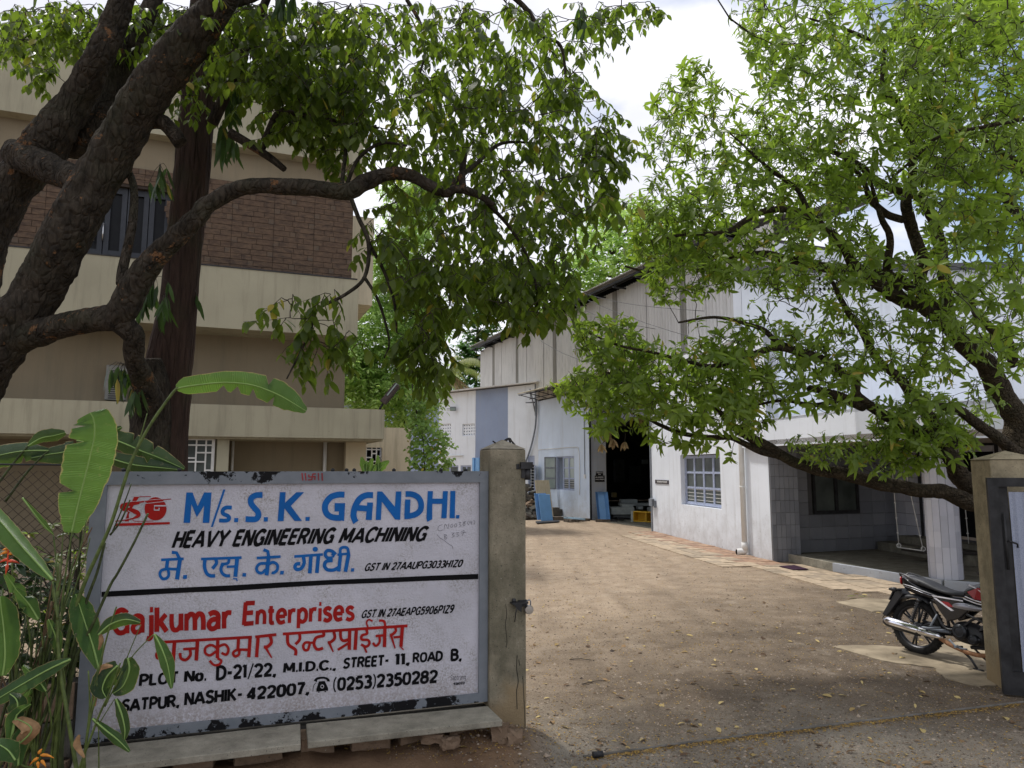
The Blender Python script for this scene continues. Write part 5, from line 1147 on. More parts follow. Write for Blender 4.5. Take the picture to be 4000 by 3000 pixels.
def m_bark(name, a, b, patch=None, sc=14, stretch=(1, 1, .4)):
    m = M(name, .95, .1); n1 = m.noise(sc, 8, .72, stretch); c = m.mix(m.ramp(n1, .36, .66), a, b)
    if patch: c = m.mix(m.ramp(m.noise(3.4, 6, .75), .60, .63), c, patch)
    c = m.mix(m.math('MULTIPLY', m.ramp(m.noise(2.2, 4), .5, .7), .35), c, lin(.05, .055, .03))
    v = m.n('ShaderNodeTexVoronoi', feature='DISTANCE_TO_EDGE'); v.inputs['Scale'].default_value = sc * 1.6
    mp = m.n('ShaderNodeMapping'); mp.inputs['Scale'].default_value = stretch; m.l(m.mix(.16, m.pos, m.n('ShaderNodeTexNoise').outputs['Color']), mp.inputs[0]); m.l(mp.outputs[0], v.inputs['Vector'])
    m.col(c); m.bump(m.math('ADD', m.math('MULTIPLY', m.ramp(v.outputs['Distance'], 0, .22), .8), n1), 1.0, .022); return m.m
BARK_A = m_bark('rough_flaking_bark', lin(.021, .018, .015), lin(.075, .062, .048), lin(.17, .09, .045))
BARK_E = m_bark('smooth_brown_bark', lin(.030, .021, .018), lin(.075, .048, .038), None, 11, (1, 1, .12))
BARK_R = m_bark('mango_bark', lin(.032, .026, .019), lin(.095, .075, .05), None, 16, (1, 1, 1))
TWIG = simple('dark_twig', lin(.05, .042, .034), .85, .1, 0, .3, 30)

TPL_T = np.array([.0, .22, .5, .78, 1.0]); 
def leaf_arrays(P, D, Nn, L, Wd, bend=.18, prof=(.75, 1.0, .62), fold=.22, droop=None):
    """arrays of folded, slightly drooping leaves; 11 verts, 8 faces each"""
    P = np.asarray(P, float); D = np.asarray(D, float); Nn = np.asarray(Nn, float); n = len(P)
    D /= np.linalg.norm(D, axis=1, keepdims=True) + 1e-9; S = np.cross(D, Nn); S /= np.linalg.norm(S, axis=1, keepdims=True) + 1e-9; Nn = np.cross(S, D)
    L = np.asarray(L, float).reshape(-1, 1); Wd = np.asarray(Wd, float).reshape(-1, 1); b = np.broadcast_to(np.asarray(bend, float).reshape(-1, 1), L.shape)
    V = np.zeros((n, 11, 3)); V[:, 0] = P
    for i, (t, w_) in enumerate(zip((.22, .5, .78), prof)):
        c = P + D * L * t - Nn * L * b * t * t; s = S * Wd * w_ * .5; f = Nn * Wd * w_ * fold
        V[:, 1 + i * 3] = c - s + f; V[:, 2 + i * 3] = c; V[:, 3 + i * 3] = c + s + f
    V[:, 10] = P + D * L - Nn * L * b
    base = np.arange(n)[:, None] * 11
    T3 = np.array([[0, 2, 1], [0, 3, 2], [7, 8, 10], [8, 9, 10]]); Q4 = np.array([[1, 2, 5, 4], [2, 3, 6, 5], [4, 5, 8, 7], [5, 6, 9, 8]])
    return V.reshape(-1, 3), (T3[None] + base[:, :, None]).reshape(-1, 3), (Q4[None] + base[:, :, None]).reshape(-1, 4)
def np_mesh(name, V, T3, Q4, mats, off):
    me = bpy.data.meshes.new(name); V = V - np.array(off); me.vertices.add(len(V)); me.vertices.foreach_set('co', V.astype(np.float32).ravel())
    nl = len(T3) * 3 + len(Q4) * 4; me.loops.add(nl); me.loops.foreach_set('vertex_index', np.concatenate([T3.ravel(), Q4.ravel()]).astype(np.int32))
    me.polygons.add(len(T3) + len(Q4)); ls = np.concatenate([np.arange(len(T3)) * 3, len(T3) * 3 + np.arange(len(Q4)) * 4]).astype(np.int32)
    me.polygons.foreach_set('loop_start', ls); me.polygons.foreach_set('use_smooth', np.ones(len(ls), bool)); me.update(calc_edges=True)
    for m in mats: me.materials.append(m)
    return me
_UNIT = {}
def crown(parent, lv, mat, bend, prof, fold=.22, big=0, name='crown'):
    """lv: list of (P, D, N, L, W). The `big` largest in view become single leaf parts, the rest one crown"""
    if not lv: return
    P = np.array([tuple(x[0]) for x in lv]); D = np.array([tuple(x[1]) for x in lv]); Nn = np.array([tuple(x[2]) for x in lv]); L = np.array([x[3] for x in lv]); Wd = np.array([x[4] for x in lv])
    keep = np.ones(len(lv), bool)
    if big:
        sc = []
        for i in range(len(lv)):
            q = to_px(P[i]); sc.append(L[i] / max(P[i][1], .1) if q and -20 < q[0] < 4020 and -20 < q[1] < 3020 else 0)
        idx = np.argsort(sc)[::-1][:big]; idx = [i for i in idx if sc[i] > 0]; keep[idx] = False
        key = (mat.name, prof, bend, fold)
        if key not in _UNIT:
            ar = .34; V, T3, Q4 = leaf_arrays([(0, 0, 0)], [(0, 1, 0)], [(0, 0, 1)], [1], [1 / 1.0], bend, prof, 0); V = V.copy(); V[:, 2] += np.abs(V[:, 0]) * 0
            _UNIT[key] = np_mesh('leaf', V, T3, Q4, [mat], (0, 0, 0))
        me = _UNIT[key]; off = wloc(parent)
        for i in idx:
            d = Vector(D[i]).normalized(); s = d.cross(Vector(Nn[i])).normalized(); n_ = s.cross(d)
            mt = Matrix(((s.x * Wd[i], d.x * L[i], n_.x * L[i], P[i][0] - off.x), (s.y * Wd[i], d.y * L[i], n_.y * L[i], P[i][1] - off.y), (s.z * Wd[i], d.z * L[i], n_.z * L[i], P[i][2] - off.z), (0, 0, 0, 1)))
            o = bpy.data.objects.new('leaf', me); link(o, parent); o.matrix_local = mt
    V, T3, Q4 = leaf_arrays(P[keep], D[keep], Nn[keep], L[keep], Wd[keep], bend, prof, fold)
    o = bpy.data.objects.new(name, np_mesh(name, V, T3, Q4, [mat], wloc(parent))); link(o, parent); tag(o, None, None, None, 'stuff'); return o
def limb_pts(pp, sub=6): 
    return catmull([at(*p) if len(p) == 3 else Vector(p[:3]) for p in pp], sub)
def bark_mesh(mb, path, rad, seg=14, amp=.12, fr=6, seedz=0):
    b0 = len(mb.v); mb.tube(path, rad, seg, 0, True)
    n = len(path)
    for i in range(n):
        for k in range(seg):
            j = b0 + i * seg + k; v = Vector(mb.v[j]); c = path[i]; d = v - c
            a = 1 + amp * (mnoise.noise(v * fr) + .6 * mnoise.noise(v * fr * 2.7 + Vector((seedz, 0, 0)))); mb.v[j] = tuple(c + d * a)
def in_poly(x, y, pg):
    c = False; j = len(pg) - 1
    for i in range(len(pg)):
        if (pg[i][1] > y) != (pg[j][1] > y) and x < (pg[j][0] - pg[i][0]) * (y - pg[i][1]) / (pg[j][1] - pg[i][1]) + pg[i][0]: c = not c
        j = i
    return c
def sample(pg, n, Y0, Y1, rnd):
    xs = [p[0] for p in pg]; ys = [p[1] for p in pg]; out = []
    while len(out) < n:
        x, y = rnd.uniform(min(xs), max(xs)), rnd.uniform(min(ys), max(ys))
        if in_poly(x, y, pg): out.append(at(x, y, rnd.uniform(Y0, Y1)))
    return out
def grow(targets, nodes, mb, rnd, sag=.08, r0=.0035, rk=.0055, seg=4, wob=.06):
    """attach every target to the nearest piece of wood already there; returns twig ends with directions"""
    N = [tuple(p) for p in nodes]; A = np.array(N); res = []
    d0 = [float(np.min(((A - np.array(tuple(t))) ** 2).sum(1))) for t in targets]
    cap = np.zeros((len(A) + len(targets) * 5, 3)); cap[:len(A)] = A; m = len(A)
    for i in sorted(range(len(targets)), key=lambda i: d0[i]):
        t = targets[i]; dd = ((cap[:m] - np.array(tuple(t))) ** 2).sum(1); j = int(np.argmin(dd)); s = Vector(cap[j]); L = (t - s).length
        if L < .02: continue
        mid = [s.lerp(t, f) + Vector((rnd.uniform(-1, 1), rnd.uniform(-1, 1), rnd.uniform(-1, 1) + sag * 4)) * L * wob * math.sin(math.pi * f) for f in (.25, .5, .75)]
        path = [s] + mid + [t]; mb.tube(path, [r0 + rk * L, r0 + rk * L * .75, r0 + rk * L * .5, r0 + rk * L * .25, r0 * .8], seg, cap=False)
        for q in mid[1:] + [t]: cap[m] = tuple(q); m += 1
        res.append((t, (t - mid[-1]).normalized()))
    return res

# ------------------------------------------------------------------ big leaning tree on the left
lt = thing('leaning_tree', 'big rough-barked leaning tree with a limb reaching across above the sign', 'tree', (-4.3, 6.0, 0))
LIMB = [  # ([(px, py, depth)...], [radius px...], tag)
    ([(-260, 2400, 6.3), (-230, 1900, 6.2), (-150, 1580, 6.1), (0, 1330, 6.0), (140, 1150, 6.0), (268, 900, 5.9), (415, 640, 5.9), (560, 395, 5.8), (715, 190, 5.7), (860, 10, 5.6), (1050, -250, 5.4)], [150, 130, 110, 100, 88, 90, 84, 84, 86, 62, 40]),
    ([(-120, 1350, 6.5), (-80, 1000, 6.5), (20, 780, 6.5), (110, 650, 6.5), (190, 545, 6.4), (300, 385, 6.4), (390, 215, 6.3), (461, 50, 6.3), (520, -150, 6.2)], [90, 85, 78, 84, 84, 62, 54, 50, 40]),
    ([(250, 560, 6.7), (350, 540, 6.7), (440, 360, 6.8), (500, 210, 6.8), (590, 20, 6.9), (640, -120, 6.9)], [60, 60, 52, 44, 34, 30]),
    ([(60, 600, 6.4), (150, 640, 6.25), (250, 680, 6.1), (330, 720, 5.95)], [58, 62, 56, 48]),
    ([(60, 1330, 6.0), (150, 1300, 5.95), (244, 1272, 5.9), (370, 1248, 5.85), (466, 1225, 5.8), (521, 1125, 5.75), (597, 1017, 5.7), (678, 935, 5.65), (770, 848, 5.6), (812, 800, 5.6), (954, 732, 5.6), (1162, 730, 5.6), (1351, 748, 5.6), (1420, 715, 5.6), (1502, 683, 5.6), (1597, 683, 5.6), (1727, 750, 5.6), (1784, 738, 5.6), (1859, 757, 5.6), (1930, 800, 5.6)], [60, 54, 47, 48, 58, 56, 47, 40, 38, 35, 33, 33, 34, 34, 27, 26, 22, 17, 15, 9]),
    ([(450, 1240, 5.8), (521, 1310, 5.9), (525, 1400, 6.05), (560, 1490, 6.3), (590, 1580, 6.5)], [48, 40, 38, 44, 50]),
    ([(475, 1110, 5.78), (478, 1060, 5.8), (500, 960, 5.85), (520, 850, 5.9), (520, 720, 6.0), (470, 600, 6.1)], [22, 20, 18, 17, 15, 12]),
    ([(705, 560, 5.9), (640, 480, 5.9), (560, 480, 5.9), (520, 470, 5.9)], [28, 30, 30, 30]),
    ([(830, 480, 6.2), (900, 330, 6.2), (960, 190, 6.2), (1040, 0, 6.2), (1100, -150, 6.2)], [24, 22, 18, 17, 14]),
    ([(900, 520, 6.0), (985, 570, 6.0), (1060, 620, 6.0), (1112, 662, 6.0)], [20, 18, 15, 12]),
    ([(1010, 600, 6.0), (1040, 540, 6.0), (1090, 440, 6.0), (1180, 450, 5.9), (1300, 470, 5.8), (1420, 490, 5.8), (1480, 500, 5.8)], [18, 17, 13, 9, 8, 6, 4]),
    ([(1335, 735, 5.6), (1345, 640, 5.7), (1370, 540, 5.8), (1470, 490, 5.9)], [9, 8, 7, 4]), ([(1350, 735, 5.6), (1400, 620, 5.6), (1490, 560, 5.6), (1590, 570, 5.6)], [9, 8, 7, 4]),
    ([(1370, 770, 5.6), (1400, 850, 5.6), (1440, 950, 5.6), (1425, 1080, 5.6), (1350, 1150, 5.5), (1240, 1210, 5.4), (1210, 1300, 5.35), (1120, 1480, 5.3)], [9, 9, 9, 8, 7, 6, 5, 3]),
    ([(1440, 950, 5.6), (1500, 1060, 5.7), (1540, 1180, 5.7), (1550, 1300, 5.7)], [8, 7, 6, 3]), ([(1425, 1085, 5.6), (1480, 1180, 5.6), (1520, 1330, 5.6), (1500, 1400, 5.6)], [7, 6, 4, 3]),
    ([(1810, 745, 5.6), (1805, 680, 5.65), (1815, 600, 5.7)], [15, 14, 12]),
    ([(1590, 0, 6.6), (1640, 90, 6.5), (1660, 200, 6.5), (1630, 320, 6.4)], [9, 8, 6, 4]), ([(1950, -60, 7), (2060, 40, 7), (2120, 140, 7), (2190, 180, 7), (2210, 330, 6.9), (2190, 430, 6.8)], [14, 11, 9, 7, 5, 3]),
    ([(860, 10, 5.6), (1100, -60, 6.0), (1400, -80, 6.6), (1700, -120, 7), (1950, -60, 7)], [40, 34, 28, 20, 14]), ([(1050, -250, 5.4), (1300, -500, 5.2), (1500, -900, 4.8)], [60, 50, 40]),
    ([(1727, 750, 5.6), (1860, 640, 6.0), (1960, 560, 6.4), (2100, 560, 6.6)], [12, 9, 7, 4]), ([(1900, 790, 5.6), (2000, 900, 5.9), (2080, 1050, 6.0), (2100, 1200, 6.1)], [9, 7, 5, 3])]
nodes = []; i = 0
for pts, rads in LIMB:
    P = limb_pts(pts, 6); Ys = interp([p[2] for p in pts], len(P)); rr = [r * Y / F for r, Y in zip(interp(rads, len(P)), Ys)]; mx_ = max(rr)
    mb = MB()
    if mx_ > .06: bark_mesh(mb, catmull(P, 3), interp(rr, (len(P) - 1) * 3 + 1), 26, .13, 7)
    else: mb.tube(P, rr, 8)
    mb.build('trunk' if i == 0 else 'branch', BARK_A, lt)
    if i not in (0, 5, 7, 3): nodes += [p for p in P if to_px(p)]
    i += 1
rnd = random.Random(5); tg = []
REG = [([(1400, 0), (2350, 0), (2380, 120), (2300, 300), (2430, 400), (2380, 740), (2310, 960), (2230, 1110), (1980, 1160), (1780, 1050), (1520, 880), (1440, 600)], 350, 5.4, 8.4), ([(1880, 1000), (2280, 1000), (2200, 1200), (2120, 1240), (1980, 1230), (1860, 1150)], 30, 5.4, 7.2),
       ([(1700, 300), (2200, 300), (2250, 1150), (1950, 1250), (1700, 1000)], 50, 5.4, 7.6),
       ([(760, 0), (1420, 0), (1430, 480), (1150, 470), (960, 330), (800, 260)], 250, 5.4, 7.8), ([(860, 200), (1430, 200), (1430, 560), (1130, 540), (900, 380)], 40, 5.6, 7), ([(0, 0), (800, 0), (720, 180), (350, 200), (120, 230), (0, 160)], 120, 6.4, 8.0),
       ([(1420, 850), (1800, 1020), (1820, 1180), (1720, 1330), (1640, 1300), (1500, 1080)], 46, 5.3, 6.6), ([(1620, 1300), (1760, 1300), (1740, 1450), (1680, 1500), (1630, 1450)], 7, 5.3, 6.0), ([(1850, 1080), (2200, 1100), (2080, 1190), (1900, 1200)], 10, 5.5, 6.6),
       ([(1060, 1150), (1330, 1120), (1400, 1380), (1250, 1420), (1100, 1330)], 13, 5.2, 5.6), ([(2300, 0), (2600, 0), (2560, 60), (2380, 130)], 12, 6.5, 7.5), ([(1000, 420), (1420, 450), (1420, 640), (1130, 560)], 14, 5.7, 6.2),
       ([(2300, 440), (2440, 520), (2400, 700), (2300, 800)], 14, 6, 7), ([(120, 240), (230, 250), (220, 330), (140, 320)], 4, 6.3, 6.5), ([(640, 220), (830, 210), (800, 420), (660, 400)], 10, 6.1, 6.5), ([(1590, 1250), (1700, 1280), (1690, 1430), (1620, 1420)], 6, 5.3, 5.8)]
for pg, n, a, b in REG: tg += sample(pg, int(n * 2.0), a, b, rnd)
over = []
while len(over) < 520:                      # the crown goes on overhead, unseen, put in to shade the left side
    p = Vector((rnd.uniform(-9, 1.2), rnd.uniform(-1.5, 8.5), rnd.uniform(5.2, 8.6))); q = to_px(p)
    if q is None or q[1] < -150: over.append(p)
tw = MB(); ends = grow(tg + over, nodes, tw, rnd, .1)
lv = []
for t, d in ends:
    q = to_px(t); near = q and q[1] > -150; L = rnd.uniform(.14, .34); n = int(L / .028) if near else 8
    dr = Vector((rnd.uniform(-1.1, 1.1), rnd.uniform(-.9, .9), rnd.uniform(-1, -.25))).normalized(); e = t + dr * L; side = dr.orthogonal().normalized()
    tw.tube([t, t.lerp(e, .5) + side * .015, e], [.003, .0024, .0015], 3, cap=False)
    for k in range(n):
        f = (k + .5) / n; p = t.lerp(e, f); a = k * 2.4 + rnd.uniform(-.5, .5); h = Vector((math.cos(a), math.sin(a), 0)); D = (h * rnd.uniform(.45, 1.0) + Vector((0, 0, -1)) * rnd.uniform(.5, 1.25)).normalized()
        Nn = (h * .6 + Vector((rnd.uniform(-.5, .5), rnd.uniform(-.5, .5), rnd.uniform(.3, 1)))).normalized(); l = rnd.uniform(.07, .145) * (1 if near else 1.35)
        lv.append((p, D, Nn, l, l * rnd.uniform(.42, .54)))
tag(tw.build('twigs', TWIG, lt), None, None, None, 'stuff')
crown(lt, lv, LF_L, .14, (.72, 1.0, .66), .2, 290)

# ------------------------------------------------------------------ straight smooth-barked tree with long hanging leaves
et = thing('straight_tree', 'straight smooth-barked brown tree with drooping wavy leaves behind the leaning tree', 'tree', (-3.3, 7.0, 0))
mb = MB(); P = limb_pts([(600, 2500, 7), (612, 2000, 7), (632, 1700, 7), (650, 1500, 7), (672, 1350, 7), (698, 1180, 7), (718, 963, 7), (742, 760, 7), (756, 597, 7), (776, 380, 7), (795, 108, 7), (812, -120, 7), (850, -700, 7)], 8)
bark_mesh(mb, P, [r * 7 / F for r in interp([112, 108, 96, 90, 84, 70, 68, 68, 68, 66, 60, 58, 50], len(P))], 28, .045, 5); mb.build('trunk', BARK_E, et)
mb = MB(); P = limb_pts([(560, 2400, 6.8), (575, 1900, 6.8), (590, 1650, 6.8), (600, 1500, 6.75), (595, 1400, 6.7)], 8); bark_mesh(mb, P, [r * 6.8 / F for r in interp([90, 84, 74, 58, 30], len(P))], 22, .12, 7); mb.build('side_stem', BARK_A, et)
tw = MB(); lv = []
for (x, y, sx, sy, n, Y) in [(890, 480, 60, 130, 17, 6.7), (880, 600, 50, 100, 14, 6.6), (625, 720, 45, 60, 8, 6.6), (560, 1180, 35, 60, 9, 6.45), (600, 1160, 50, 60, 10, 6.4), (640, 1230, 30, 60, 6, 6.3), (480, 1500, 60, 60, 12, 6.35), (520, 1560, 40, 50, 9, 6.4), (1120, 20, 60, 40, 11, 6.0), (2275, 90, 25, 60, 7, 6.2), (765, 1180, 10, 30, 2, 6.8)]:
    a = at(x, y - sy * 1.3, Y)
    for k in range(n):
        p = at(x + rnd.gauss(0, sx * .45), y - sy * .6 + rnd.uniform(-.6, .5) * sy, Y + rnd.uniform(-.2, .2)); tw.tube([a, (a + p) / 2 + Vector((0, 0, .03)), p], .0025, 3, cap=False)
        for j in range(rnd.choice((2, 3))):
            D = Vector((rnd.uniform(-.35, .35), rnd.uniform(-.35, .35), -1)); l = rnd.uniform(.16, .25); lv.append((p, D, (rnd.uniform(-1, 1), -1, rnd.uniform(-.2, .4)), l, l * .17))
tag(tw.build('twigs', TWIG, et), None, None, None, 'stuff'); crown(et, lv, LF_W, .12, (.9, 1.0, .7), .25, 200)

# ------------------------------------------------------------------ mango tree on the right
mt_ = thing('mango_tree', 'spreading mango tree behind the right gate pillar with bright lance-shaped leaves', 'tree', at(4050, 2300, 8.6).xy.to_3d())
LR = [([(3950, 2640, 8.6), (3960, 2300, 8.6), (3985, 2000, 8.6), (3990, 1800, 8.6), (3950, 1600, 8.6), (3872, 1451, 8.5), (3767, 1346, 8.4), (3672, 1231, 8.4), (3600, 1136, 8.3), (3608, 1027, 8.3), (3568, 895, 8.3), (3540, 800, 8.3), (3558, 729, 8.3), (3568, 630, 8.2), (3562, 563, 8.2), (3522, 464, 8.1), (3509, 398, 8.1), (3449, 351, 8.0), (3452, 186, 8.0), (3429, 166, 8.0), (3350, 133, 7.9), (3270, 106, 7.9), (3164, 73, 7.8)], [74, 68, 58, 52, 45, 40, 34, 30, 26, 24, 22, 22, 17, 15, 14, 12, 11, 9, 8, 8, 7, 6, 4]),
      ([(3720, 1290, 8.4), (3690, 1180, 8.5), (3681, 1061, 8.5), (3661, 895, 8.6), (3628, 815, 8.6), (3588, 769, 8.6), (3509, 749, 8.6), (3429, 703, 8.6), (3363, 650, 8.5), (3297, 610, 8.5), (3230, 590, 8.4), (3111, 577, 8.4)], [26, 24, 24, 22, 20, 20, 16, 14, 13, 11, 9, 6]),
      ([(3529, 855, 8.3), (3462, 835, 8.2), (3403, 782, 8.1), (3370, 700, 8.0), (3300, 620, 7.9)], [16, 15, 13, 10, 6]),
      ([(3540, 1180, 8.3), (3469, 1061, 8.1), (3476, 928, 8.0), (3442, 849, 7.9), (3400, 700, 7.8)], [20, 17, 14, 11, 6]),
      ([(3672, 1231, 8.4), (3500, 1150, 8.2), (3400, 1090, 8.0), (3330, 1034, 7.9), (3297, 961, 7.8), (3230, 902, 7.8), (3164, 849, 7.7), (3098, 822, 7.7), (3012, 819, 7.6), (2925, 855, 7.6), (2846, 902, 7.5), (2700, 915, 7.5), (2600, 930, 7.5)], [30, 26, 23, 21, 19, 17, 15, 14, 13, 12, 10, 7, 4]),
      ([(3164, 849, 7.7), (3124, 749, 7.7), (3071, 703, 7.7), (3018, 670, 7.6), (2945, 603, 7.6), (2850, 520, 7.6)], [12, 10, 9, 8, 6, 3]),
      ([(3600, 1136, 8.3), (3495, 1094, 8.4), (3330, 1061, 8.6), (3217, 1041, 8.7), (3065, 1008, 8.8), (2985, 994, 8.9), (2799, 1001, 9.0), (2700, 1008, 9.0), (2560, 1060, 9.1), (2440, 1040, 9.2)], [22, 22, 22, 20, 18, 16, 13, 11, 7, 4]),
      ([(4200, 900, 7.9), (4000, 663, 7.8), (3913, 597, 7.8), (3800, 520, 7.8)], [24, 15, 12, 6]), ([(4200, 1150, 8.0), (4000, 855, 8.0), (3926, 762, 8.0), (3880, 716, 8.0), (3787, 676, 8.0), (3734, 636, 8.0), (3640, 560, 8.0)], [30, 22, 18, 16, 13, 10, 5]),
      ([(4000, 464, 7.0), (3860, 491, 7.1), (3680, 530, 7.2), (3595, 597, 7.3), (3480, 700, 7.4)], [9, 8, 7, 6, 4]),
      ([(4020, 2010, 8.4), (3900, 1985, 8.2), (3784, 1965, 8.0), (3689, 1930, 8.0), (3560, 1913, 8.0), (3440, 1887, 8.0), (3345, 1861, 8.0), (3260, 1846, 8.0), (3190, 1838, 8.0), (3139, 1818, 8.0), (3045, 1778, 7.95), (3002, 1750, 7.9), (2916, 1698, 7.9), (2847, 1655, 7.9)], [42, 38, 33, 29, 27, 27, 25, 24, 22, 21, 20, 19, 19, 15]),
      ([(3045, 1782, 7.95), (2976, 1767, 7.9), (2907, 1733, 7.9), (2856, 1711, 7.9), (2804, 1710, 7.9), (2753, 1707, 7.85), (2658, 1690, 7.8), (2581, 1664, 7.8), (2529, 1638, 7.8), (2440, 1600, 7.8)], [16, 14, 12, 11, 11, 10, 9, 8, 6, 4]),
      ([(2847, 1655, 7.9), (2800, 1590, 7.9), (2740, 1540, 7.8), (2640, 1500, 7.8), (2500, 1480, 7.7), (2350, 1450, 7.6)], [11, 9, 7, 6, 5, 3]),
      ([(3950, 1990, 8.5), (3800, 1900, 8.2), (3740, 1830, 8.0), (3698, 1767, 7.9), (3646, 1707, 7.9), (3560, 1672, 7.8), (3509, 1655, 7.8), (3423, 1604, 7.8), (3350, 1544, 7.7), (3346, 1500, 7.7), (3302, 1466, 7.7), (3217, 1406, 7.6), (3131, 1372, 7.6), (3028, 1329, 7.6), (2959, 1277, 7.5), (2800, 1240, 7.5), (2650, 1260, 7.5)], [44, 40, 34, 28, 24, 22, 20, 19, 18, 17, 16, 15, 13, 11, 9, 6, 4]),
      ([(3371, 1590, 7.75), (3285, 1552, 7.7), (3208, 1526, 7.6), (3160, 1515, 7.6)], [19, 17, 15, 13]), ([(3300, 1560, 7.7), (3180, 1580, 7.7), (3060, 1565, 7.7), (2960, 1580, 7.7)], [11, 9, 7, 4]),
      ([(3217, 1406, 7.6), (3100, 1370, 7.4), (3002, 1363, 7.4), (2873, 1406, 7.3), (2787, 1432, 7.3), (2701, 1415, 7.2), (2560, 1380, 7.2), (2420, 1350, 7.2), (2300, 1300, 7.2)], [14, 13, 13, 12, 10, 8, 6, 5, 3]),
      ([(3732, 1750, 8.0), (3603, 1595, 8.1), (3517, 1483, 8.2), (3431, 1406, 8.2), (3371, 1294, 8.3), (3302, 1200, 8.3), (3250, 1100, 8.3)], [28, 22, 18, 16, 14, 12, 8]),
      ([(4010, 1800, 8.3), (3861, 1681, 8.0), (3732, 1604, 7.8), (3600, 1560, 7.6), (3480, 1440, 7.5)], [26, 22, 18, 12, 6]), ([(3964, 1423, 8.2), (3938, 1337, 8.0), (3861, 1269, 7.9), (3809, 1217, 7.9), (3780, 1100, 7.8)], [20, 18, 15, 12, 6]),
      ([(3700, 2000, 8.0), (3740, 1850, 8.0), (3735, 1790, 8.0)], [1, 2, 2])]
nodes = []; i = 0
for pts, rads in LR[:-1]:
    P = limb_pts(pts, 6); Ys = interp([p[2] for p in pts], len(P)); rr = [r * Y / F for r, Y in zip(interp(rads, len(P)), Ys)]
    for j in range(1, len(P) - 1): P[j] = P[j] + Vector(mnoise.noise_vector(P[j] * 3.1)) * rr[j] * .5
    mb = MB()
    if max(rr) > .05: bark_mesh(mb, catmull(P, 2), interp(rr, (len(P) - 1) * 2 + 1), 16, .13, 8)
    else: mb.tube(P, rr, 7)
    mb.build('trunk' if i == 0 else 'branch', BARK_R, mt_)
    nodes += P[(30 if i == 0 else 4):]; i += 1
rnd = random.Random(9); tg = []
RG = [([(2880, 0), (4000, 0), (4000, 700), (3300, 780), (2900, 700), (2980, 400)], 430, 7.0, 9.6), ([(3500, 0), (4000, 0), (4000, 1500), (3700, 1250), (3560, 700)], 300, 6.2, 9.4),
      ([(2490, 420), (2700, 260), (2960, 420), (3300, 700), (3450, 1000), (3100, 1150), (2700, 1010), (2440, 1000), (2560, 640)], 235, 7.0, 9.4), ([(2440, 800), (2720, 760), (2900, 1100), (2600, 1190), (2500, 1060)], 75, 7.2, 9.0),
      ([(2870, 1050), (3600, 1000), (3950, 1350), (3900, 1700), (3500, 1550), (3000, 1300)], 120, 7.0, 8.8),
      ([(2230, 1270), (2420, 1260), (2620, 1400), (2850, 1380), (3050, 1480), (2900, 1660), (2640, 1640), (2420, 1560), (2190, 1590), (2160, 1510), (2320, 1440)], 170, 6.9, 8.3),
      ([(2600, 1300), (3000, 1250), (3400, 1450), (3300, 1600), (2900, 1620), (2650, 1500)], 85, 7.0, 8.2), ([(2500, 1640), (3000, 1640), (3000, 1740), (2700, 1790), (2480, 1720)], 26, 7.4, 7.9), ([(3080, 1740), (3760, 1690), (3740, 1800), (3450, 1850), (3080, 1790)], 34, 7.5, 8.0),
      ([(3400, 1560), (3760, 1560), (3820, 1730), (3450, 1740)], 40, 7.3, 8.2), ([(2250, 1560), (2500, 1560), (2480, 1690), (2330, 1680)], 12, 7.3, 7.8), ([(2700, 250), (2760, 230), (2760, 330), (2690, 320)], 3, 7.8, 8.0)]
for pg, n, a, b in RG: tg += sample(pg, int(n * 3.3), a, b, rnd)
tg = [t for t in tg if mnoise.noise(t * 1.25) > -.17 or rnd.random() < .35]
over = []
while len(over) < 160:
    p = Vector((rnd.uniform(1.5, 8.5), rnd.uniform(4.5, 11.5), rnd.uniform(6.0, 9.5))); q = to_px(p)
    if q is None or q[1] < -100 or q[0] > 4150: over.append(p)
tw = MB(); ends = grow(tg + over, nodes, tw, rnd, .15)
lv = []
for t, d in ends:
    n = rnd.randint(6, 10); d = (d + Vector((0, 0, .35)) + Vector((rnd.uniform(-.5, .5), rnd.uniform(-.5, .5), 0))).normalized(); e = t + d * rnd.uniform(.08, .16); tw.tube([t, e], [.003, .0022], 3, cap=False); s = d.orthogonal().normalized(); u = d.cross(s)
    sz = rnd.uniform(.62, 1.22)
    for k in range(n):
        a = k * 2.4 + rnd.uniform(-.3, .3); h = s * math.cos(a) + u * math.sin(a); D = (h * rnd.uniform(.7, 1) + d * rnd.uniform(-.1, .7) + Vector((0, 0, rnd.uniform(-.45, .05)))).normalized()
        Nn = (d + Vector((0, 0, .7)) - h * .1).normalized(); l = rnd.uniform(.07, .15) * sz; lv.append((t.lerp(e, rnd.uniform(.1, 1)), D, Nn, l, l * rnd.uniform(.27, .40)))
tag(tw.build('twigs', TWIG, mt_), None, None, None, 'stuff')
crown(mt_, lv, LF_R, .26, (.8, 1.0, .66), .2, 290)
# dry tufts hanging at the mango tree's left end
lv = []
for x, y in ((2395, 1715), (2440, 1725), (2350, 1735), (2500, 1625), (2380, 1690)):
    p = at(x, y, 7.6)
    for k in range(14): l = rnd.uniform(.06, .12); lv.append((p, (rnd.uniform(-.7, .7), rnd.uniform(-.7, .7), -1), (rnd.uniform(-1, 1), -1, .2), l, l * .25))
crown(mt_, lv, LF_DRY, .3, (.8, 1.0, .66), .3, 0, 'dry_leaves')
mb = MB()
for x, y in ((2395, 1715), (2440, 1725), (2350, 1735), (2500, 1625)): mb.tube([at(2430, 1640, 7.7), at((x + 2430) / 2 + 10, (y + 1640) / 2, 7.65), at(x, y, 7.6)], .004, 4)
tag(mb.build('dry_twigs', TWIG, mt_), None, None, None, 'stuff')

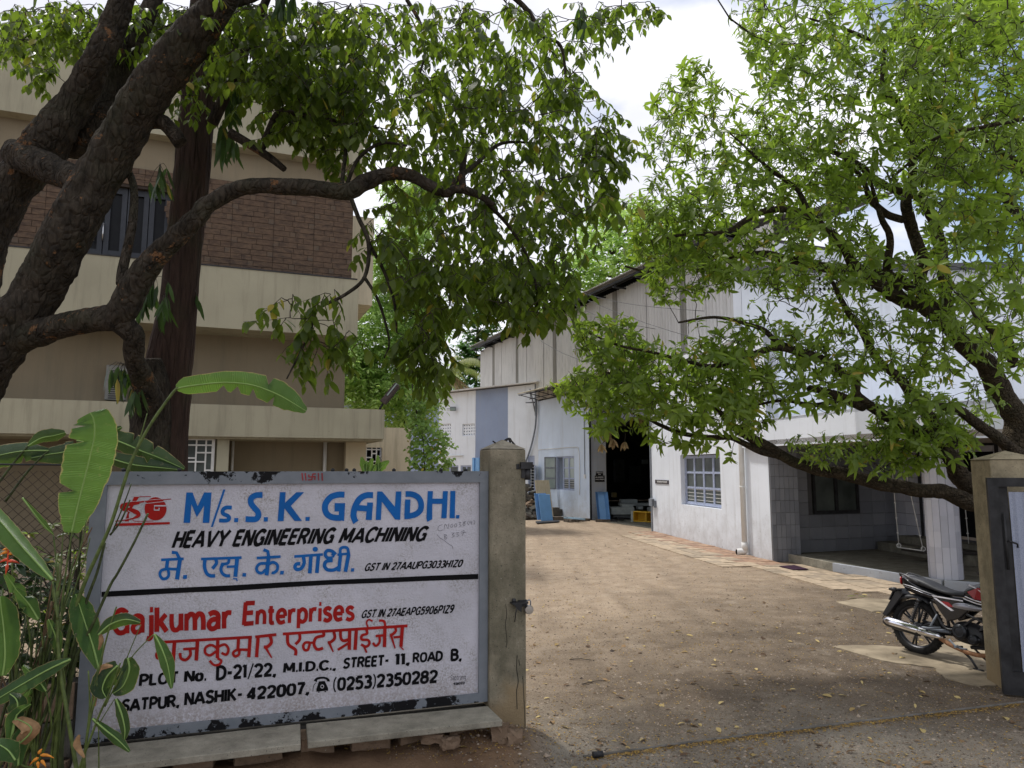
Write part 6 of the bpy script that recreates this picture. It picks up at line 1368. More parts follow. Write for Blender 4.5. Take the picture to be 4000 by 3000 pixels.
# ------------------------------------------------------------------ far trees
def far_tree(name, label, base, blobs, mat, lsz, n, ar=.5, group=None, hang=0, seed=1, tr=.16, bend=.2):
    rr = random.Random(seed); b = Vector(base); t = thing(name, label, 'tree', b, group); top = sum((Vector(q[0]) for q in blobs), Vector()) / len(blobs)
    mb = MB(); mb.tube(catmull([b, b.lerp(top, .35) + Vector((.3, 0, 0)), b.lerp(top, .7), top], 4), interp([tr, tr * .7, tr * .45, tr * .15], 13), 10); nd = catmull([b.lerp(top, .4), b.lerp(top, .7), top], 5); mb.build('trunk', BARK_R, t)
    tw = MB()
    for c, r in blobs:
        c = Vector(c); s = min(nd[:11], key=lambda q: (q - c).length); tw.tube([s, s.lerp(c, .5) + Vector((0, 0, .3)), c], [.09, .06, .03], 5); nd += [s.lerp(c, .5), c]
    tag(tw.build('branches', BARK_R, t), None, None, None, 'stuff'); lv = []
    vol = [q[1][0] * q[1][2] for q in blobs]; tot = sum(vol)
    for (c, r), vv in zip(blobs, vol):
        k = int(n * vv / tot / 6)
        for _ in range(k):
            while True:
                q = Vector((rr.uniform(-1, 1), rr.uniform(-1, 1), rr.uniform(-1, 1)))
                if .25 < q.length < 1: break
            q = q * (.75 + .25 * rr.random()); p = Vector(c) + Vector((q.x * r[0], q.y * r[1], q.z * r[2])); p += Vector(mnoise.noise_vector(p * .9)) * .5
            for j in range(6):
                a = rr.uniform(0, 6.28); h = Vector((math.cos(a), math.sin(a), rr.uniform(-.6, .5) - hang)); l = lsz * rr.uniform(.7, 1.3)
                lv.append((p + h * l * .3, h, (rr.uniform(-.5, .5), rr.uniform(-.6, .2), 1), l, l * ar))
    crown(t, lv, mat, bend, (.8, 1, .7), .15); return t
def B(x, y, Y, rx, rz, ry=None): return (at(x, y, Y), (rx * Y / F, (ry or rx) * Y / F, rz * Y / F))
def gb(x, Y): return Vector(((x - 2000) / F * Y * 1.0, Y, 0))
far_tree('feathery_tree', 'light green feathery-leaved tree standing beside the cream building', gb(1560, 27), [B(1560, 1050, 27, 150, 210), B(1480, 1350, 27, 190, 220), B(1560, 1560, 26, 200, 130), B(1400, 1480, 26, 130, 150), B(1650, 1250, 27, 120, 160), B(1620, 800, 28, 120, 130)], LF_F, .2, 34000, .38, None, .25, 3)
far_tree('broad_leaved_tree', 'deep green round-leaved tree behind the annex beside the corrugated wall', gb(1860, 47), [B(1850, 1480, 47, 90, 110), B(1830, 1380, 47, 70, 90), B(1890, 1280, 48, 80, 90), B(1880, 1180, 48, 60, 80)], LF_D, .30, 4200, .6, None, 0, 4)
far_tree('tall_roof_tree', 'tall pale green tree rising over the workshop roof between the two crowns', gb(2480, 50), [B(2480, 950, 50, 240, 130), B(2400, 1060, 50, 230, 110), B(2330, 900, 52, 110, 120), B(2520, 830, 51, 150, 70), B(2250, 1080, 50, 130, 130), B(2100, 1150, 50, 140, 120), B(2640, 1000, 50, 130, 110)], LF_F, .34, 9000, .6, None, .1, 5)
far_tree('yard_end_tree', 'mid green tree far behind the palm at the end of the yard', gb(1500, 60), [B(1450, 1600, 60, 200, 130), B(1640, 1560, 60, 160, 130), B(1750, 1520, 60, 100, 110), B(1300, 1600, 60, 200, 150)], LF_F, .4, 4200, .5, None, 0, 6)
# palm
pc_ = at(1752, 1455, 42); pm = thing('coconut_palm', 'coconut palm with yellowing fronds above the annex roof', 'palm', gb(1752, 42)); rr = random.Random(3)
mb = MB(); mb.tube(catmull([Vector(pm.location), pc_ * .5 + Vector(pm.location) * .5 + Vector((.2, 0, 0)), pc_], 6), .16, 9); mb.build('trunk', BARK_R, pm)
for k in range(20):
    a = k * 2.4; el = (1.0, .55, .1, -.5, -1.0)[k % 5] + rr.uniform(-.15, .15); L = rr.uniform(2.2, 3.0); h = Vector((math.cos(a), math.sin(a), 0)); P = []; dry = el < -.4
    for i in range(9):
        f = i / 8; P.append(pc_ + h * L * f * math.cos(el * .8) + Vector((0, 0, L * (math.sin(el) * f - .55 * f * f))))
    mb = MB(); mb.tube(P, interp([.035, .01], 9), 5); fr = mb.build('frond', LF_P, pm); lv = []
    PP = catmull(P, 4)
    for i in range(2, len(PP) - 1):
        t = (PP[i + 1] - PP[i]).normalized(); s = t.cross(Vector((0, 0, 1))).normalized()
        for sg_ in (-1, 1): lv.append((PP[i], s * sg_ + t * .6 + Vector((0, 0, -.5 if not dry else -1.5)), (0, 0, 1), rr.uniform(.45, .7), .05))
    o = crown(fr, lv, LF_DRY if dry else LF_P, .3, (1, .9, .6), .1, 0, 'leaflets')
# climber beside the annex
vt = thing('climbing_vine', 'bright green heart-leaved climber piled up beside the outhouse', 'climbing plant', gb(1680, 19)); rr = random.Random(8)
nd = catmull([Vector(vt.location), at(1660, 1840, 19), at(1650, 1700, 19), at(1625, 1600, 19), at(1610, 1500, 19)], 6); mb = MB(); mb.tube(nd, .02, 5); tg = sample([(1590, 1660), (1660, 1640), (1740, 1700), (1760, 1790), (1750, 1860), (1600, 1860)], 150, 18.3, 19.6, rr) + sample([(1600, 1520), (1640, 1500), (1680, 1600), (1640, 1680), (1600, 1660)], 70, 18.5, 19.5, rr) + [at(1752, 1720, 18.5), at(1748, 1700, 18.5), at(1745, 1740, 18.5), at(1770, 1735, 18.4)]
ends = grow(tg, nd, mb, rr, .1, .003, .002); tag(mb.build('stems', TWIG, vt), None, None, None, 'stuff'); lv = []
for t, d in ends:
    for k in range(7): a = rr.uniform(0, 6.28); l = rr.uniform(.07, .13); lv.append((t + Vector((rr.uniform(-.1, .1), rr.uniform(-.1, .1), rr.uniform(-.1, .1))), (math.cos(a), math.sin(a), -.5), (rr.uniform(-.3, .3), -.8, .8), l, l * .8))
crown(vt, lv, LF_V, .2, (1, .9, .5), .12)
# dim undergrowth behind the fence
us = thing('shrub', 'dim leafy shrub in the shade behind the chain link fence', 'shrub', (-4.5, 7.5, 0)); lv = []; mb = MB(); rr = random.Random(12); nd = [Vector((-4.5, 7.5, z / 5)) for z in range(6)]; mb.tube(nd, .02, 5)
tg = [Vector((rr.uniform(-6.2, -3.4), rr.uniform(6.8, 8.2), rr.uniform(.2, 1.5))) for _ in range(110)]; ends = grow(tg, nd, mb, rr); tag(mb.build('stems', TWIG, us), None, None, None, 'stuff')
for t, d in ends:
    for k in range(8): a = rr.uniform(0, 6.28); l = rr.uniform(.08, .15); lv.append((t, (math.cos(a), math.sin(a), rr.uniform(-.5, .5)), (0, -.4, 1), l, l * .42))
crown(us, lv, LF_L, .2, (.8, 1, .6), .2)

# ------------------------------------------------------------------ heliconias in front of the sign
HG = M('heliconia_leaf', .38, .45)
def m_hel(name, a, b):
    m = M(name, .40, .4); X = m.n('ShaderNodeUVMap'); uv = m.n('ShaderNodeSeparateXYZ'); m.l(X.outputs[0], uv.inputs[0]); v, u = uv.outputs[0], uv.outputs[1]
    w = m.n('ShaderNodeTexWave', bands_direction='Y'); w.inputs['Scale'].default_value = 14; w.inputs['Distortion'].default_value = .6; m.l(X.outputs[0], w.inputs[0])
    c = m.mix(m.ramp(w.outputs['Fac'], .1, .9), tuple(x * .78 for x in a[:3]) + (1,), tuple(x * 1.15 for x in b[:3]) + (1,)); c = m.mix(m.math('MULTIPLY', m.ramp(m.noise(34, 5, .7), .60, .68), .6), c, lin(.33, .28, .14)); c = m.mix(m.ramp(m.noise(8, 4), .35, .7), c, tuple(x * .75 for x in a[:3]) + (1,))
    e = m.math('ABSOLUTE', m.math('SUBTRACT', v, .5)); c = m.mix(m.ramp(e, .012, .03, (1, 1, 1, 1), (0, 0, 0, 1)), c, lin(.20, .32, .08))
    k = m.math('ADD', e, m.math('MULTIPLY', m.noise(26, 4, .7), .09)); c = m.mix(m.ramp(k, .512, .535), c, lin(.42, .33, .15))
    m.col(c); tr = m.n('ShaderNodeBsdfTranslucent'); m.l(m.mix(.5, c, lin(.30, .50, .05)), tr.inputs[0]); mx = m.n('ShaderNodeMixShader'); mx.inputs[0].default_value = .32
    m.bump(w.outputs['Fac'], .6, .006)
    m.l(m.p.outputs[0], mx.inputs[1]); m.l(tr.outputs[0], mx.inputs[2]); m.l(mx.outputs[0], m.out.inputs[0]); return m.m
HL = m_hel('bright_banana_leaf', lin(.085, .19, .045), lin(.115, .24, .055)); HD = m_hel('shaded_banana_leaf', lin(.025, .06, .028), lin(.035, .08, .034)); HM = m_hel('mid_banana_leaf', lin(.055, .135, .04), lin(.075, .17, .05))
HB = simple('browned_leaf', lin(.28, .17, .085), .7, .2, 0, .4, 20)
STEM = simple('green_stem', lin(.085, .12, .03), .5, .35, 0, .45, 22); STEMD = simple('brown_dry_stem', lin(.13, .085, .05), .75, .2, 0, .5, 25); STEMO = simple('dark_olive_stem', lin(.045, .06, .02), .55, .3, 0, .5, 25)
def paddle(parent, mid, hw, mat, tilt=0.0, tears=(), curl=.15, n=34, seed=0, name='leaf', ridge=1):
    rr = random.Random(seed); P = catmull([at(*p) for p in mid], 8); P = [P[int(round(i * (len(P) - 1) / n))] for i in range(n + 1)] if len(P) > n else P; n = len(P) - 1
    hw = [h * mid[0][2] / F for h in interp(hw, n + 1)]; cols = 9; V = []; uv = []
    cuts = {int(t * n): s for t, s in tears}
    for i, p in enumerate(P):
        t = (P[min(i + 1, n)] - P[max(i - 1, 0)]).normalized(); view = (p - Vector((0, 0, EYE))).normalized(); s = t.cross(view).normalized(); s = Matrix.Rotation(tilt, 3, t) @ s; nn = s.cross(t).normalized()
        if nn.dot(view) > 0: nn = -nn
        for j in range(cols):
            f = (j - cols // 2) / (cols // 2); w_ = hw[i] * (1 + rr.uniform(-.035, .035))
            if i in cuts and f * cuts[i] > .2: w_ *= .35
            lift = -curl * abs(f) ** 1.6 * hw[i] + .03 * hw[i] * math.sin(i * 1.3 + f * 3) * abs(f)
            V.append(p + s * f * w_ + nn * lift - t * abs(f) * hw[i] * .10); uv.append((.5 + f * .5, i / n * 3))
    Fc = [(i * cols + j, i * cols + j + 1, (i + 1) * cols + j + 1, (i + 1) * cols + j) for i in range(n) for j in range(cols - 1)]
    me = bpy.data.meshes.new(name); off = wloc(parent); me.from_pydata([tuple(v - off) for v in V], [], Fc); ul = me.uv_layers.new(name='UVMap')
    for l in me.loops: ul.data[l.index].uv = uv[l.vertex_index]
    me.polygons.foreach_set('use_smooth', [True] * len(Fc)); me.materials.append(mat); o = bpy.data.objects.new(name, me); link(o, parent)
    if ridge:
        mb = MB(); mb.tube([q + (Vector((0, 0, EYE)) - q).normalized() * .002 for q in P], interp([.006, .0018], n + 1), 5); mb.build('midrib', simple('leaf_midrib', lin(.22, .34, .10), .5) if 'leaf_midrib' not in bpy.data.materials else bpy.data.materials['leaf_midrib'], o)
    return o
def stem(parent, pts, r, mat, name='stem'):
    P = catmull([at(*p) for p in pts], 5); e = P[-1].copy()
    if pts[-1][1] > 2800: P.append(Vector((e.x + .02, e.y + .05, 0)))
    mb = MB(); mb.tube(P, interp([r * .75, r, r * 1.15], len(P)), 8, jit=.04); return mb.build(name, mat, parent)
Yh = 4.15
ha = thing('heliconia_plant', 'tall heliconia whose torn leaf arches out over the top of the sign', 'plant', (-2.6, 4.3, 0))
stem(ha, [(698, 1513, Yh), (675, 1534, Yh), (603, 1635, Yh), (554, 1717, Yh), (511, 1808, Yh), (477, 1910, Yh), (434, 2045, Yh), (376, 2175, Yh), (333, 2271, Yh), (289, 2400, Yh), (250, 2600, Yh), (215, 2950, Yh)], .0105, STEM)
stem(ha, [(575, 1615, Yh), (545, 1720, Yh), (515, 1800, Yh)], .004, STEM); stem(ha, [(578, 2006, Yh), (525, 2117, Yh), (463, 2233, Yh), (429, 2290, Yh), (366, 2431, Yh), (290, 2600, Yh), (235, 2950, Yh)], .0085, STEMO)
stem(ha, [(513, 1890, Yh), (478, 1985, Yh), (440, 2075, Yh)], .004, STEMO); stem(ha, [(508, 1952, Yh), (472, 2035, Yh), (430, 2090, Yh)], .0055, STEMO); stem(ha, [(410, 2120, Yh + .03), (378, 2240, Yh + .03), (330, 2380, Yh + .03), (262, 2700, Yh + .03), (240, 2950, Yh + .03)], .009, STEMO)
paddle(ha, [(690, 1518, Yh), (740, 1508, Yh), (871, 1494, Yh), (980, 1503, Yh), (1061, 1530, Yh), (1121, 1560, Yh), (1196, 1606, Yh)], [10, 36, 40, 46, 50, 54, 46, 8], HL, .25, [(.33, -1), (.42, -1), (.53, -1), (.64, 1), (.72, -1)], .25, seed=2)
hb = thing('heliconia_plant', 'heliconia with one broad upright light green leaf left of the sign', 'plant', (-2.7, 4.2, 0))
paddle(hb, [(280, 2080, Yh), (300, 1990, Yh), (325, 1890, Yh), (350, 1790, Yh), (369, 1700, Yh), (366, 1640, Yh), (352, 1612, Yh)], [22, 60, 78, 88, 86, 72, 50], HL, .12, [(.30, 1), (.62, 1), (.8, 1)], .12, seed=5)
stem(hb, [(285, 2060, Yh), (270, 2150, Yh), (255, 2250, Yh), (240, 2400, Yh), (225, 2700, Yh), (200, 2960, Yh)], .0055, STEM)
stem(hb, [(338, 2030, Yh), (315, 2140, Yh), (280, 2260, Yh), (240, 2420, Yh), (205, 2700, Yh)], .0045, STEM); stem(hb, [(352, 2100, Yh), (330, 2190, Yh), (292, 2300, Yh), (265, 2420, Yh)], .004, STEM)
stem(hb, [(248, 2060, Yh), (240, 2180, Yh), (232, 2330, Yh)], .004, STEM); stem(hb, [(228, 2200, Yh - .1), (224, 2330, Yh - .1), (226, 2500, Yh - .1), (240, 2650, Yh - .1), (270, 2830, Yh - .1), (300, 3010, Yh - .1)], .0095, STEM)
stem(hb, [(210, 2240, Yh), (205, 2300, Yh), (222, 2420, Yh)], .004, STEM)
stem(hb, [(360, 2060, Yh + .1), (300, 2180, Yh + .1), (262, 2260, Yh + .1)], .0045, STEMD)
paddle(hb, [(386, 2612, Yh), (362, 2520, Yh), (335, 2440, Yh), (312, 2370, Yh), (296, 2320, Yh)], [8, 38, 46, 40, 10], HM, .1, (), .2, seed=7)
paddle(hb, [(275, 2576, Yh - .15), (200, 2610, Yh - .15), (110, 2660, Yh - .15), (0, 2725, Yh - .15), (-40, 2750, Yh - .15)], [6, 26, 32, 26, 8], HM, .2, (), .2, seed=8)
paddle(hb, [(88, 1945, Yh + .2), (130, 2000, Yh + .2), (170, 2050, Yh + .2), (208, 2088, Yh + .2)], [3, 14, 20, 4], HM, 1.0, (), .3, seed=9)
stem(hb, [(208, 2090, Yh + .2), (220, 2200, Yh + .2), (228, 2350, Yh + .2), (235, 2700, Yh + .2), (230, 2950, Yh + .2)], .006, STEM)
hc_ = thing('heliconia_plant', 'low heliconia with drooping browned leaves before the lower left of the sign', 'plant', (-2.3, 4.1, 0)); Yc = 4.0
for pts, r in (([(455, 2370, Yc), (420, 2480, Yc), (385, 2620, Yc), (355, 2760, Yc), (330, 2960, Yc)], .0055), ([(470, 2590, Yc), (430, 2700, Yc), (385, 2800, Yc), (310, 3000, Yc)], .006), ([(600, 2478, Yc), (520, 2560, Yc), (460, 2660, Yc), (410, 2760, Yc)], .0035), ([(550, 2440, Yc), (500, 2560, Yc), (450, 2690, Yc)], .003), ([(345, 2620, Yc), (350, 2760, Yc), (335, 2900, Yc), (320, 3000, Yc)], .005), ([(380, 2610, Yc), (378, 2700, Yc), (350, 2820, Yc), (325, 2980, Yc)], .006), ([(448, 2730, Yc), (410, 2790, Yc), (385, 2830, Yc)], .003)): stem(hc_, pts, r, STEM)
paddle(hc_, [(603, 2477, Yc), (630, 2530, Yc), (655, 2600, Yc), (670, 2690, Yc)], [3, 20, 26, 4], HM, .1, (), .3, seed=11)
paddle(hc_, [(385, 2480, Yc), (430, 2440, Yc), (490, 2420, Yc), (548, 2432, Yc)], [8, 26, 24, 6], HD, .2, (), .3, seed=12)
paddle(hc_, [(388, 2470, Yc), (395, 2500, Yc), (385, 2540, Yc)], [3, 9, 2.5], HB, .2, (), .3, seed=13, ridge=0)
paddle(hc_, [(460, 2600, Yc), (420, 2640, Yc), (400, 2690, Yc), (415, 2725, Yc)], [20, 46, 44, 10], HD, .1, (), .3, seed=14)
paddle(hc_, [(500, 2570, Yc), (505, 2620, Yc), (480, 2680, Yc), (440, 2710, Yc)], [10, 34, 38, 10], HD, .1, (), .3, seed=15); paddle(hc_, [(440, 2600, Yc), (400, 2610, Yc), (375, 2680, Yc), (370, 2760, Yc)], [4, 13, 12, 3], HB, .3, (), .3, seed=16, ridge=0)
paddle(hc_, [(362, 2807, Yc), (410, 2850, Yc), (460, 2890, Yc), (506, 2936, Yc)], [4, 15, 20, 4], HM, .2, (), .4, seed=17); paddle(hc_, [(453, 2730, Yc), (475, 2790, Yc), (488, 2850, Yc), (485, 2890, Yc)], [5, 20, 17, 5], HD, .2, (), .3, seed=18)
hd = thing('heliconia_plant', 'heliconia with a red and yellow lobster-claw flower at the left picture edge', 'plant', (-3.0, 4.0, 0)); Yd = 3.95
paddle(hd, [(205, 2265, Yd), (150, 2205, Yd), (90, 2140, Yd), (30, 2070, Yd), (-40, 1990, Yd)], [6, 28, 38, 42, 40], HL, .5, (), .3, seed=21)
paddle(hd, [(10, 2640, Yd), (20, 2560, Yd), (15, 2460, Yd), (5, 2380, Yd), (0, 2330, Yd)], [10, 46, 54, 50, 14], HM, .1, (), .2, seed=22)
stem(hd, [(205, 2270, Yd), (216, 2340, Yd), (226, 2420, Yd)], .006, STEM)
for k in range(46):
    x0 = rnd.uniform(-60, 250); y0 = rnd.uniform(2150, 2650); x1 = rnd.uniform(-60, 150); stem(hd, [(x0 + 60, y0, Yd + rnd.uniform(.05, .5)), ((x0 + 60 + x1) / 2 + 10, (y0 + 3000) / 2, Yd + .2), (x1, 3000, Yd + .2)], rnd.uniform(.0035, .008), rnd.choice((STEM, STEMO, STEMO, STEMD)))
BR1 = simple('red_bract', lin(.62, .075, .03), .45, .35, 0, .25, 30); BR2 = simple('orange_bract', lin(.70, .26, .03), .45, .35, 0, .3, 30)
def bract(parent, a, b, w_, mat):
    A, Bp = at(*a), at(*b); t = (Bp - A); L = t.length; mb = MB(); P = [A + t * f + Vector((0, 0, .10 * L * math.sin(math.pi * f))) for f in (0, .2, .45, .7, 1)]; mb.tube(P, [w_ * .4, w_, w_ * .85, w_ * .5, .0008], 7); mb.build('bract', mat, parent)
mb = MB(); mb.tube(catmull([at(30, 2105, Yd), at(33, 2150, Yd), at(30, 2185, Yd), at(30, 2225, Yd)], 4), .004, 6); mb.build('flower_stalk', BR1, hd)
for a, b, m_ in (((32, 2140), (52, 2128), BR2), ((33, 2155), (-6, 2172), BR2), ((33, 2165), (84, 2166), BR2), ((32, 2185), (-4, 2200), BR1), ((32, 2192), (78, 2202), BR1), ((30, 2205), (22, 2247), BR1), ((30, 2145), (8, 2150), BR2)): bract(hd, (a[0], a[1], Yd), (b[0], b[1], Yd), .009, m_)
for a, b in (((150, 2945), (165, 2925)), ((158, 2950), (212, 2962)), ((150, 2960), (115, 2990)), ((160, 2970), (180, 2998)), ((148, 2975), (150, 3010))): bract(hd, (a[0], a[1], Yd), (b[0], b[1], Yd), .009, BR2)
for k, (a_, b_, c_, d_, w_) in enumerate(((150, 2420, 60, 2300, 34), (60, 2560, -40, 2440, 40), (180, 2700, 90, 2600, 30), (40, 2820, 120, 2690, 36), (230, 2560, 190, 2420, 24), (100, 2380, 20, 2240, 26))): paddle(hd, [(a_, b_, Yd + .12), ((a_ + c_) / 2 + 8, (b_ + d_) / 2, Yd + .1), (c_, d_, Yd + .05)], [6, w_, 6], (HM, HD, HM)[k % 3], rnd.uniform(-.3, .9), [(.5, 1), (.7, -1)], .35, seed=60 + k); stem(hd, [(a_, b_, Yd + .12), (a_ + 20, b_ + 150, Yd + .15), (140, 3000, Yd + .2)], .005, STEM)
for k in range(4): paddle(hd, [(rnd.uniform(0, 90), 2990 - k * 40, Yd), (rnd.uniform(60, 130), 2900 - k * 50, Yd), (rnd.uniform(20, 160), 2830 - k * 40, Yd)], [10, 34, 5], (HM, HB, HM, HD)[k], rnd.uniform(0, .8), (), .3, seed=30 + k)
paddle(hd, [(60, 2970, Yd - .1), (30, 2930, Yd - .1), (-20, 2900, Yd - .1)], [10, 42, 20], HM, .2, (), .2, seed=40); paddle(hd, [(310, 2870, Yd), (300, 2910, Yd), (330, 2960, Yd)], [3, 13, 3], HB, .2, (), .3, seed=41, ridge=0)
hf = thing('banana_plant', 'row of dark torn drooping banana leaves along the fence behind the upright leaf', 'plant', (-3.2, 5.1, 0)); Yf = 4.9
for mid, hw_, tr, sd_ in (([(434, 1712, Yf), (500, 1738, Yf), (554, 1762, Yf), (627, 1790, Yf), (720, 1832, Yf)], [30, 46, 44, 34, 6], [(.3, 1), (.5, -1), (.65, 1)], 1), ([(430, 1790, Yf), (520, 1815, Yf), (620, 1826, Yf), (705, 1835, Yf)], [26, 34, 28, 6], [(.5, 1)], 2), ([(110, 1742, Yf), (160, 1712, Yf), (210, 1702, Yf), (255, 1690, Yf)], [5, 26, 28, 8], [], 3), ([(400, 1700, Yf), (430, 1690, Yf), (475, 1668, Yf)], [16, 22, 5], [], 4),
                        ([(190, 1760, Yf), (90, 1762, Yf), (0, 1778, Yf), (-80, 1800, Yf)], [8, 40, 46, 40], [(.4, 1)], 5), ([(290, 1740, Yf), (250, 1765, Yf), (190, 1775, Yf), (120, 1790, Yf)], [20, 44, 36, 8], [], 6), ([(300, 1720, Yf + .1), (360, 1735, Yf + .1), (420, 1760, Yf + .1)], [22, 50, 30], [], 7)):
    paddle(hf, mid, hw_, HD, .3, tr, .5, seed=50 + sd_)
for pts in ([(110, 1742, Yf), (60, 1800, Yf), (0, 1880, Yf), (-80, 2000, Yf)], [(290, 1740, Yf), (280, 1900, Yf), (270, 2300, Yf), (250, 2900, Yf)], [(434, 1712, Yf), (380, 1760, Yf), (330, 1900, Yf), (300, 2400, Yf), (280, 2900, Yf)], [(190, 1760, Yf), (110, 1840, Yf), (20, 1960, Yf)]): stem(hf, pts, .008, STEMO)
ub = thing('shrub', 'dark undergrowth of narrow leaves crowding behind the heliconia stems at the left edge', 'shrub', (-3.6, 4.9, 0)); lv = []; mb = MB(); rr = random.Random(31); nd = [Vector((-3.6, 4.9, z / 5)) for z in range(8)]; mb.tube(nd, .015, 5)
tg = sample([(-150, 2080), (250, 2200), (330, 2500), (300, 2900), (-150, 2950)], 230, 4.55, 5.0, rr); ends = grow(tg, nd, mb, rr); tag(mb.build('stems', TWIG, ub), None, None, None, 'stuff')
for t, d in ends:
    for k in range(6): a = rr.uniform(0, 6.28); l = rr.uniform(.07, .16); lv.append((t, (math.cos(a), math.sin(a), rr.uniform(-.8, .5)), (rr.uniform(-.4, .4), -.6, 1), l, l * .3))
crown(ub, lv, LF_W, .2, (.8, 1, .6), .2)
# small bright leaves peeping over the sign
bp_ = thing('canna_plant', 'small bright green upright leaves peeping over the top rail of the sign', 'plant', at(1470, 1900, 7.5).xy.to_3d())
for x, y, tx, ty, hw_ in ((1425, 1850, 1412, 1785, 14), (1440, 1850, 1455, 1790, 12), (1470, 1850, 1520, 1800, 17), (1480, 1850, 1475, 1778, 10), (1430, 1850, 1432, 1800, 9), (1450, 1850, 1478, 1812, 10)): paddle(bp_, [(x, y, 7.5), ((x + tx) / 2, (y + ty) / 2 - 6, 7.5), (tx, ty, 7.5)], [6, hw_, 3], HL, .1, (), .2, seed=x)
mb = MB(); mb.tube([Vector(bp_.location), at(1450, 1850, 7.5)], .01, 6); mb.build('stem', STEM, bp_)
# overhead wires
wi = thing('overhead_wire', 'two thin overhead wires slanting across the corrugated wall', 'wire', at(2300, 1180, 14))
for a, b in (((2290, 1170, 24), (3010, 1400, 12)), ((2260, 1140, 24), (2750, 1215, 14)), ((2110, 1330, 26), (2420, 1450, 14)), ((2240, 1190, 25), (2560, 1285, 14))):
    A, Bp = at(*a), at(*b); mb = MB(); mb.tube([A.lerp(Bp, f) - Vector((0, 0, .12 * math.sin(math.pi * f))) for f in np.linspace(0, 1, 9)], .007, 4); mb.build('wire', simple('wire_dark', lin(.06, .06, .06), .6) if 'wire_dark' not in bpy.data.materials else bpy.data.materials['wire_dark'], wi)
# ================================================================== things in the yard
def T1(name, lab, cat, p, mb, mats, group=None, bv=0):
    o = mb.build(name, mats, None, p); tag(o, lab, cat, group)
    if bv: bevel(o, bv)
    return o
# sky-blue sheet metal cabinets
bc = thing('metal_cabinet', 'two sky blue sheet metal panels leaning on the wall left of the open window', 'metal panel', G(2130, 2034))
w1_ = Wall(G(2116, 2036), G(2161, 2034)); L_ = w1_.L; hh_ = w1_.px(2140, 1932)[1]
mb = MB(); P = [w1_.pt(0, 0, 0), w1_.pt(L_, 0, 0), w1_.pt(L_, 0, -.05), w1_.pt(0, 0, -.05)]; off = -w1_.n * .22 + w1_.d * .0
mb.hexa(P + [p + off + Vector((0, 0, hh_)) for p in P]); bevel(mb.build('front_panel', BLUESHEET, bc), .01)
mb = MB(); P = [p - w1_.n * .12 - w1_.d * .10 + Vector((0, 0, .04)) for p in P]; mb.hexa(P + [p + off + Vector((0, 0, hh_)) for p in P]); bevel(mb.build('rear_panel', BLUEDARK, bc), .01)
mb = MB(); mb.poly_prism([G(2092, 2039, .02), G(2186, 2034, .02), G(2182, 2040, .02), G(2098, 2046, .02)], Vector((0, 0, .03))); T1('rubber_mat', 'flat dark strip lying in front of the leaning blue panels', 'mat', G(2130, 2040), mb, DARKSTEEL)
pb = thing('plywood_sheet', 'pale plywood sheet leaning on the wall behind the blue panels', 'plywood sheet', G(2140, 2024))
wp = Wall(G(2108, 2026), G(2163, 2022)); h1 = wp.px(2140, 1876)[1]; mb = MB(); P = [wp.pt(0, 0, 0), wp.pt(wp.L, 0, 0), wp.pt(wp.L, 0, -.03), wp.pt(0, 0, -.03)]
mb.hexa(P + [p - wp.n * .3 + wp.d * .06 + Vector((0, 0, h1)) for p in P]); mb.build('board', PLY, pb)
for i, (x, y, sz, lab) in enumerate([(2166, 2018, (.35, .3, .38), 'square dark concrete block beside the right edge of the blue panels'), (2178, 2016, (.42, .35, .30), 'larger dark concrete block at the foot of the wall, right of the blue panels')]):
    rock('concrete_block', G(x, y) + Vector((0, 0, sz[2] / 2)), sz, RUBBLE, lab, 90 + i, .4, None, .05)
mb = MB(); mb.box(G(2188, 2026, .06), (1.0, .28, .16), 0, Matrix.Rotation(R(-12), 3, 'Z')); T1('timber_beam', 'thick grey timber beam lying on the ground right of the blue panels', 'timber', G(2188, 2026), mb, WOOD, None, .01)
ts = thing('timber_stack', 'low stack of dark slats and light blue strips on the ground under the window', 'timber', G(2245, 2030))
for i in range(7):
    mb = MB(); mb.box(G(2215 + i * 12, 2034 - i * .8, .05 + .02 * (i % 2)), (.11, .4, .09), 0, Matrix.Rotation(R(20 + i * 3), 3, 'Z')); mb.build('slat', WOOD, ts)
for i in range(2):
    mb = MB(); a, b = G(2195 + i * 8, 2018 + i * 5, .12), G(2285, 2027 + i * 3, .14); mb.tube([a, b], .03, 4); mb.build('strip', simple('faded_blue_strip', lin(.22, .32, .40)) if not i else bpy.data.materials['faded_blue_strip'], ts)
# rubble heap in front of the annex
rr = random.Random(77); pile = thing('rubble_heap', 'heap of broken dark grey stone setts between the gate pillar and the blue panels', 'rubble', G(2075, 2025))
shapes_ = []
for k in range(5):
    mb = MB(); mb.box((0, 0, 0), (rr.uniform(.25, .45), rr.uniform(.16, .22), rr.uniform(.12, .18))); me = mb.mesh('sett'); me.materials.append((RUBBLE, WOOD, STONE)[k % 3]); shapes_.append(me)
for k in range(95):
    f = rr.random() ** .7; x = rr.uniform(2020, 2122); c = G(x, 2030) ; hmax = 1.35 * (1 - f) * (1 - max(0, (x - 2062)) / 85.0) + .08
    o = bpy.data.objects.new('sett', rr.choice(shapes_)); link(o, pile); o.location = c + Vector((rr.uniform(-.25, .2), 2.2 - f * 2.6 + rr.uniform(-.2, .2) + .4, max(.06, hmax))) - Vector(pile.location); o.rotation_euler = (rr.uniform(-.6, .6), rr.uniform(-.6, .6), rr.uniform(0, 3))
mb = MB(); c = Vector(pile.location); pts = []
for i in range(14):
    a = i / 14 * 6.283; pts.append(c + Vector((-.35 + math.cos(a) * 1.15, 1.7 + math.sin(a) * 1.5, 0)))
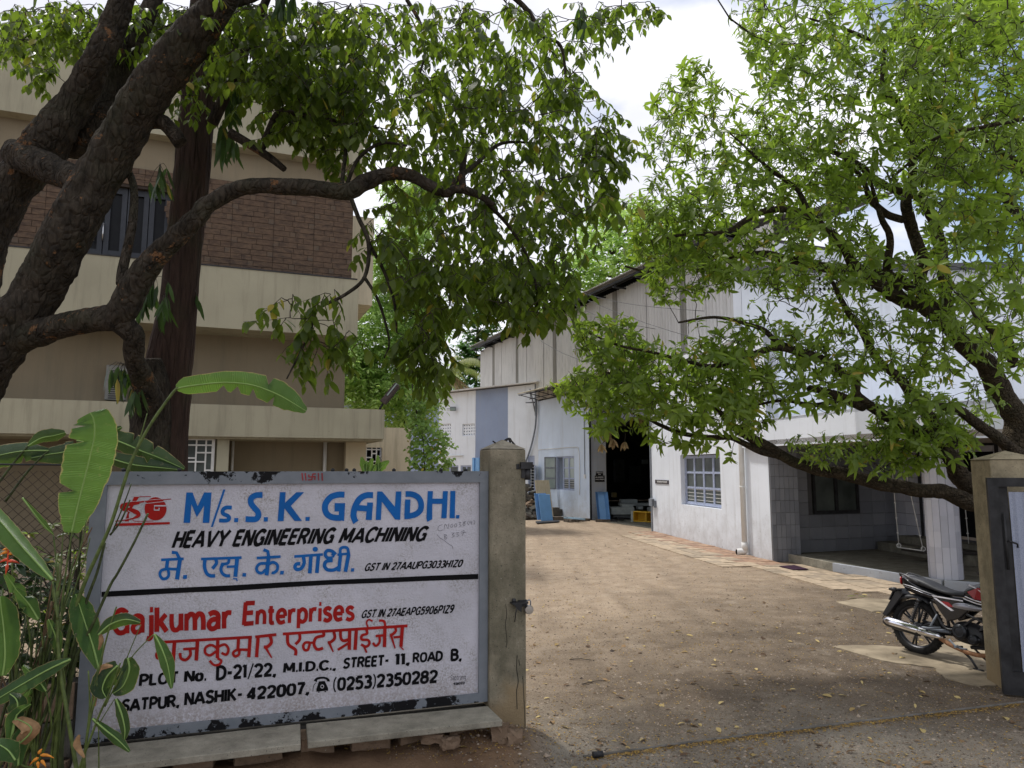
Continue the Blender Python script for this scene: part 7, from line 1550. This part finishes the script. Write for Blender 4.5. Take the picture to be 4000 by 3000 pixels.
mb.add(pts + [c + Vector((-.75, 2.3, 1.2))], [(i, (i + 1) % 14, 14) for i in range(14)]); mb.build('rubble_core', RUBBLE, pile)
# blue trough by the doorway
wt_ = Wall(G(2336, 2034), G(2384, 2034)); tr = thing('metal_trough', 'open sky blue sheet metal trough standing on end against the doorway jamb', 'metal trough', G(2360, 2034))
L_ = wt_.L; ht = wt_.px(2340, 1924)[1]; ln = -wt_.n * .25 - wt_.d * .06
def lean(s0, s1, n0, n1, z0, z1): 
    P = [wt_.pt(s0, 0, n0), wt_.pt(s1, 0, n0), wt_.pt(s1, 0, n1), wt_.pt(s0, 0, n1)]; return [p + ln * (z0 / ht) + Vector((0, 0, z0)) for p in P] + [p + ln * (z1 / ht) + Vector((0, 0, z1)) for p in P]
mb = MB(); mb.hexa(lean(.10, L_ - .12, -.16, -.14, .02, ht)); mb.build('trough_back', BLUESHEET, tr)
mb = MB(); P = lean(0, .02, 0, .02, .02, ht); mb.hexa([*(lean(-.02, .0, .0, .02, .02, ht))]); q = lean(0, .1, -.15, .0, .02, ht); mb.add([q[3], q[1], q[5], q[7]], [(0, 1, 2, 3)]); a = lean(0, .01, 0, .01, .02, ht); 
side = lambda s_o, s_i: [lean(s_o, s_o, 0, 0, .02, ht)[i] for i in (0, 4)] + [lean(s_i, s_i, -.15, -.15, .02, ht)[i] for i in (4, 0)]
mb = MB(); q = side(0, .10); mb.poly_prism(q, Vector((.006, -.006, 0))); mb.build('trough_side', BLUEDARK, tr); mb = MB(); q = side(L_, L_ - .12); mb.poly_prism(q, Vector((.006, -.006, 0))); mb.build('trough_side', BLUEDARK, tr)
mb = MB(); mb.hexa(lean(0.0, L_, -.16, .0, ht, ht + .015)); mb.build('trough_end', BLUEDARK, tr)
mb = MB(); mb.box(G(2356, 2034, .05), (.55, .12, .10), 0, Matrix.Rotation(R(-14), 3, 'Z')); T1('timber_beam', 'grey block under the foot of the blue trough at the doorway', 'timber', G(2356, 2034), mb, WOOD)
mb = MB(); mb.box(G(2398, 2035, .04), (.28, .11, .08), 0, Matrix.Rotation(R(-14), 3, 'Z')); T1('timber_beam', 'short dark block on the ground just right of the blue trough', 'timber', G(2398, 2035), mb, DARKSTEEL)
# inside the workshop
def inbox(name, lab, cat, x0, x1, y0, y1, Y, dp, mat, bv=.01):
    a, b = at(x0, y1, Y), at(x1, y0, Y); z0 = max(.03, a.z); mb = MB(); mb.hexa([Vector(q) for q in ((a.x, Y, z0), (b.x, Y, z0), (b.x, Y + dp, z0), (a.x, Y + dp, z0), (a.x, Y, b.z), (b.x, Y, b.z), (b.x, Y + dp, b.z), (a.x, Y + dp, b.z))]); return T1(name, lab, cat, (a + b) / 2, mb, mat, None, bv)
MG = simple('pale_green_grey_machine', lin(.30, .33, .32), .6, .3, 0, .2, 5); MGD = simple('dim_machine', lin(.10, .11, .11), .6, .3, 0, .3, 5)
inbox('machine_bed', 'long pale grey machine bed just inside the dark doorway', 'machine', 2388, 2478, 1982, 2010, 28.0, .8, MG); inbox('plinth', 'dark plinth under the long grey machine bed', 'machine', 2395, 2470, 2011, 2024, 28.1, .6, MGD)
inbox('machine_block', 'grey block on the right end of the long machine bed', 'machine part', 2430, 2474, 1970, 1981, 28.2, .5, MG); inbox('slab_stack', 'stack of pale slabs behind the machine bed in the doorway', 'slab stack', 2424, 2540, 1966, 1976, 29.2, .7, MG); inbox('machine_slab', 'tilted pale slab lying on the stack inside the doorway', 'slab', 2426, 2490, 1951, 1965, 29.3, .5, MG)
inbox('machine_cabinet', 'small grey cabinet at the right inside the doorway', 'cabinet', 2492, 2512, 1978, 1990, 28.5, .4, MG); inbox('machine_cabinet', 'pale upright plate right of the small grey cabinet inside the doorway', 'plate', 2533, 2542, 1982, 2000, 28.3, .3, MG)
inbox('yellow_lamp_box', 'small yellow box deep in the dark workshop left of the slabs', 'box', 2393, 2410, 1925, 1943, 31, .4, simple('dim_yellow', lin(.35, .27, .10))); inbox('lathe', 'dark machine standing against the back wall of the workshop', 'machine', 2405, 2440, 1795, 1885, 38, .8, MGD); inbox('switch_cabinet', 'dim pale electric cabinet high in the dark workshop', 'cabinet', 2510, 2532, 1795, 1812, 36, .3, MG); inbox('window_panel', 'dim barred window panel on the workshop back wall', 'window', 2460, 2505, 1820, 1890, 40, .1, MGD)
yb = thing('yellow_tray', 'yellow-lined steel tray box lying on its side at the right of the doorway', 'tray', G(2510, 2040)); wy_ = Wall(G(2474, 2041), G(2546, 2045)); zt = wy_.px(2500, 1998)[1]; L_ = wy_.L
mb = MB(); mb.wbox(wy_, 0, L_, .04, .07, -.3, 0); mb.wbox(wy_, 0, L_, zt - .03, zt, -.3, 0); mb.wbox(wy_, 0, .03, .07, zt - .03, -.3, 0); mb.wbox(wy_, L_ * .68, L_ * .68 + .03, .07, zt - .03, -.3, 0); mb.wbox(wy_, .0, L_, .07, zt - .03, -.33, -.3); mb.build('tray_wall', YELLOW, yb)
mb = MB(); mb.wbox(wy_, -.09, -.002, .02, zt + .01, -.34, .02); mb.build('tray_end', MG, yb); mb = MB(); mb.wbox(wy_, L_ * .5, L_ * .7, 0, .035, -.1, .05); mb.build('foot', GREYSTEEL, yb)
mb = MB(); rr = random.Random(4); 
for k in range(5): mb.tube(catmull([G(2395 + rr.uniform(0, 40), 2022 + rr.uniform(-2, 6), .04 + rr.uniform(0, .12)) for _ in range(5)], 4), .02, 5)
T1('cable_heap', 'tangle of black hose on the floor before the machine bed', 'hose', G(2415, 2025), mb, DARKSTEEL)
# blue panels by the annex
for i, (xa_, xb_, m_, lab) in enumerate([(1844, 1855, BLUESHEET, 'narrow pale blue panel leaning on the annex wall, left of its twin'), (1856, 1874, BLUESHEET, 'wider pale blue panel leaning on the annex wall behind the sign rail')]):
    zt = AX.px(xa_, 1788, .3)[1]; mb = MB(); a, b = sorted((AX.px(xa_, 1800, .3)[0], AX.px(xb_, 1800, .3)[0])); mb.wbox(AX, a, b, .0, zt, .25, .3); mb.wbox(AX, a, a + .06, 0.01, zt, .3, .36); T1('blue_panel', lab, 'metal panel', AX.pt(a, 0, .3), mb, m_, None, .005)

# ================================================================== motorcycle
def motorcycle():
    GLB = simple('gloss_black_paint', lin(.012, .012, .014), .16, .6, 0, .1); SATB = simple('satin_black_plastic', lin(.022, .022, .024), .42, .4, 0, .15, 20); RUB = simple('tyre_rubber', lin(.022, .021, .020), .85, .15, 0, .35, 30, .4, 80)
    SEAT = simple('seat_vinyl', lin(.035, .036, .040), .50, .35, 0, .12, 30, .3, 200, .002); RED = simple('gloss_red_paint', lin(.30, .012, .02), .18, .6); WH = simple('white_decal', lin(.78, .76, .80), .3, .5); SIL = simple('silver_decal', lin(.30, .30, .33), .25, .5, .5)
    CHR = simple('chrome', lin(.80, .79, .84), .12, .6, 1, .04); ALU = simple('cast_aluminium', lin(.07, .07, .075), .42, .5, .8, .2, 20); RST = simple('rusty_pipe', lin(.30, .15, .075), .7, .3, .2, .35, 25); RFL = simple('red_lens', lin(.35, .01, .01), .15, .6)
    wp0 = G(3588, 2554); hd_ = R(62); rot = -hd_
    b = thing('motorcycle', 'black motorcycle with red and white tank decals parked behind the right gate pillar', 'motorcycle', wp0)
    b.rotation_euler = (0, R(0), rot); b.scale = (.93, .93, .93)
    RX = Matrix.Rotation(R(-4), 3, 'X')     # leaning onto its side stand (away to its left)
    def bd(mb, name, mat, parent=b, bv=0):
        mb.v = [tuple(RX @ Vector(p)) for p in mb.v] if parent is b or True else mb.v
        o = mb.build(name, mat, parent, 'local')
        if bv: bevel(o, bv, 2)
        return o
    def prof(pts, y0, y1, mb=None):       # side outline (x,z) given thickness y0..y1
        mb = mb or MB(); return mb.poly_prism([Vector((x, y0, z)) for x, z in pts], Vector((0, y1 - y0, 0)))
    def loft(secs, name, mat, parent=b, sub=2):    # secs: list of (x, z_bottom, z_top, half width) -> rounded body
        mb = MB(); K_ = 12
        for x, zb, zt, hw in secs:
            for k in range(K_):
                a = 2 * math.pi * k / K_; c, s = math.cos(a), math.sin(a); e = .7
                mb.v.append((x, hw * math.copysign(abs(c) ** e, c), (zb + zt) / 2 + (zt - zb) / 2 * math.copysign(abs(s) ** e, s)))
        n = len(secs)
        for i in range(n - 1):
            for k in range(K_): mb.f.append((i * K_ + k, i * K_ + (k + 1) % K_, (i + 1) * K_ + (k + 1) % K_, (i + 1) * K_ + k)); mb.m.append(0); mb.sm.append(True)
        mb.f.append(tuple(range(K_))); mb.f.append(tuple((n - 1) * K_ + k for k in range(K_))); mb.m += [0, 0]; mb.sm += [True, True]
        o = bd(mb, name, mat, parent); m = o.modifiers.new('sub', 'SUBSURF'); m.levels = m.render_levels = sub; return o
    def wheel(x, r=.305):
        mb = MB(); c = (x, 0, r); tw_ = .052
        mb.lathe([(r - .07, -.038), (r - .045, -tw_), (r - .018, -tw_ * .9), (r, -.022), (r + .002, 0), (r, .022), (r - .018, tw_ * .9), (r - .045, tw_), (r - .07, .038)], c, 'y', 40, closed=True)
        for k in range(46):
            a = 2 * math.pi * k / 46
            for yy, da in ((-.024, 0), (.024, .07), (0, .035)):
                p = Vector((x + math.cos(a + da) * (r + .001), yy, r + math.sin(a + da) * (r - .008))); mb.box(p, (.010, .020, .014), 0, Matrix.Rotation(-(a + da), 3, 'Y'))
        wl = bd(mb, 'wheel', RUB)
        mb = MB(); mb.lathe([(r - .075, -.034), (r - .062, -.036), (r - .068, -.02), (r - .085, 0), (r - .068, .02), (r - .062, .036), (r - .075, .034), (r - .095, 0)], c, 'y', 36, closed=True); mb.lathe([(0, -.06), (.045, -.055), (.055, -.03), (.055, .03), (.045, .055), (0, .06)], c, 'y', 20)
        for k in range(6):
            a = 2 * math.pi * k / 6 + .3
            for da in (-.1, .1):
                p0 = Vector((x + math.cos(a) * .05, 0, r + math.sin(a) * .05)); p1 = Vector((x + math.cos(a + da) * (r - .085), 0, r + math.sin(a + da) * (r - .085))); mb.tube([p0, p1], [.014, .010], 6)
        bd(mb, 'rim', ALU, wl); return wl
    wheel(0); wheel(1.27)
    # frame, swing arm, chain case
    mb = MB(); mb.tube([(.42, -.07, .33), (0, -.085, .305)], .02, 8); mb.tube([(.42, .07, .33), (0, .085, .305)], .02, 8); mb.tube([(-.02, -.1, .305), (.02, .1, .305)], .016, 8); bd(mb, 'swing_arm', GREYSTEEL)
    mb = MB(); mb.poly_prism([Vector(p) for p in ((-.08, .06, .30), (.05, .06, .38), (.50, .06, .36), (.52, .06, .28), (.02, .06, .24))], Vector((0, .03, 0))); bd(mb, 'chain_case', SATB)
    mb = MB(); mb.tube(catmull([(1.08, 0, .82), (.8, 0, .66), (.5, 0, .68), (.2, 0, .70), (-.12, 0, .72)], 4), .02, 8); mb.tube(catmull([(1.06, 0, .78), (1.0, 0, .50), (.86, 0, .26), (.6, 0, .2)], 4), .02, 8); mb.tube([(.42, -.08, .34), (.40, -.09, .5), (.30, -.1, .66)], .017, 7); bd(mb, 'frame', SATB)
    # shock absorbers
    for sy in (-1, 1):
        mb = MB(); t, q = Vector((.10, .115 * sy, .635)), Vector((-.0, .115 * sy, .36)); mb.tube([t, q], .014, 8); mb.tube([t, t.lerp(q, .12)], .026, 10); mb.tube([q, q.lerp(t, .1)], .022, 10); sh = bd(mb, 'shock_absorber', ALU)
        mb = MB(); ax = (q - t).normalized(); u = ax.orthogonal().normalized(); w_ = ax.cross(u); N_ = 90; mb.tube([t.lerp(q, .12 + .72 * i / N_) + (u * math.cos(i * .63) + w_ * math.sin(i * .63)) * .027 for i in range(N_ + 1)], .0055, 5); bd(mb, 'spring', SATB, sh)
    # rear mudguard, hugger, plate
    mb = MB(); arc = [(math.cos(a), math.sin(a)) for a in np.linspace(R(60), R(150), 10)]; P = [(x * .355, .31 + y * .355) for x, y in arc] + [(-.36, .42), (-.40, .36)]
    for i in range(len(P) - 1):
        pass
    Vv = []
    for x, z in P:
        for yy, dz in ((-.075, -.03), (-.055, .0), (0, .012), (.055, 0), (.075, -.03)): Vv.append((x, yy, z + dz))
    mb.add(Vv, [(i * 5 + j, i * 5 + j + 1, i * 5 + j + 6, i * 5 + j + 5) for i in range(len(P) - 1) for j in range(4)], 0, True); o = bd(mb, 'rear_mudguard', SATB); o.modifiers.new('s', 'SOLIDIFY').thickness = .006
    mb = MB(); mb.poly_prism([Vector((-.20, -.08, .72)), Vector((-.12, -.08, .66)), Vector((-.34, -.08, .36)), Vector((-.40, -.08, .38))], Vector((0, .16, 0))); bd(mb, 'mudflap', SATB, b, .01)
    mb = MB(); mb.box((-.275, 0, .62), (.012, .17, .12), 0, Matrix.Rotation(R(25), 3, 'Y')); bd(mb, 'number_plate', SATB)
    # tail cowl and lamp
    loft([(-.19, .80, .86, .012), (-.15, .72, .865, .045), (-.05, .68, .84, .085), (.08, .66, .80, .105), (.20, .64, .76, .11), (.32, .65, .73, .10), (.40, .67, .72, .08)], 'tail_cowl', GLB)
    loft([(-.205, .78, .875, .01), (-.19, .755, .86, .04), (-.165, .76, .845, .05)], 'tail_lamp', RFL)
    for sy in (-1, 1):
        mb = MB(); mb.tube(catmull([(-.16, .05 * sy, .86), (-.15, .085 * sy, .895), (-.02, .12 * sy, .87), (.10, .13 * sy, .82)], 4), .011, 8); bd(mb, 'grab_rail', simple('grab_rail_grey', lin(.06, .06, .065), .35, .5) if 'grab_rail_grey' not in bpy.data.materials else bpy.data.materials['grab_rail_grey'])
        mb = MB(); mb.tube([(-.16, .05 * sy, .70), (-.19, .13 * sy, .70)], .01, 6); ind = bd(mb, 'indicator', SATB); mb = MB(); mb.tube([(-.16, .14 * sy, .705), (-.19, .15 * sy, .703), (-.25, .15 * sy, .70)], [.02, .028, .012], 10); bd(mb, 'indicator_lens', SATB, ind)
        # cowl stripes
        for k, (m_, dz) in enumerate(((WH, .0), (SIL, -.022))):
            mb = MB(); mb.tube([(-.12, .072 * sy, .775 + dz), (.0, .106 * sy, .765 + dz), (.14, .118 * sy, .735 + dz), (.30, .112 * sy, .705 + dz)], [.002, .006 - .002 * k, .005, .002], 5); bd(mb, 'stripe', m_)
    # seat
    loft([(-.12, .83, .875, .03), (-.06, .81, .885, .085), (.08, .78, .875, .118), (.2, .76, .845, .128), (.30, .74, .80, .132), (.44, .72, .775, .125), (.56, .72, .79, .10), (.62, .73, .80, .07)], 'seat', SEAT)
    # side panel
    for sy in (-1, 1):
        mb = prof([(.24, .70), (.60, .70), (.66, .60), (.56, .50), (.42, .44), (.32, .56)], .09 * sy, .125 * sy); sp_ = bd(mb, 'side_panel', GLB, b, .012)
        mb = prof([(.25, .705), (.60, .702), (.60, .688), (.27, .69)], .126 * sy, .128 * sy); bd(mb, 'decal', WH, sp_)
        mb = prof([(.27, .68), (.30, .68), (.50, .575), (.47, .565)], .126 * sy, .128 * sy); bd(mb, 'decal', WH, sp_)
        mb = prof([(.36, .655), (.44, .655), (.50, .61), (.42, .605)], .126 * sy, .128 * sy); bd(mb, 'decal', RED, sp_)
        loft([(.48, .60, .63, .01), (.54, .59, .66, .03), (.66, .585, .67, .04), (.78, .60, .65, .03), (.84, .62, .64, .01)], 'knee_cowl', SIL).location = Vector((0, .125 * sy, .02))
        mb = MB(); mb.tube(catmull([(.22, .10 * sy, .62), (.34, .105 * sy, .42), (.42, .11 * sy, .36), (.56, .11 * sy, .40), (.70, .10 * sy, .52), (.85, .09 * sy, .54)], 5), .014, 8); bd(mb, 'frame_cover', SATB)
    # tank
    tk = loft([(.56, .72, .80, .07), (.62, .69, .85, .11), (.74, .67, .915, .15), (.88, .67, .93, .155), (1.0, .70, .90, .12), (1.08, .76, .85, .05)], 'fuel_tank', GLB)
    for sy in (-1, 1):
        mb = MB(); mb.add([(.66, .150 * sy, .80), (.78, .166 * sy, .86), (.98, .145 * sy, .84), (.96, .152 * sy, .73), (.74, .163 * sy, .735)], [(0, 1, 2, 3, 4)]); bd(mb, 'decal', RED, tk)
        for pa in ([(.68, .152, .875), (.80, .166, .83), (.92, .158, .70)], [(.62, .125, .745), (.80, .166, .715), (1.0, .14, .73)], [(.60, .12, .72), (.78, .16, .69), (.98, .13, .69)]):
            mb = MB(); mb.tube(catmull([(x, (y - .006) * sy, z) for x, y, z in pa], 4), .007, 5); bd(mb, 'decal', WH, tk)
    # engine
    loft([(.42, .28, .40, .06), (.47, .24, .46, .10), (.60, .22, .48, .115), (.74, .22, .44, .105), (.80, .26, .38, .07)], 'crankcase', SATB)
    for x, z, r in ((.56, .36, .082), (.70, .30, .055)):
        mb = MB(); mb.lathe([(0, -.155), (r * .6, -.155), (r * .92, -.148), (r, -.135), (r, -.10)], (x, 0, z), 'y', 28); mb.lathe([(r * .55, -.158), (r * .65, -.162), (r * .75, -.156)], (x, 0, z), 'y', 28); bd(mb, 'clutch_cover', simple('dark_engine_cover', lin(.03, .032, .036), .3, .5, .5) if 'dark_engine_cover' not in bpy.data.materials else bpy.data.materials['dark_engine_cover'])
    mb = MB(); 
    for k in range(9): mb.box((.80 + k * .014, 0, .44 + k * .02), (.17, .19, .008), 0, Matrix.Rotation(R(-32), 3, 'Y'))
    mb.box((.86, 0, .52), (.11, .12, .26), 0, Matrix.Rotation(R(28), 3, 'Y')); bd(mb, 'cylinder_fins', ALU)
    mb = MB(); mb.tube(catmull([(.66, -.14, .55), (.70, -.2, .56), (.88, -.22, .50), (.93, -.2, .38), (.90, -.15, .27), (.82, -.08, .24)], 5), .013, 8); bd(mb, 'crash_bar', SATB)
    # exhaust
    mb = MB(); mb.tube(catmull([(.96, -.06, .46), (1.02, -.07, .38), (.98, -.08, .26), (.84, -.10, .17), (.66, -.12, .155), (.45, -.13, .20), (.34, -.135, .25)], 6), .023, 10); bd(mb, 'exhaust_pipe', RST)
    mb = MB(); A_1, A_2 = Vector((.38, -.155, .265)), Vector((-.30, -.175, .335)); mb.tube([A_1.lerp(A_2, f) for f in (0, .08, .2, .36, .40, .42, .8, .93, 1.0)], [.012, .028, .040, .046, .046, .050, .054, .050, .026], 20); mf = bd(mb, 'silencer', CHR)
    mb = MB(); mb.tube([A_1.lerp(A_2, f) + Vector((0, .012, -.016)) for f in (.38, .8, .95, 1.02)], [.052, .058, .052, .03], 18); bd(mb, 'silencer_underside', SATB, mf)
    mb = MB(); mb.tube([(.24, -.20, .318), (.24, -.218, .318)], .011, 8); bd(mb, 'bolt', DARKSTEEL, mf)
    mb = MB(); mb.tube([(.30, -.11, .50), (.25, -.16, .36)], .012, 6); mb.tube([(.34, -.12, .36), (.26, -.22, .345), (.20, -.24, .345)], .012, 8); bd(mb, 'foot_peg', GREYSTEEL); mb = MB(); mb.tube([(.56, -.1, .2), (.57, -.25, .21)], .013, 8); bd(mb, 'foot_peg', GREYSTEEL)
    mb = MB(); mb.tube(catmull([(.46, -.16, .26), (.56, -.19, .20), (.66, -.18, .2)], 4), .01, 6); bd(mb, 'brake_pedal', GREYSTEEL)
    # stands
    mb = MB(); mb.tube([(.50, -.09, .2), (.66, -.12, .10), (.74, -.14, .005)], .013, 7); mb.tube([(.70, -.14, .006), (.80, -.14, .006)], .014, 6); bd(mb, 'centre_stand', SATB)
    mb = MB(); mb.tube([(.55, .10, .2), (.62, .2, .08), (.66, .26, .025)], .012, 7); bd(mb, 'side_stand', SATB)
    # front end
    for sy in (-1, 1):
        mb = MB(); mb.tube([(1.27, .075 * sy, .305), (1.17, .08 * sy, .62)], .022, 10); mb.tube([(1.17, .08 * sy, .62), (1.08, .08 * sy, .92)], .016, 10); bd(mb, 'front_fork', ALU)
        mb = MB(); mb.tube(catmull([(1.06, 0, .96), (1.04, .14 * sy, .98), (1.0, .24 * sy, 1.03), (.93, .36 * sy, 1.03)], 5), .012, 8); mb.tube([(.97, .29 * sy, 1.032), (.91, .39 * sy, 1.03)], .018, 8); bd(mb, 'handlebar', SATB)
        mb = MB(); mb.tube([(1.0, .25 * sy, 1.03), (1.02, .29 * sy, 1.14)], .006, 6); mr = bd(mb, 'mirror', SATB); mb = MB(); mb.lathe([(0, -.012), (.05, -.008), (.055, .004), (0, .01)], (1.02, .31 * sy, 1.18), 'x', 16); bd(mb, 'mirror_glass', SATB, mr)
    loft([(1.06, .86, .98, .05), (1.12, .78, 1.02, .11), (1.2, .78, 1.0, .10), (1.26, .82, .95, .05)], 'headlamp_cowl', GLB)
    mb = MB(); Vv = []; P = [(1.27 + math.cos(a) * .345, .305 + math.sin(a) * .345) for a in np.linspace(R(25), R(150), 12)]
    for x, z in P:
        for yy, dz in ((-.06, -.02), (-.04, 0), (0, .01), (.04, 0), (.06, -.02)): Vv.append((x, yy, z + dz))
    mb.add(Vv, [(i * 5 + j, i * 5 + j + 1, i * 5 + j + 6, i * 5 + j + 5) for i in range(11) for j in range(4)], 0, True); o = bd(mb, 'front_mudguard', GLB); o.modifiers.new('s', 'SOLIDIFY').thickness = .005
motorcycle()

# ================================================================== litter on the ground
def scatter_pts(n, seed, fn):
    rr = np.random.default_rng(seed); out = []
    while len(out) < n:
        px, py = rr.uniform(1500, 4100), rr.uniform(2010, 3050); p = G(px, py)
        if p.y > 22: continue
        f = fn(p, rr)
        if f and rr.random() < f:
            out.append((p.x, p.y, gz(p.x, p.y)))
    return np.array(out)
def blocked(p):
    a = (p - RW.o).dot(RW.n); s = (p - RW.o).dot(RW.d)
    if s > -.3 and a < 1.3: return True
    if s <= -.3 and p.x > 5.7 and p.y > 10.5 and p.x < 11: return True
    t = p.x * .31 - (p.y - 5.35) * .95
    return p.x < .12 and t < 0
peb = scatter_pts(24000, 4, lambda p, r: 0 if blocked(p) else .6)
n = len(peb); rr = np.random.default_rng(2); sz = rr.gamma(1.6, .0019, n) + .0018; sz = np.minimum(sz, .022) * (1 + .05 * peb[:, 1]); base = np.array([(1, 0, 0), (0, 1, 0), (-1, 0, 0), (0, -1, 0), (0, 0, 1), (0, 0, -1)], float)
V = peb[:, None] + base[None] * (sz[:, None, None] * rr.uniform(.5, 1.3, (n, 6, 1))) * np.array([1, 1, .6]); Fq = np.array([(0, 1, 4), (1, 2, 4), (2, 3, 4), (3, 0, 4), (1, 0, 5), (2, 1, 5), (3, 2, 5), (0, 3, 5)])
m = M('gravel', .9, .15); rp = m.n('ShaderNodeValToRGB'); rp.color_ramp.elements[0].color = lin(.07, .058, .05); rp.color_ramp.elements[1].color = lin(.40, .33, .26); e = rp.color_ramp.elements.new(.5); e.color = lin(.18, .135, .10); m.l(m.geo.outputs['Random Per Island'], rp.inputs[0]); m.col(rp.outputs[0]); GRAV = m.m
me = np_mesh('gravel', V.reshape(-1, 3), (Fq[None] + (np.arange(n) * 6)[:, None, None]).reshape(-1, 3), np.zeros((0, 4), int), [GRAV], (0, 0, 0)); me.polygons.foreach_set('use_smooth', np.zeros(len(me.polygons), bool)); o = bpy.data.objects.new('gravel', me); link(o); tag(o, 'loose gravel and pebbles over the yard', None, None, 'stuff')
def litter(name, lab, pts, lmin, lmax, mat, seed, ar=.4, flat=.35):
    rr = random.Random(seed); lv = []
    for p in pts:
        a = rr.uniform(0, 6.283); l = rr.uniform(lmin, lmax) * (1 + .04 * p[1]); lv.append((Vector(p) + Vector((0, 0, .004)), (math.cos(a), math.sin(a), rr.uniform(0, flat)), (rr.uniform(-.4, .4), rr.uniform(-.4, .4), 1), l, l * ar * rr.uniform(.6, 1.3)))
    P = np.array([tuple(x[0]) for x in lv]); D = np.array([x[1] for x in lv]); Nn = np.array([x[2] for x in lv]); L = np.array([x[3] for x in lv]); W_ = np.array([x[4] for x in lv])
    V, T3, Q4 = leaf_arrays(P, D, Nn, L, W_, .25, (.8, 1, .7), .15); o = bpy.data.objects.new(name, np_mesh(name, V, T3, Q4, [mat], (0, 0, 0))); link(o); tag(o, lab, None, None, 'stuff')
LIT = m_leaf('fallen_leaf', lin(.30, .20, .07), lin(.60, .47, .20), lin(.5, .4, .1), .7, .2); CH = m_leaf('yellow_chaff', lin(.16, .09, .04), lin(.50, .33, .08), lin(.5, .35, .06), .8, .2); LIT2 = m_leaf('brown_fallen_leaf', lin(.10, .06, .035), lin(.30, .19, .09), lin(.3, .2, .1), .8, .15)
litter('leaf_chaff', 'tiny yellow and brown leaf chaff strewn over the yard', scatter_pts(12000, 8, lambda p, r: 0 if blocked(p) else (.25 + .7 * max(0, mnoise.noise((p.x * 1.4, p.y * 1.4, 5))) + (.35 if p.y > 8 else .1))), .006, .02, CH, 2)
litter('fallen_leaves', 'scattered yellow fallen leaves', scatter_pts(150, 9, lambda p, r: 0 if blocked(p) else .5 + .4 * (7 < p.y < 12)), .03, .07, LIT, 3, .45, .5); litter('brown_fallen_leaves', 'scattered brown fallen leaves', scatter_pts(200, 19, lambda p, r: 0 if blocked(p) else .5), .03, .07, LIT2, 4, .45, .5)
rr = random.Random(6); P = []
for k in range(2000):
    f = rr.random(); p = pth[0].lerp(pth[3], f) if False else None; x = rr.uniform(2290, 4050); y = np.interp(x, [2280, 2700, 3300, 4000], [2962, 2904, 2830, 2747]); q = G(x, y); P.append((q.x + rr.gauss(0, .02), q.y - abs(rr.gauss(0, .035)) - .015, .004))
litter('track_chaff', 'line of yellow leaf chaff drifted along the gate track', P, .008, .022, CH, 5)
P = [(G(x, y).x, G(x, y).y, gz(*G(x, y).xy) + .01) for x, y in [(rr.uniform(900, 2000), rr.uniform(2900, 3040)) for _ in range(420)]]; litter('bank_chaff', 'leaf chaff on the soil below the stone slabs', P, .008, .025, CH, 6)
lg = thing('green_leaf_pair', 'fresh green fallen leaves on the soil near the pavers, left of the motorcycle', 'leaf', G(3345, 2335)); crown(lg, [(G(3350, 2336) + Vector((0, 0, .03)), (1, -.2, .1), (0, 0, 1), .16, .05), (G(3345, 2336) + Vector((0, 0, .03)), (-1, .1, .15), (0, 0, 1), .14, .05)], LF_R, .2, (.8, 1, .66), .2, 2)
for k, (x, y, x2, y2, lab) in enumerate([(2275, 2672, 2360, 2658, 'thin dry twig lying on the soil right of the mossy pillar'), (2225, 2575, 2310, 2578, 'thin dark twig farther from the gate, near the pillar padlock')]):
    mb = MB(); a, b_ = G(x, y, .012), G(x2, y2, .012); mb.tube([a, a.lerp(b_, .5) + Vector((.01, .02, .005)), b_], [.006, .005, .003], 5); T1('fallen_twig', lab, 'twig', a, mb, WOOD)
